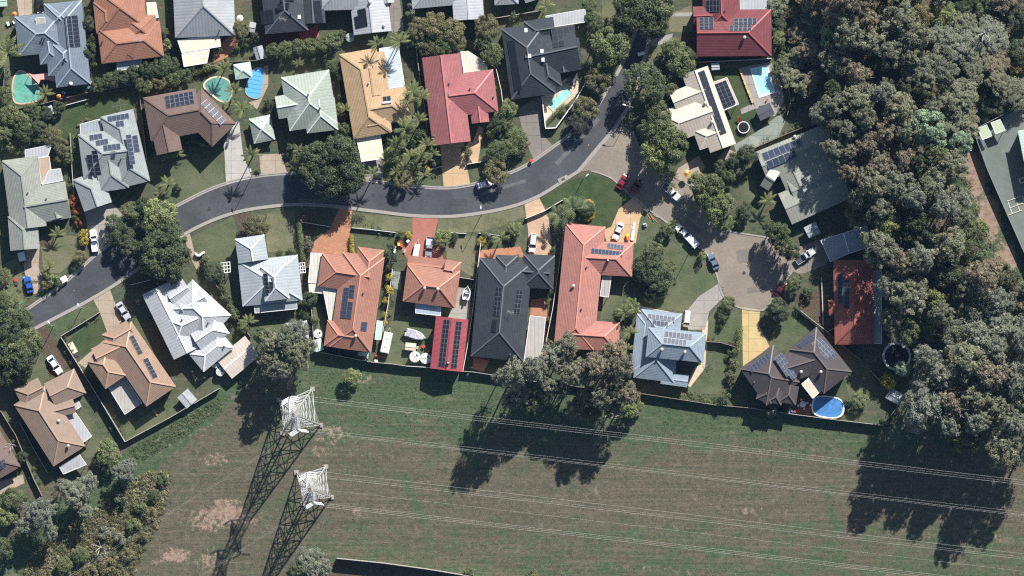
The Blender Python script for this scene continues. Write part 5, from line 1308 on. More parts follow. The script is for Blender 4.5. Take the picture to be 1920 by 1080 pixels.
scatter("undergrowth", [(1840, 150), (1920, 110), (1920, 186), (1826, 232), (1800, 225)], 260, .4, 1.0, leaf_mat("golden reeds", (.27, .235, .10), .1), None, 10, "golden grass along the court fence", .15)
scatter("grass", [(-10, 640), (590, 672), (1010, 725), (1640, 805), (1660, 860), (1930, 900), (1930, 1085), (250, 1085), (330, 880), (240, 850)], 2600, .10, .32, L_OLIVE, None, 12, None, .07, 5, .6)
scatter("grass", [(570, 690), (1010, 735), (1640, 812), (1500, 850), (600, 800)], 900, .12, .4, L_MID, None, 13, None, .08, 5, .5)
scatter("weeds", [(240, 845), (410, 745), (420, 770), (290, 850), (250, 872)], 420, .2, .55, L_MID, None, 14, None, .10, 9, .5)
scatter("garden_foliage", [(0, 480), (110, 520), (60, 610), (0, 620)], 40, .3, .7, L_MID, None, 15, None, .12, 20)
scatter("garden_foliage", [(726, 250), (818, 230), (826, 330), (770, 338), (720, 320)], 120, .3, .8, L_LIGHT, None, 16, None, .14, 22)
scatter("garden_foliage", [(1300, 322), (1370, 330), (1364, 400), (1310, 384)], 60, .3, .9, L_MID, None, 17, None, .13, 22)
scatter("garden_foliage", [(1288, 732), (1352, 742), (1350, 760), (1240, 748)], 60, .2, .6, L_LIGHT, None, 18, None, .11, 18)
scatter("garden_foliage", [(402, 520), (412, 520), (468, 620), (452, 622)], 60, .25, .7, L_MID, None, 19, None, .11, 20)

# ------------------------------------------------------------------ fences
_BOX = {}
def unit_box(m):
    if m.name not in _BOX:
        b = MB(); b.box((0, 0, .5), (1, 1, 1), m); _BOX[m.name] = b.mesh("panel_" + m.name)
    return _BOX[m.name]
def fence(pts, ht, m, label, name="fence", step=2.4, th=.07, cap=.13, postm=None, gaps=()):
    P = [W(*p) for p in pts]; c = sum(P, Vector()) / len(P)
    t = thing(name, label, "fence" if "wall" not in name else "wall", c)
    def put(nm, ctr, z0, sx, sy, sz, ang, mm):
        link(nm, unit_box(mm), t, Matrix.Translation((ctr.x - c.x, ctr.y - c.y, z0)) @ Matrix.Rotation(ang, 4, 'Z') @ Matrix.Diagonal((sx, sy, sz, 1)))
    for si, (a, b) in enumerate(zip(P, P[1:])):
        d = b - a; L = d.length; n = max(1, round(L / step)); ang = math.atan2(d.y, d.x)
        for i in range(n):
            if (si, i) in gaps: continue
            f = a.lerp(b, (i + .5) / n); w = L / n
            put("fence_panel", f, .06, w - .14, th, ht - .12 + R.uniform(-.02, .02), ang + R.uniform(-.006, .006), m)
            put("top_rail", f, ht - .03, w - .14, cap, .08, ang, m)
        for i in range(n + (1 if si == len(P) - 2 else 0)):
            put("post", a.lerp(b, i / n), 0, .13, .13, ht + .06, ang, postm or m)
    return t
F = [
 ([(590, 658), (660, 672), (700, 679), (735, 682), (762, 686)], 2.0, TIMBER_PALE, "pale back fence of the large terracotta house facing the meadow"),
 ([(762, 686), (810, 689)], 2.0, FENCE_W, "white fence behind the water tanks facing the meadow"),
 ([(868, 696), (886, 697), (925, 703), (1010, 716)], 2.0, TIMBER_PALE, "back fence of the charcoal house running under the gum trees"),
 ([(1010, 716), (1110, 728), (1205, 738)], 1.8, TIMBER, "timber back fence hidden below the big gum trees"),
 ([(1205, 738), (1270, 748), (1340, 759), (1400, 764)], 2.0, TIMBER, "back fence of the two storey blue grey house"),
 ([(1400, 764), (1470, 774), (1560, 786), (1655, 797)], 2.2, TIMBER_PALE, "pale back fence below the blue above ground pool"),
 ([(1655, 797), (1690, 752)], 1.8, TIMBER, "short fence at the bushland corner of the dark brown house"),
 ([(115, 632), (150, 688), (192, 756), (235, 828)], 1.9, TIMBER_PALE, "long fence between the light brown and tan orange houses"),
 ([(115, 630), (150, 609), (188, 585)], 1.3, TIMBER_PALE, "low front fence of the rich green fenced lawn"),
 ([(235, 828), (320, 782), (412, 728)], 1.9, TIMBER_PALE, "back fence of the tan orange house facing the dirt track"),
 ([(38, 792), (62, 838), (90, 886)], 1.6, TIMBER_PALE, "fence left of the light brown house"),
 ([(2, 770), (30, 815), (64, 898), (80, 930)], 1.7, TIMBER, "fence along the path at the left edge"),
 ([(394, 516), (420, 556), (448, 600), (470, 632)], 1.8, TIMBER, "timber fence between white many gabled and blue grey steel houses"),
 ([(582, 548), (586, 600), (590, 658)], 1.8, TIMBER_PALE, "pale side fence left of the large terracotta house"),
 ([(736, 505), (728, 570), (718, 622)], 1.6, FENCE_W, "white fence beside the yellow shrubs"),
 ([(902, 452), (896, 500), (888, 570), (878, 640), (868, 696)], 1.9, FENCE_W, "long pale fence left of the big charcoal house"),
 ([(861, 520), (888, 524)], 1.8, TIMBER_PALE, "short cross fence above the white boat"),
 ([(1057, 432), (1048, 500), (1036, 580), (1024, 640)], 1.9, FENCE_W, "long white fence left of the long salmon house"),
 ([(780, 88), (788, 150), (798, 212), (803, 262)], 1.8, TIMBER_PALE, "fence between the tan tiled and pink red houses"),
 ([(914, 117), (930, 128), (940, 170), (945, 212), (934, 213)], 1.8, FENCE_W, "white fence right of the pink red house"),
 ([(1310, 117), (1380, 114), (1446, 110)], 1.8, FENCE_W, "pale fence below the dark red tiled house"),
 ([(1400, 284), (1468, 254), (1542, 224)], 1.8, TIMBER, "timber fence above the green grey steel roofed house"),
 ([(1500, 582), (1530, 606), (1551, 622), (1566, 614)], 1.7, TIMBER_PALE, "pale fence above the dark brown house beside the hedge"),
 ([(1550, 622), (1580, 648), (1612, 674)], 1.7, TIMBER, "fence between the dark brown house and red orange shaded house"),
 ([(1632, 695), (1656, 722)], 1.6, TIMBER_PALE, "short pale fence left of the yellow leaved tree"),
 ([(9, 130), (8, 160), (7, 202)], 1.6, FENCE_G, "grey fence left of the green kidney pool"),
 ([(24, 206), (80, 195), (118, 185), (174, 172)], 1.7, TIMBER, "dark timber fence below the green kidney pool"),
 ([(122, 198), (166, 186)], 1.0, FENCE_W, "short white rail fence on the top left lawn"),
 ([(176, 172), (245, 160), (330, 140), (430, 116), (512, 112)], 1.7, TIMBER, "long dark fence behind the tall hedge row"),
 ([(925, 35), (985, 25), (1015, 20)], 1.7, TIMBER_PALE, "pale fence above the charcoal house with skylights"),
 ([(757, 60), (764, 92)], 1.7, FENCE_G, "short grey fence beside the brown yard paving"),
 ([(635, 150), (642, 200), (652, 262)], 1.7, TIMBER, "timber fence between pale green and tan tiled houses"),
 ([(262, 168), (268, 230), (276, 300)], 1.7, TIMBER, "timber fence between blue green and chocolate brown houses"),
 ([(132, 250), (136, 320), (140, 376)], 1.7, TIMBER_PALE, "fence left of the blue green house"),
 ([(660, 427), (700, 431), (742, 436)], 1.0, FENCE_W, "white front fence with pillars along the verge"),
 ([(838, 436), (874, 438)], 1.0, FENCE_W, "short white front fence of the small terracotta house"),
 ([(898, 437), (940, 442)], .9, FENCE_W, "low white front wall behind the verge and yellow shrub"),
 ([(985, 410), (1020, 396), (1060, 372)], 1.3, FENCE_W, "white sliding gate and fence across the tan driveway"),
 ([(806, 318), (830, 312)], 1.2, FENCE_W, "short white fence left of the orange cream driveway"),
 ([(876, 308), (900, 304), (922, 296)], 1.2, FENCE_W, "short white fence right of the orange cream driveway"),
 ([(1322, 640), (1350, 642), (1378, 650)], 1.8, TIMBER, "curved dark fence right of the two storey house"),
 ([(246, 534), (282, 525)], 1.4, FENCE_W, "white fence in tree shade above the white many gabled house"),
 ([(564, 416), (618, 425)], 1.2, FENCE_W, "thin white fence in shade beside the terracotta driveway"),
 ([(1824, 244), (1870, 220), (1960, 175)], 2.6, FENCE_G, "tall wire fence along the top of the green court"),
 ([(1824, 246), (1850, 318), (1886, 400), (1935, 510)], 2.6, FENCE_G, "tall dark fence along the left side of the green court"),
 ([(632, 1046), (720, 1055), (800, 1066), (884, 1080), (960, 1090)], 3.0, TIMBER_PALE, "tall pale fence at the bottom edge with deep shadow"),
 ([(1476, 152), (1482, 190), (1476, 215)], 1.7, TIMBER, "timber fence right of the bright blue pool"),
 ([(1164, 600), (1158, 660), (1150, 690)], 1.7, TIMBER, "timber fence between salmon and two storey houses"),
]
for p, ht, m, l in F: fence(p, ht, m, l)
def fence_plants():
    rg = np.random.default_rng(77); out = {0: [], 1: [], 2: []}
    for p, ht, m, l in F:
        if "meadow" in l or "court" in l or "bottom edge" in l or "driveway" in l or "back fence" in l: continue
        for a, b in zip(p, p[1:]):
            n = int(math.dist(a, b) / 7)
            for i in range(n):
                if rg.random() < .35: continue
                f = rg.random(); sd = rg.choice([-1, 1]) * rg.uniform(4, 9); d = math.dist(a, b); q = W(a[0] + (b[0] - a[0]) * f - (b[1] - a[1]) / d * sd, a[1] + (b[1] - a[1]) * f + (b[0] - a[0]) / d * sd)
                out[int(rg.integers(0, 3))].append((q.x, q.y, rg.uniform(.2, .8), rg.uniform(.3, .75), .9, 40))
    for k, mm in ((0, L_MID), (1, L_DARK), (2, L_OLIVE)): tag(link("garden_foliage", leaf_mesh("garden_foliage", out[k], .12, mm, rg)), kind="stuff")
fence_plants()
fence([(1100, 152), (1078, 190), (1042, 240), (1023, 241), (1016, 182)], 1.9, FENCE_W, "white rendered wall around the narrow lap pool", "garden_wall", 3.0, .22, .24)
fence([(1540, 520), (1542, 570), (1543, 610)], .8, TIMBER_PALE, "low pale retaining wall left of the red orange shaded house", "retaining_wall", 3.0, .22, .24)
fence([(1387, 130), (1398, 160), (1411, 193)], .5, mat("yellow sandstone", (.55, .40, .2), .9), "low yellow sandstone wall left of the bright blue pool", "retaining_wall", 1.2, .4, .42)
fence([(1458, 146), (1466, 168)], .6, mat("yellow sandstone", (.55, .40, .2), .9), "short yellow sandstone wall right of the bright blue pool", "retaining_wall", 1.2, .45, .5)
fence([(384, 472), (372, 480), (366, 474)], 1.1, FENCE_W, "small white entry arch at the bend of the path", "garden_arch", 1.2, .5, .55)

# ------------------------------------------------------------------ vehicles
def paint(name, col): return plain(name + " car paint", col, .28, .5, 0, .6, .02)
def loft(mb, secs, m, cap=True):
    """secs: (y, half width, z low, z high); six sided rounded rings joined along y"""
    rings = [[(-w * .94, y, a), (-w, y, a + (b - a) * .5), (-w * .9, y, b), (w * .9, y, b), (w, y, a + (b - a) * .5), (w * .94, y, a)] for y, w, a, b in secs]
    vs = [v for r in rings for v in r]; fs = []
    for i in range(len(rings) - 1):
        for k in range(6): fs.append((i * 6 + k, i * 6 + (k + 1) % 6, i * 6 + 6 + (k + 1) % 6, i * 6 + 6 + k))
    if cap: fs += [tuple(range(6))[::-1], tuple((len(rings) - 1) * 6 + k for k in range(6))]
    mb.add(vs, fs, m)
WHEEL = {}
def wheel_mesh():
    if not WHEEL:
        a = MB(); a.tube([(-.11, 0, 0), (.11, 0, 0)], [.33, .33], RUBBER, 14); a.tube([(-.12, 0, 0), (.12, 0, 0)], [.19, .19], CHROME, 10); WHEEL[0] = a.mesh("wheel")
    return WHEEL[0]
def wheels(t, xs, ys, r=.33):
    for x in xs:
        for y in ys: link("wheel", wheel_mesh(), t, Matrix.Translation((x, y, r)) @ Matrix.Scale(r / .33, 4))
def heading(a, b): d = W(*b) - W(*a); return math.atan2(-d.x, d.y)
def car(kind, tail, nose, m, label, cat="car", tray=None, sc=None):
    a, b = W(*tail), W(*nose); c = (a + b) / 2; c.z = .05
    t = thing({"ute": "utility_truck", "van": "parked_van"}.get(kind, "parked_car"), label, cat, c, heading(tail, nose), "vehicles parked along the street and driveways")
    L = max(3.9, min(5.4, (b - a).length)) / 2
    zb = .9 if kind == "sedan" else 1.0; zr = {"sedan": 1.42, "suv": 1.68, "van": 1.95, "ute": 1.68}[kind]
    mb = MB(); w = .9
    if kind == "ute":
        loft(mb, [(-L * .04, w, .3, zb), (L * .55, w, .28, zb), (L * .86, w * .95, .3, zb - .06), (L, w * .8, .35, zb - .3)], m); mb.build("body", t)
        y0, y1, y2, y3 = L * .40, L * .16, -L * .06, -L * .10
    else:
        loft(mb, [(-L, w * .82, .38, zb - .18), (-L * .93, w * .95, .3, zb - .02), (-L * .5, w, .26, zb), (L * .45, w, .26, zb), (L * .8, w * .96, .28, zb - .1), (L * .95, w * .84, .32, zb - .22), (L, w * .7, .4, zb - .35)], m); mb.build("body", t)
        y0 = {"sedan": L * .42, "suv": L * .46, "van": L * .72}[kind]; y1 = y0 - (.62 if kind != "van" else .45)
        y2 = {"sedan": -L * .46, "suv": -L * .84, "van": -L * .93}[kind]; y3 = {"sedan": -L * .72, "suv": -L * .95, "van": -L * .98}[kind]
    wr, wb = .66, .84
    A = [(-wb, y0, zb - .02), (wb, y0, zb - .02), (wr, y1, zr - .03), (-wr, y1, zr - .03)]; B = [(-wb, y3, zb - .02), (wb, y3, zb - .02), (wr, y2, zr - .03), (-wr, y2, zr - .03)]
    g = MB(); g.add(A, [(0, 1, 2, 3)], GLASS); g.build("windscreen", t)
    g = MB(); g.add(B, [(1, 0, 3, 2)], GLASS); g.build("rear_window", t)
    for s in (0, 1):
        g = MB(); g.add([A[s], B[s], B[3 - s], A[3 - s]], [(0, 1, 2, 3) if s == 0 else (3, 2, 1, 0)], GLASS); g.build("side_window", t)
        p = MB(); p.bar(Vector(A[s]), Vector(A[3 - s]), .09, .06, m); p.bar(Vector(B[s]), Vector(B[3 - s]), .1, .06, m); p.build("pillar", t)
    rf = MB(); rf.add([(-wr, y1, zr - .04), (wr, y1, zr - .04), (wr, y2, zr - .04), (-wr, y2, zr - .04), (-wr * .9, y1 - .1, zr + .03), (wr * .9, y1 - .1, zr + .03), (wr * .9, y2 + .1, zr + .03), (-wr * .9, y2 + .1, zr + .03)],
                      [(7, 6, 5, 4), (0, 4, 5, 1), (1, 5, 6, 2), (2, 6, 7, 3), (3, 7, 4, 0)], m); ro = rf.build("roof_panel", t)
    if kind in ("van", "suv"):
        for x in (-.5, .5): q = MB(); q.bar((x, y1 - .25, zr + .09), (x, y2 + .25, zr + .09), .05, .05, CHROME); q.build("roof_rail", ro)
    if kind == "ute":
        tm = tray or m; y4, y5 = -L * .13, -L
        q = MB(); q.box((0, (y4 + y5) / 2, .66), (1.75, y4 - y5, .08), TRIM_D if not tray else tray); q.box((-.85, (y4 + y5) / 2, .86), (.07, y4 - y5, .42), tm); q.box((.85, (y4 + y5) / 2, .86), (.07, y4 - y5, .42), tm)
        q.box((0, y5 + .03, .86), (1.64, .06, .42), tm); q.box((0, y4 - .03, 1.0), (1.64, .06, .7), tm); q.box((0, (y4 + y5) / 2, .45), (1.2, y4 - y5 - .1, .2), RUBBER); q.build("tray", t)
    wheels(t, (-.78, .78), (-L * .6, L * .62))
    for s in (-1, 1):
        q = MB(); q.box((s * .6, L * .95, zb - .27), (.34, .22, .12), LAMP); q.build("headlight", t)
        q = MB(); q.box((s * .66, -L + .04, zb - .22), (.26, .12, .16), TAIL); q.build("taillight", t)
        q = MB(); q.box((s * .98, y0 - .15, zb + .06), (.2, .12, .13), m); q.build("mirror", t)
    return t
WHITE = paint("white", (.80, .81, .82)); SILVER = paint("silver", (.48, .50, .53)); BLUE = paint("royal blue", (.02, .09, .36)); RED = paint("red", (.20, .014, .024)); BLACK = paint("black", (.012, .012, .014))
STEELBLUE = paint("steel blue", (.12, .17, .24)); GREY = paint("grey", (.26, .28, .30)); MAROON = paint("maroon", (.075, .008, .012))
car("ute", (180, 472), (174, 430), WHITE, "white tray back ute on the concrete driveway beside the yellow shrub", "ute", WHITE)
car("sedan", (58, 549), (50, 518), BLUE, "blue car parked on the tan driveway near the left edge")
car("sedan", (222, 568), (241, 598), SILVER, "silver car in tree shade on the driveway of the tan orange house")
car("sedan", (92, 668), (114, 700), WHITE, "white sedan on the dirt driveway beside the light brown house")
car("suv", (894, 350), (924, 340), WHITE, "white car at the kerb beneath the olive street tree")
car("sedan", (1160, 352), (1174, 330), RED, "bright red car half in sun at the corner of the cul de sac")
car("sedan", (1184, 362), (1200, 339), MAROON, "dark red car in deep shade beside the bright red one")
car("ute", (1243, 345), (1276, 376), WHITE, "white ute with open tray nosing toward the cul de sac", "ute")
car("sedan", (1292, 446), (1268, 422), WHITE, "white car with a trailer behind it on the cul de sac kerb")
car("sedan", (1344, 505), (1331, 476), STEELBLUE, "dark blue car with pale roof reflections on the cul de sac kerb")
car("ute", (1489, 494), (1531, 466), SILVER, "silver ute parked below the weathered carport roofs", "ute")
car("sedan", (1455, 552), (1470, 530), MAROON, "dark red car at the right side of the cul de sac bulb")
car("sedan", (1165, 418), (1152, 449), WHITE, "white hatchback on the curved orange cream driveway")
car("suv", (1001, 438), (997, 473), WHITE, "white wagon on the tan paved driveway")
car("van", (1290, 582), (1286, 613), WHITE, "white van close to the eave of the two storey house", "van")
car("ute", (807, 444), (803, 482), GREY, "grey ute on the red brick driveway", "ute", SILVER)
car("sedan", (74, -6), (76, 24), BLACK, "black car at the top left edge above the slate blue house")

def trailer(a, b, w, ht, m, label, lid=True, name="box_trailer", cat="trailer", top=None):
    P, Q = W(*a), W(*b); L = (Q - P).length; c = (P + Q) / 2; t = thing(name, label, cat, c, heading(a, b))
    mb = MB(); z0 = .55
    loft(mb, [(-L / 2, w / 2 * .97, z0, z0 + ht), (-L / 2 + .1, w / 2, z0, z0 + ht), (L / 2 - .1, w / 2, z0, z0 + ht), (L / 2, w / 2 * .94, z0, z0 + ht * .97)], m); bd = mb.build("body", t)
    if lid: q = MB(); q.box((0, 0, z0 + ht + .03), (w * .84, L * .94, .06), top or m); q.build("lid", bd)
    if name == "caravan":
        for y in (-L * .18, L * .22): q = MB(); q.box((0, y, z0 + ht + .1), (.6, .6, .1), TRIM_C); q.build("roof_hatch", bd)
    q = MB(); q.bar((-.4, L / 2, .5), (0, L / 2 + 1.1, .5), .07, .07, STEEL); q.bar((.4, L / 2, .5), (0, L / 2 + 1.1, .5), .07, .07, STEEL); q.box((0, L / 2 + 1.15, .5), (.12, .25, .1), STEEL); q.build("drawbar", t)
    wheels(t, (-w / 2 + .08, w / 2 - .08), (-.1,), .3)
    return t
trailer((778, 484), (783, 458), 1.45, .9, WHITE, "white box trailer on the red brick driveway beside the grey ute")
trailer((721, 661), (729, 623), 2.3, 2.0, paint("cream", (.70, .68, .62)), "cream white caravan between the large terracotta house and the lawn", True, "caravan", "caravan")
trailer((43, 489), (39, 473), 1.7, .5, WHITE, "small white trailer under the garage eave of the grey green house", False)
trailer((115, 527), (126, 521), 1.6, .8, WHITE, "small white trailer at the kerb between two dark street shrubs")
trailer((1307, 462), (1290, 444), 1.9, 1.1, WHITE, "white covered trailer behind the white car on the cul de sac kerb")

def boat(stern, bow, w, label, covered=False):
    a, b = W(*stern), W(*bow); L = (b - a).length; c = (a + b) / 2; c.z = .55; t = thing("motor_boat", label, "boat", c, heading(stern, bow)); hm = paint("white", (.8, .81, .82))
    st = [(-.5, .86, .25), (-.2, 1, .2), (.1, .98, .2), (.3, .78, .25), (.43, .4, .35), (.5, .03, .5)]
    mb = MB(); vs = []; fs = []
    for f, k, zl in st:
        y = f * L; h = w / 2 * k; vs += [(0, y, zl * .5), (-h, y, zl + .55), (h, y, zl + .55), (-h * .78, y * .96, zl + .57), (h * .78, y * .96, zl + .57), (-h * .7, y * .95, .38), (h * .7, y * .95, .38)]
    for i in range(len(st) - 1):
        p, q = i * 7, i * 7 + 7
        fs += [(p, p + 1, q + 1, q), (p + 2, p, q, q + 2), (p + 1, p + 3, q + 3, q + 1), (p + 4, p + 2, q + 2, q + 4), (p + 3, p + 5, q + 5, q + 3), (p + 6, p + 4, q + 4, q + 6), (p + 5, p + 6, q + 6, q + 5)]
    fs += [(0, 2, 1)]; mb.add(vs, fs, hm); hu = mb.build("hull", t)
    q = MB(); q.add([(-w * .36, L * .12, .75), (w * .36, L * .12, .75), (w * .25, L * .05, 1.2), (-w * .25, L * .05, 1.2)], [(0, 1, 2, 3)], GLASS); q.build("windscreen", t)
    for s in (-.25, .25): q = MB(); q.box((s * w, -L * .08, .6), (.4, .45, .35), TRIM_D); q.box((s * w, -L * .08 - .22, .85), (.4, .08, .4), TRIM_D); q.build("seat", t)
    q = MB(); q.box((0, -L * .54, .9), (.4, .5, .6), BLACK); q.box((0, -L * .54, .4), (.14, .25, .8), BLACK); q.build("outboard_motor", t)
    if covered:
        q = MB(); cm = mat("silver tarp", (.42, .42, .46), .6, .3, .35, 2.5); loft(q, [(-L * .45, w * .4, .5, .85), (-L * .2, w * .46, .6, 1.25), (L * .1, w * .46, .6, 1.2), (L * .3, w * .36, .6, 1.0), (L * .46, w * .12, .6, .85)], cm); q.build("cover", t)
    tr = thing("boat_trailer", "galvanised trailer carrying the " + label, "trailer", (c.x, c.y, 0), heading(stern, bow)); q = MB()
    for s in (-1, 1): q.bar((s * w * .32, -L * .45, .48), (s * w * .2, L * .3, .48), .09, .09, STEEL); q.bar((s * w * .2, L * .3, .48), (0, L * .62, .48), .09, .09, STEEL)
    for y in (-.4, -.1, .2): q.bar((-w * .32, y * L, .46), (w * .32, y * L, .46), .08, .08, STEEL)
    q.build("chassis", tr); wheels(tr, (-w * .5, w * .5), (-L * .12,), .28)
boat((873, 562), (877, 538), 1.9, "small white open boat beside the small terracotta house")
boat((761, 622), (796, 633), 2.2, "boat under a crumpled silver cover on the lawn", True)

# ------------------------------------------------------------------ pools, tanks, yard things
def pool(label, outline, water, cop, cw=3.0, z=.16, name="swimming_pool"):
    cx = sum(p[0] for p in outline) / len(outline); cy = sum(p[1] for p in outline) / len(outline); c = W(cx, cy); t = thing(name, label, "pool", c)
    P = [W(*p) - c for p in outline]; n = len(P); ar = sum(P[i].x * P[(i + 1) % n].y - P[(i + 1) % n].x * P[i].y for i in range(n))
    if ar < 0: P = P[::-1]
    O = []
    for i in range(n):
        d1 = (P[i] - P[i - 1]).normalized(); d2 = (P[(i + 1) % n] - P[i]).normalized(); d = (d1 + d2).normalized(); O.append(P[i] + Vector((d.y, -d.x, 0)) * (cw * S / max(.6, d.dot(d1))))
    up = lambda v, q: Vector((v.x, v.y, q))
    mb = MB(); vs = [up(v, z) for v in P] + [up(v, z) for v in O] + [up(v, 0) for v in O] + [up(v, z - .1) for v in P]; fs = []
    for i in range(n):
        j = (i + 1) % n; fs += [(i, n + i, n + j, j), (n + i, 2 * n + i, 2 * n + j, n + j), (3 * n + i, i, j, 3 * n + j)]
    mb.add(vs, fs, cop); mb.build("coping", t)
    w = MB(); zz = [up(v, z - .06) for v in P]; w.add(zz, [f for f in tessellate_polygon([zz])], water); me = w.build("water", t)
    for f in me.data.polygons:
        if f.normal.z < 0: f.flip()
    return t, c
pool("green kidney shaped pool beside the slate blue house", smooth([(26, 152), (33, 137), (42, 135), (52, 142), (66, 158), (76, 172), (72, 186), (52, 192), (30, 191), (25, 172)], 4, True), WAT_G, plain("pink cream coping", (.55, .37, .29), .8, .2))
pool("teal kidney shaped pool shaded by palms", smooth([(384, 158), (396, 148), (412, 146), (428, 153), (434, 172), (428, 188), (414, 188), (400, 178), (388, 168)], 4, True), WAT_T, plain("cream coping", (.60, .53, .40), .8, .2))
pool("narrow aqua lap pool beside the charcoal house with skylights", [(1026, 195), (1062, 163), (1073, 175), (1037, 207)], WAT_C, CONC_C, 2.0)
pool("bright blue rectangular pool with white edge", [(1410, 131), (1437, 125), (1450, 172), (1425, 180)], WAT_B, plain("white coping", (.72, .73, .73), .7, .2), 3.2)
t, c = pool("pool under a bright blue floating cover", smooth([(476, 131), (490, 127), (495, 135), (492, 160), (487, 181), (476, 184), (462, 176), (463, 158)], 3, True), plain("blue pool cover", (.11, .37, .74), .5, .3, 0, 0, .06), plain("sandy coping", (.40, .31, .24), .8, .2), 1.0)
q = MB()
for i in range(6): a = W(464 + i * .6, 172 - i * 8) - c; b = W(489 + i * .5, 176 - i * 8) - c; q.bar((a.x, a.y, .12), (b.x, b.y, .12), .05, .03, plain("blue seam", (.04, .2, .5)))
q.build("cover_seam", t)
def round_pool(cx, cy, rx, ry, ang, ht, water, label):
    c = W(cx, cy); t = thing("above_ground_pool", label, "pool", c, ang); n = 28; E = lambda k, f: Vector((math.copysign(abs(math.cos(k)) ** .72, math.cos(k)) * rx * S * f, math.copysign(abs(math.sin(k)) ** .72, math.sin(k)) * ry * S * f, 0))
    w = MB(); r = MB(); a = MB(); wm = plain("white pool wall", (.72, .73, .74), .5, .3)
    for i in range(n):
        k0, k1 = 6.2832 * i / n, 6.2832 * (i + 1) / n; z = Vector((0, 0, ht))
        a.add([E(k0, .97), E(k1, .97), E(k1, .97) + z, E(k0, .97) + z], [(0, 1, 2, 3)], wm)
        r.add([E(k0, 1.04) + z, E(k1, 1.04) + z, E(k1, .93) + z, E(k0, .93) + z], [(0, 1, 2, 3)], wm)
    w.add([E(6.2832 * i / n, .95) + Vector((0, 0, ht - .12)) for i in range(n)], [tuple(range(n))], water)
    a.build("wall", t); r.build("rim", t); w.build("water", t)
    q = MB(); e = E(math.pi, 1.0); q.box((e.x - .3, e.y, ht * .6), (.5, .6, .8), TRIM_W); q.build("skimmer_box", t)
round_pool(1552, 763, 30, 20, math.radians(-7), 1.25, WAT_D, "oval above ground pool with deep blue water and white rim")
def trampoline(px, py, r, label, net=False):
    c = W(px, py); t = thing("trampoline", label, "trampoline", c); rr = r * S; n = 24; z = .85
    m = MB(); m.add([(rr * .84 * math.cos(6.2832 * i / n), rr * .84 * math.sin(6.2832 * i / n), z) for i in range(n)], [tuple(range(n))], plain("black mat", (.02, .02, .024), .8, .1)); m.build("mat", t)
    p = MB(); pm = plain("pale pad", (.55, .54, .56), .6, .2)
    for i in range(n):
        a, b = 6.2832 * i / n, 6.2832 * (i + 1) / n
        p.add([(q * rr * math.cos(k), q * rr * math.sin(k), z + .03) for q, k in ((.84, a), (1, a), (1, b), (.84, b))], [(0, 1, 2, 3)], pm)
    p.build("pad", t)
    for i in range(6):
        a = i * 1.047; q = MB(); q.tube([(rr * .97 * math.cos(a), rr * .97 * math.sin(a), 0), (rr * .97 * math.cos(a), rr * .97 * math.sin(a), 2.4 if net else .84)], [.04, .04], STEEL, 6); q.build("leg" if not net else "pole", t)
trampoline(1394, 239, 11.5, "round trampoline with pale pad on the lawn of the beige house")
trampoline(1681, 668, 27, "large dark trampoline in bushland shade above the yellow leaved tree", True)
q = thing("slide", "small orange red slide beside the round trampoline", "slide", W(1386, 226)); m = MB(); om = plain("orange plastic", (.55, .13, .07)); m.bar((-.2, .9, 1.2), (.2, -.9, .2), .5, .06, om); m.bar((-.45, .9, 1.25), (-.05, -.9, .3), .06, .2, om); m.bar((.05, .9, 1.3), (.45, -.9, .3), .06, .2, om); m.build("chute", q); m = MB(); m.bar((-.4, .9, 0), (-.4, .9, 1.3), .06, .06, om); m.bar((.0, .9, 0), (.0, .9, 1.3), .06, .06, om); m.build("ladder", q)

def tank(px, py, r, ht, label, m=None):
    c = W(px, py, ht); c.z = 0; t = thing("water_tank", label, "tank", c); m = m or plain("pale tank", (.66, .66, .63), .6, .3); rr = r * S
    a = MB(); a.tube([(0, 0, 0)] + [(0, 0, ht * i / 8) for i in range(1, 9)], [rr * (1 - .012 * (i % 2)) for i in range(9)], m, 24); a.build("wall", t)
    b = MB(); b.tube([(0, 0, ht), (0, 0, ht + .18)], [rr * 1.03, rr * .18], m, 24); l = b.build("lid", t)
    d = MB(); d.cyl((rr * .4, rr * .3), .25, ht + .05, ht + .22, TRIM_D, 10)
    for k in range(6): d.bar((0, 0, ht + .2), (rr * math.cos(k * 1.047), rr * math.sin(k * 1.047), ht + .03), .05, .05, TRIM_D)
    d.build("hatch", l)
tank(778, 669, 10, 2.2, "left one of two big pale round water tanks beside the red shed"); tank(798, 672, 10, 2.2, "right one of two big pale round water tanks beside the red shed")
tank(596, 626, 8, 2.0, "pale round water tank left of the large terracotta house"); tank(404, 682, 8, 1.9, "upper of two shaded round tanks beside the flat tan garage"); tank(413, 697, 8, 1.9, "lower of two shaded round tanks beside the flat tan garage")
tank(656, 70, 8, 1.9, "shaded green grey round tank below the white gabled house", plain("green grey tank", (.35, .42, .38), .6))

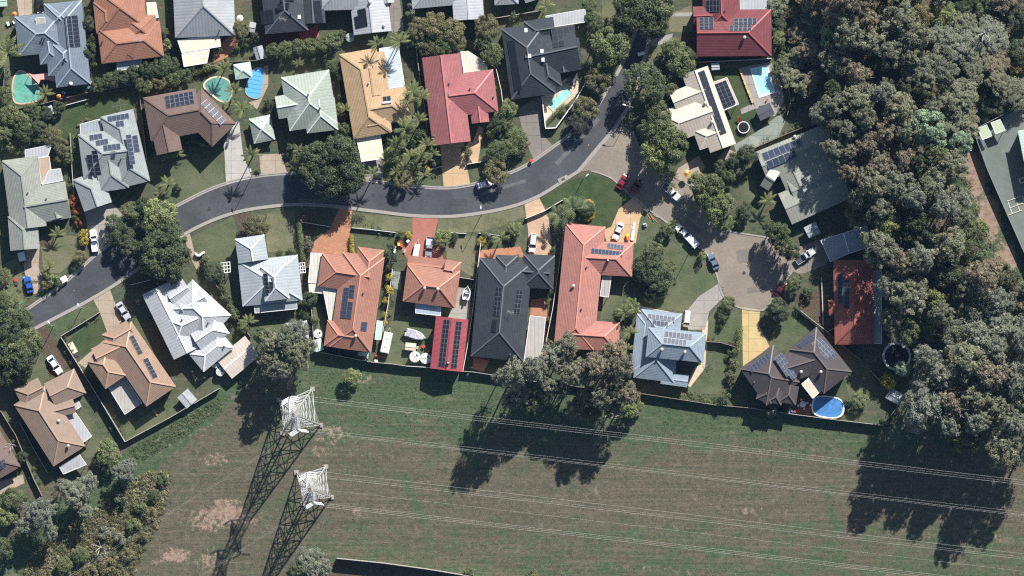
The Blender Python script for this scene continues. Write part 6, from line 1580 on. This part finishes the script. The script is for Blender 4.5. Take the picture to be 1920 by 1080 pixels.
def umbrella(px, py, r, cols, label, ht=2.4):
    c = W(px, py, ht); c.z = 0; t = thing("sun_umbrella", label, "umbrella", c); n = 8; rr = r * S
    m = MB(); m.tube([(0, 0, 0), (0, 0, ht + .35)], [.03, .03], STEEL, 6); m.build("pole", t)
    for i in range(n):
        a, b = 6.2832 * i / n, 6.2832 * (i + 1) / n; q = MB()
        q.add([(0, 0, ht + .4), (rr * math.cos(a), rr * math.sin(a), ht), (rr * math.cos(b), rr * math.sin(b), ht)], [(0, 1, 2)], cols[i % len(cols)]); q.build("canopy_panel", t)
umbrella(450, 34, 6.5, [TRIM_W], "round white umbrella beside the large pale steel house")
umbrella(1289, 325, 7, [plain("red cloth", (.6, .05, .03)), plain("orange cloth", (.7, .25, .04)), plain("yellow cloth", (.7, .55, .08)), plain("green cloth", (.2, .4, .12))], "rainbow coloured umbrella among shrubs beside the beige house")
umbrella(110, 180, 4.5, [plain("orange cloth", (.7, .25, .04))], "small orange umbrella below the slate blue house")
umbrella(27, 26, 4.5, [plain("orange cloth", (.7, .25, .04))], "small orange umbrella at the top left driveway")
DIRS = ["right", "upper right", "upper", "upper left", "left", "lower left", "lower", "lower right"]
def table(px, py, r, m, label, chairs=4):
    c = W(px, py); t = thing("outdoor_table", label, "table", c); a = MB(); a.cyl((0, 0), r * S, .70, .75, m, 14); a.build("tabletop", t)
    for i in range(4): k = i * 1.571 + .78; q = MB(); q.bar((r * S * .7 * math.cos(k), r * S * .7 * math.sin(k), 0), (r * S * .6 * math.cos(k), r * S * .6 * math.sin(k), .7), .05, .05, m); q.build("leg", t)
    for i in range(chairs):
        k = i * 6.283 / chairs + .3; d = r * S + .35; ch = thing("outdoor_chair", f"chair on the {DIRS[round(k / .785) % 8]} side of the {label}", "chair", c + Vector((d * math.cos(k), d * math.sin(k), 0)), k - math.pi / 2, "outdoor chairs")
        q = MB(); q.box((0, 0, .43), (.5, .48, .05), m); q.build("seat", ch); q = MB(); q.box((0, .23, .7), (.5, .05, .5), m); q.build("backrest", ch)
        for x in (-.2, .2):
            for y in (-.2, .2): q = MB(); q.box((x, y, .205), (.04, .04, .40), m); q.build("leg", ch)
table(1072, 152, 6, plain("dark outdoor table", (.10, .115, .13)), "dark round table beside the narrow lap pool", 6)
table(1505, 758, 6, plain("white outdoor table", (.7, .7, .7)), "white round table on the red brown deck", 4)
def deck(quad, label):
    c = W(sum(p[0] for p in quad) / 4, sum(p[1] for p in quad) / 4); t = thing("timber_deck", label, "deck", c); P = [W(*p) - c for p in quad]; n = 16
    me = None
    for i in range(n):
        a, b = P[0].lerp(P[3], (i + .5) / n), P[1].lerp(P[2], (i + .5) / n); w = (P[3] - P[0]).length / n; q = MB(); q.bar(a + Vector((0, 0, .3)), b + Vector((0, 0, .3)), w - .03, .06, DECK); q.build("plank", t)
deck([(1495, 747), (1521, 747), (1519, 779), (1495, 777)], "red brown timber deck beside the oval pool")
def bin_(px, py, lid, label, ang=0.0):
    t = thing("wheelie_bin", label, "bin", W(px, py), ang, "wheelie bins"); g = plain("dark green bin", (.03, .07, .04), .5); m = MB()
    m.add([(-.24, -.26, .06), (.24, -.26, .06), (.24, .26, .06), (-.24, .26, .06), (-.3, -.36, .95), (.3, -.36, .95), (.3, .36, .95), (-.3, .36, .95)], [(3, 2, 1, 0), (4, 5, 6, 7), (0, 1, 5, 4), (1, 2, 6, 5), (2, 3, 7, 6), (3, 0, 4, 7)], g); m.build("body", t)
    m = MB(); m.box((0, 0, 1.0), (.66, .8, .09), lid); m.build("lid", t); m = MB(); m.bar((-.25, .4, .98), (.25, .4, .98), .05, .05, g); m.build("handle", t)
    for x in (-.25, .25): link("wheel", wheel_mesh(), t, Matrix.Translation((x, .3, .12)) @ Matrix.Scale(.36, 4))
YL = plain("yellow lid", (.75, .55, .03)); RL = plain("red lid", (.6, .06, .04)); GL = plain("green lid", (.05, .30, .12)); OL = plain("orange lid", (.7, .16, .03))
for b in ((1177, 441, YL, "yellow lidded bin beside the curved driveway, upper of two"), (1177, 447, OL, "orange lidded bin beside the curved driveway, lower of two"), (996, 301, RL, "red lidded bin at the kerb by the brown grey driveway"), (39, 567, GL, "green lidded bin near the blue car"),
          (749, 452, RL, "red lidded bin beside the red brick driveway"), (765, 452, plain("pale lid", (.6, .7, .6)), "pale lidded bin beside the red brick driveway"), (748, 458, YL, "cream yellow lidded bin beside the red brick driveway")): bin_(*b, R.uniform(0, 3))
TRIM_G = plain("dull grey metal", (.2, .2, .2), .6, .3)
def hoist(px, py, label):
    t = thing("clothes_hoist", label, "clothesline", W(px, py), R.uniform(0, 1.5)); m = MB(); m.tube([(0, 0, 0), (0, 0, 2.0)], [.05, .05], TRIM_G, 8); m.build("post", t)
    for i in range(4): a = i * 1.571; m = MB(); m.tube([(0, 0, 1.7), (1.9 * math.cos(a), 1.9 * math.sin(a), 2.05)], [.03, .03], TRIM_G, 6); m.build("arm", t)
    m = MB()
    for r in (.8, 1.2, 1.6, 1.88):
        for i in range(4):
            a, b = i * 1.571, (i + 1) * 1.571; m.bar((r * math.cos(a), r * math.sin(a), 1.7 + .18 * r), (r * math.cos(b), r * math.sin(b), 1.7 + .18 * r), .012, .012, TRIM_G)
    m.build("wire", t)
hoist(1333, 681, "rotary clothes line on the lawn behind the two storey house"); hoist(373, 702, "rotary clothes line between the white many gabled and tan orange houses"); hoist(226, 198, "rotary clothes line on the lawn below the orange tiled house"); hoist(618, 395, "rotary clothes line in tree shade") if False else None
def street_lamp(px, py, ax, ay, label, ht=8.0):
    t = thing("street_lamp", label, "street lamp", W(px, py)); d = W(ax, ay) - W(px, py); m = MB(); m.tube([(0, 0, 0), (0, 0, ht)], [.09, .05], STEEL, 8); m.build("pole", t)
    m = MB(); m.tube([(0, 0, ht - .1), (d.x * .6, d.y * .6, ht + .3), (d.x, d.y, ht + .35)], [.045, .04, .035], STEEL, 6); m.build("arm", t)
    m = MB(); n = d.normalized(); m.bar(Vector((d.x, d.y, ht + .33)), Vector((d.x, d.y, ht + .33)) + n * .75, .3, .12, plain("lamp housing", (.7, .71, .72))); m.build("lamp_head", t)
for q in ((1186, 203, 1172, 199, "street lamp with pale arm in shade beside the dense round tree"), (474, 327, 473, 323, "street lamp on the kerb by the tan driveway"), (903, 402, 902, 392, "street lamp on the verge right of the red brick driveway"), (1297, 464, 1300, 461, "street lamp on the lawn inside the cul de sac"), (101, 610, 98, 606, "street lamp on the verge above the dirt driveway"), (1094, 334, 1098, 331, "street lamp on the corner lawn"), (153, 577, 152, 574, "thin post on the verge of the fenced lawn")): street_lamp(*q)
# odds and ends
def pile(name, label, cat, px, py, items):
    t = thing(name, label, cat, W(px, py))
    for i, (n, c, d, m, a) in enumerate(items): q = MB(); q.box((0, 0, d[2] / 2), d, m); q.build(n, t, Matrix.Translation(c) @ Matrix.Rotation(a, 4, 'Z'))
TB = plain("orange timber", (.42, .22, .12), .8, .2)
pile("timber_stack", "loose orange timber beams on the lawn beside the curved driveway", "timber", 1222, 408, [("beam", (-1, .6, 0), (2.6, .16, .16), TB, -.9), ("beam", (.4, -.2, 0), (2.8, .16, .16), TB, -.8), ("beam", (.9, .4, 0), (1.6, .14, .14), TIMBER_PALE, -.5), ("beam", (0, .1, .17), (2.2, .14, .14), TB, -1.1)])
pile("timber_stack", "pile of grey planks below the big gum trees at the meadow edge", "timber", 1148, 777, [("plank", (R.uniform(-.4, .4), -.8 + i * .33, .0), (2.9, .24, .12), TIMBER_PALE, R.uniform(-.25, .1)) for i in range(6)])
pile("garden_bench", "small timber bench on the back lawn of the tan orange house", "bench", 291, 773, [("seat", (0, 0, .35), (1.7, .45, .08), TB, -1.0), ("leg", (-.35, .55, 0), (.4, .08, .36), TB, -1.0), ("leg", (.35, -.55, 0), (.4, .08, .36), TB, -1.0)])
pile("timber_grid", "pale ladder like timber frame lying on the green court", "frame", 1906, 391, [("rail", (-1.6, .3, 0), (.16, 3.6, .14), TRIM_C, .35), ("rail", (.2, 1.0, 0), (.14, 3.4, .12), TRIM_C, .35), ("rail", (1.9, 1.6, 0), (.14, 3.4, .12), TRIM_C, .35), ("rail", (-.4, -1.0, .14), (3.8, .16, .12), TRIM_C, .35), ("rail", (-.1, .7, .14), (3.6, .14, .12), TRIM_C, .35), ("rail", (-.6, 2.4, .14), (3.4, .14, .12), TRIM_C, .35)])
pile("barbecue", "dark covered barbecue at the mouth of the curved driveway", "barbecue", 1211, 393, [("base", (0, 0, 0), (1.3, .7, .7), BLACK, -.6), ("lid", (0, 0, .7), (1.35, .75, .35), plain("grey cover", (.07, .08, .09)), -.6)])
pile("storage_box", "white box with black lid on the rough lawn by the timber beams", "box", 1209, 422, [("base", (0, 0, 0), (.8, .8, .7), TRIM_W, .3), ("lid", (0, 0, .7), (.6, .4, .2), TRIM_D, .3)])
pile("canoe", "slim white dinghy beside the curved driveway", "boat", 1187, 436, [("hull", (-.1, -.6, 0), (.75, 2.6, .4), TRIM_W, -.15), ("bow", (.2, 1.6, 0), (.55, 1.6, .35), TRIM_W, -.2)])
pile("plastic_boat", "pale aqua tub behind the large terracotta house", "tub", 681, 664, [("hull", (0, 0, 0), (2.6, .95, .4), plain("aqua plastic", (.35, .58, .60)), -.06), ("seat", (.2, 0, .38), (.5, .8, .06), TRIM_W, -.06)])
pile("dinghy", "upturned cream dinghy inside the low fence of the green lawn", "boat", 139, 656, [("hull", (-.3, .5, 0), (1.3, 2.8, .5), TRIM_C, .5), ("stern", (.7, -1.2, 0), (1.0, .7, .4), TRIM_D, .5)])
pile("utility_box", "white cabinet in shade beside the road above the dense round tree", "cabinet", 1202, 101, [("base", (0, 0, 0), (1.6, .7, 1.1), TRIM_W, .3), ("lid", (0, 0, 1.1), (1.7, .8, .08), TRIM_W, .3)])
pile("storm_drain", "storm drain pit with dark grate at the road corner", "drain", 1056, 336, [("base", (0, 0, .02), (2.6, 1.2, .14), KERB, .45), ("grate", (0, 0, .165), (.9, .55, .02), TRIM_D, .45)])
pile("drain_lid", "brown drain lids set in the kerb of the cul de sac, upper", "drain", 1352, 534, [("lid", (0, 0, .03), (.7, 1.4, .14), TIMBER, .4)]); pile("drain_lid", "brown drain lids set in the kerb of the cul de sac, lower", "drain", 1358, 545, [("lid", (0, 0, .03), (.7, 1.4, .14), TIMBER, .5)])
pile("air_conditioner", "white box on the court cut by the right edge", "unit", 1916, 338, [("base", (0, 0, 0), (1.4, 1.3, 1.1), TRIM_C, .4), ("fan", (0, 0, 1.1), (.8, .8, .05), TRIM_D, .4)])
pile("court_pad", "pale square pad by the upper court fence near the shelters", "pad", 1849, 226, [("slab", (0, 0, .05), (1.4, 1.4, .1), CONC_L, .4)]); pile("court_pad", "pale square pad by the upper court fence at the right edge", "pad", 1906, 204, [("slab", (0, 0, .05), (1.5, 1.3, .1), CONC_L, .5)])
pile("patio_blind", "pink fabric shade reaching from the slate blue house to the kidney pool", "shade", 85, 144, [])
o = C[-1] if False else [x for x in C if x.name.startswith("patio_blind")][0]
def slab(parent, quad, z, m, name):
    c = parent.location; P = [W(x, y, z) - c for x, y in quad]; cr = sum(P[i].x * P[(i + 1) % len(P)].y - P[(i + 1) % len(P)].x * P[i].y for i in range(len(P)))
    if cr < 0: P = P[::-1]
    n = len(P); q = MB(); q.add(P + [p - Vector((0, 0, .05)) for p in P], [tuple(range(n)), tuple(range(n, 2 * n))[::-1]] + [(i, n + i, n + (i + 1) % n, (i + 1) % n) for i in range(n)], m); return q.build(name, parent)
slab(o, [(53, 137), (62, 140), (82, 138), (104, 134), (105, 154), (88, 149), (76, 149), (73, 158)], 2.3, plain("pink shade cloth", (.62, .34, .31), .8, .1), "canopy")
for x, y in ((55, 139), (73, 156), (103, 136), (104, 152)): p = W(x, y, 1.1) - o.location; q = MB(); q.box((p.x, p.y, 1.12), (.09, .09, 2.24), STEEL); q.build("pole", o)
def yard_stuff(px, py, n, label):
    mats = [("white", TRIM_W), ("blue", plain("blue plastic", (.08, .2, .4))), ("red", plain("red plastic", (.42, .06, .05))), ("dark", TRIM_D), ("grey timber", TIMBER_PALE), ("tan", plain("tan box", (.45, .35, .24)))]
    for i in range(n):
        d = (R.uniform(.3, .9), R.uniform(.3, .8), R.uniform(.25, .8)); cn, m = R.choice(mats); p = W(px, py) + Vector((R.uniform(-1.6, 1.6), R.uniform(-1.2, 1.2), 0))
        t = thing("yard_box", f"{cn} {'long' if d[0] > .65 else 'small'} box among the {label}", "box", p, R.uniform(0, 3), label)
        q = MB(); q.box((0, 0, d[2] / 2), d, m); q.build("body", t); q = MB(); q.box((0, 0, d[2] + .02), (d[0] * 1.06, d[1] * 1.06, .04), m); q.build("lid", t)
for q in ((747, 466, 6, "boxes and toys beside the red brick driveway"), (25, 45, 7, "white boxes along the top left fence"), (128, 182, 5, "clutter at the back door of the slate blue house"), (165, 165, 4, "white clutter at the corner of the slate blue house"), (1490, 775, 4, "small boxes left of the red brown deck"), (1578, 760, 6, "dark clutter right of the oval pool"), (700, 668, 4, "timber offcuts behind the large terracotta house"), (792, 655, 3, "small crates above the round water tanks"), (1436, 196, 4, "boxes under the dark grey flat shed"), (878, 695, 3, "orange boxes at the back corner of the charcoal house"), (20, 530, 5, "pale clutter in the left edge garden"), (160, 818, 3, "rusty boxes on the lawn below the white patio roof"), (1538, 300, 5, "pale clutter under trees beside the green grey roof"), (1240, 320, 3, "white clutter in shade")):
    if q[3] != "white clutter in shade": yard_stuff(*q)

# ------------------------------------------------------------------ transmission towers and cables
def tower(feet, top_px, hw, ht, label, arms):
    """feet: NW, NE, SE, SW pixels; hw waist height; arms: (height, half length)"""
    F_ = [W(*p) for p in feet]; c = sum(F_, Vector()) / 4; t = thing("transmission_tower", label, "pylon", c)
    ft = [p - c for p in F_]; tp = Vector((0, 0, 0))
    dirx = ((ft[1] + ft[2]) - (ft[0] + ft[3])).normalized(); diry = Vector((-dirx.y, dirx.x, 0)); hwd = .95
    wa = [dirx * a * hwd + diry * b * hwd + Vector((0, 0, hw)) for a, b in ((-1, 1), (1, 1), (1, -1), (-1, -1))]
    tt = [dirx * a * .55 + diry * b * .55 + Vector((0, 0, ht)) for a, b in ((-1, 1), (1, 1), (1, -1), (-1, -1))]
    at = lambda k, z: ft[k].lerp(wa[k], z / hw) if z <= hw else wa[k].lerp(tt[k], (z - hw) / (ht - hw))
    for k in range(4):
        m = MB(); m.bar(ft[k], wa[k], .28, .28, STEEL); m.bar(wa[k], tt[k], .2, .2, STEEL); m.build("leg", t)
        m = MB(); m.box((ft[k].x, ft[k].y, .2), (1.1, 1.1, .4), CONC); m.build("footing", t)
    lv = [0, hw * .27, hw * .5, hw * .68, hw * .82, hw * .92, hw] + [hw + (ht - hw) * q for q in (.14, .28, .42, .56, .7, .84, 1)]
    for k in range(4):
        j = (k + 1) % 4; m = MB()
        for i in range(len(lv) - 1):
            a, b, d, e = at(k, lv[i]), at(j, lv[i]), at(k, lv[i + 1]), at(j, lv[i + 1]); w = .14 if i < 4 else .09
            m.bar(a, e, w, w, STEEL); m.bar(b, d, w, w, STEEL); m.bar(d, e, w, w, STEEL)
            if i < 4: mm = (a + e) / 2 * .5 + (b + d) / 2 * .5; m.bar(a.lerp(d, .5), mm, .1, .1, STEEL); m.bar(b.lerp(e, .5), mm, .1, .1, STEEL)
        m.build("lattice", t)
    tips = []
    for z, al in arms:
        for sg in (1, -1):
            tip = diry * sg * al + Vector((0, 0, z + .2)); m = MB()
            for q in (-1, 1):
                r0, r1 = dirx * q * .8 + diry * sg * .8 + Vector((0, 0, z)), dirx * q * .6 + diry * sg * .6 + Vector((0, 0, z + 1.9)); m.bar(r0, tip, .2, .2, STEEL); m.bar(r1, tip, .16, .16, STEEL)
                for f in (.25, .5, .75): m.bar(r0.lerp(tip, f), r1.lerp(tip, f), .1, .1, STEEL); m.bar(r0.lerp(tip, f), r1.lerp(tip, max(0, f - .25)), .1, .1, STEEL)
            for f in (.2, .4, .6, .8): m.bar((dirx * .8 + diry * sg * .8 + Vector((0, 0, z))).lerp(tip, f), (-dirx * .8 + diry * sg * .8 + Vector((0, 0, z))).lerp(tip, f), .1, .1, STEEL)
            m.build("crossarm", t); tips.append(tip)
            for dv in (Vector((1, -.118, -.06)), Vector((-.85, -.53, -.06))):
                q = MB(); dv = dv.normalized(); q.tube([tip + dv * (.3 + i * .24) for i in range(9)], [.11 if i % 2 else .2 for i in range(9)], PORC, 8); q.build("insulator", t)
    return c, tips
c1, t1 = tower([(523, 750), (586, 729), (601, 797), (530, 812)], None, 22, 43, "larger lattice transmission tower at the edge of the gum tree shadow", [(26, 4.3), (32, 3.9), (38, 3.5)])
c2, t2 = tower([(556, 886), (611, 875), (622, 932), (568, 944)], None, 20, 37, "smaller lattice transmission tower nearest the bottom edge", [(23, 3.9), (28, 3.5), (33, 3.1)])
def t_at(tips, i): return tips[i]
def cable(a, b, sag, r, label, group):
    mid = (a + b) / 2; t = thing("power_cable", label, "cable", (mid.x, mid.y, 0), 0, group); m = MB(); P = []
    for i in range(25): f = i / 24; p = a.lerp(b, f); p.z -= sag * 4 * f * (1 - f); P.append(p - Vector((mid.x, mid.y, 0)))
    m.tube(P, [r] * 25, ALU, 5); m.build("wire", t)
for c, tips, g, pat in ((c1, t1, "larger", [(0, (-.55, .0)), (2, (0,)), (1, (0,)), (3, (-.1,)), (5, (-.5,))]), (c2, t2, "smaller", [(0, (-.5,)), (2, (-.2, .25)), (4, (2.6,)), (1, (-.4, 0, .4)), (3, ())])):
    L = sorted([c + tips[i] + Vector((2.4, -.3 - dd, -.2)) for i, offs in pat for dd in offs], key=lambda v: -v.y)
    for n, a in enumerate(L):
        w = "topmost" if n == 0 else "lowest" if n == len(L) - 1 else ("", "second from top", "third from top", "fourth from top", "fifth from top", "sixth from top", "seventh from top")[n]
        cable(a, a + Vector((330, -330 * .118, 3)), 7, .009 if n % 2 else .014, f"{w} of the thin power cables running right from the {g} transmission tower", f"cables running right from the {g} tower")
    for i in (1, 3):
        a = c + tips[i] + Vector((-2.2, -1.5, -.2)); b = a + Vector((-170, -108, 2)); cable(a, b, 4, .008, f"faint {'lower' if i == 1 else 'upper'} power cable strung down left from the {g} transmission tower", f"cables running down left from the {g} tower")

# ------------------------------------------------------------------ labels that tell garden plants apart
def where(px, py):
    best = min(HOUSES, key=lambda h: math.hypot(h.cpx[0] - px, (h.cpx[1] - py) * 1.1)); dx, dy = px - best.cpx[0], py - best.cpx[1]
    v = "above" if dy < 0 else "below"; hz = "left" if dx < 0 else "right"
    d = v if abs(dy) > 2.2 * abs(dx) else hz + " of" if abs(dx) > 2.2 * abs(dy) else ("upper " if dy < 0 else "lower ") + hz + " of"
    return d + " the " + best.short
def label_plants():
    g = {}
    for t, k, r, px, py in PLANTS:
        size = ("large " if r >= 27 else "small " if r < 15 else "") if k not in ("palm", "fern") else ("tall " if r >= 20 and k == "palm" else "")
        if k[0] == "s" and len(k) > 3: size = "tiny " if r < 8.5 else "wide " if r >= 12.5 else ""
        if py > 800 and px > 540: w = "in the meadow near the bottom edge"
        elif py > 860 and px < 330: w = "in the shrubby lower left corner"
        else: w = where(px, py)
        g.setdefault((size + NOUN[k][1], w), []).append((px, py, t, k))
    nth = ["", "first", "second", "third", "fourth", "fifth", "sixth", "seventh", "eighth", "ninth", "tenth", "eleventh", "twelfth", "thirteenth", "fourteenth", "fifteenth"]
    for (a, w), L in g.items():
        L.sort(key=lambda q: q[0]); n = len(L)
        for i, (px, py, t, k) in enumerate(L):
            if n == 1: lab = f"{a} {w}"
            elif n == 2: lab = f"{('left', 'right')[i]} one of two {a}s {w}"
            else: lab = f"{'leftmost' if i == 0 else 'rightmost' if i == n - 1 else nth[min(i + 1, 15)] + ' from left'} {a} {w}"
            t["label"] = lab
            t["group"] = {"palm": "garden palms", "fern": "low garden palms"}.get(k, "garden trees and shrubs")
label_plants()
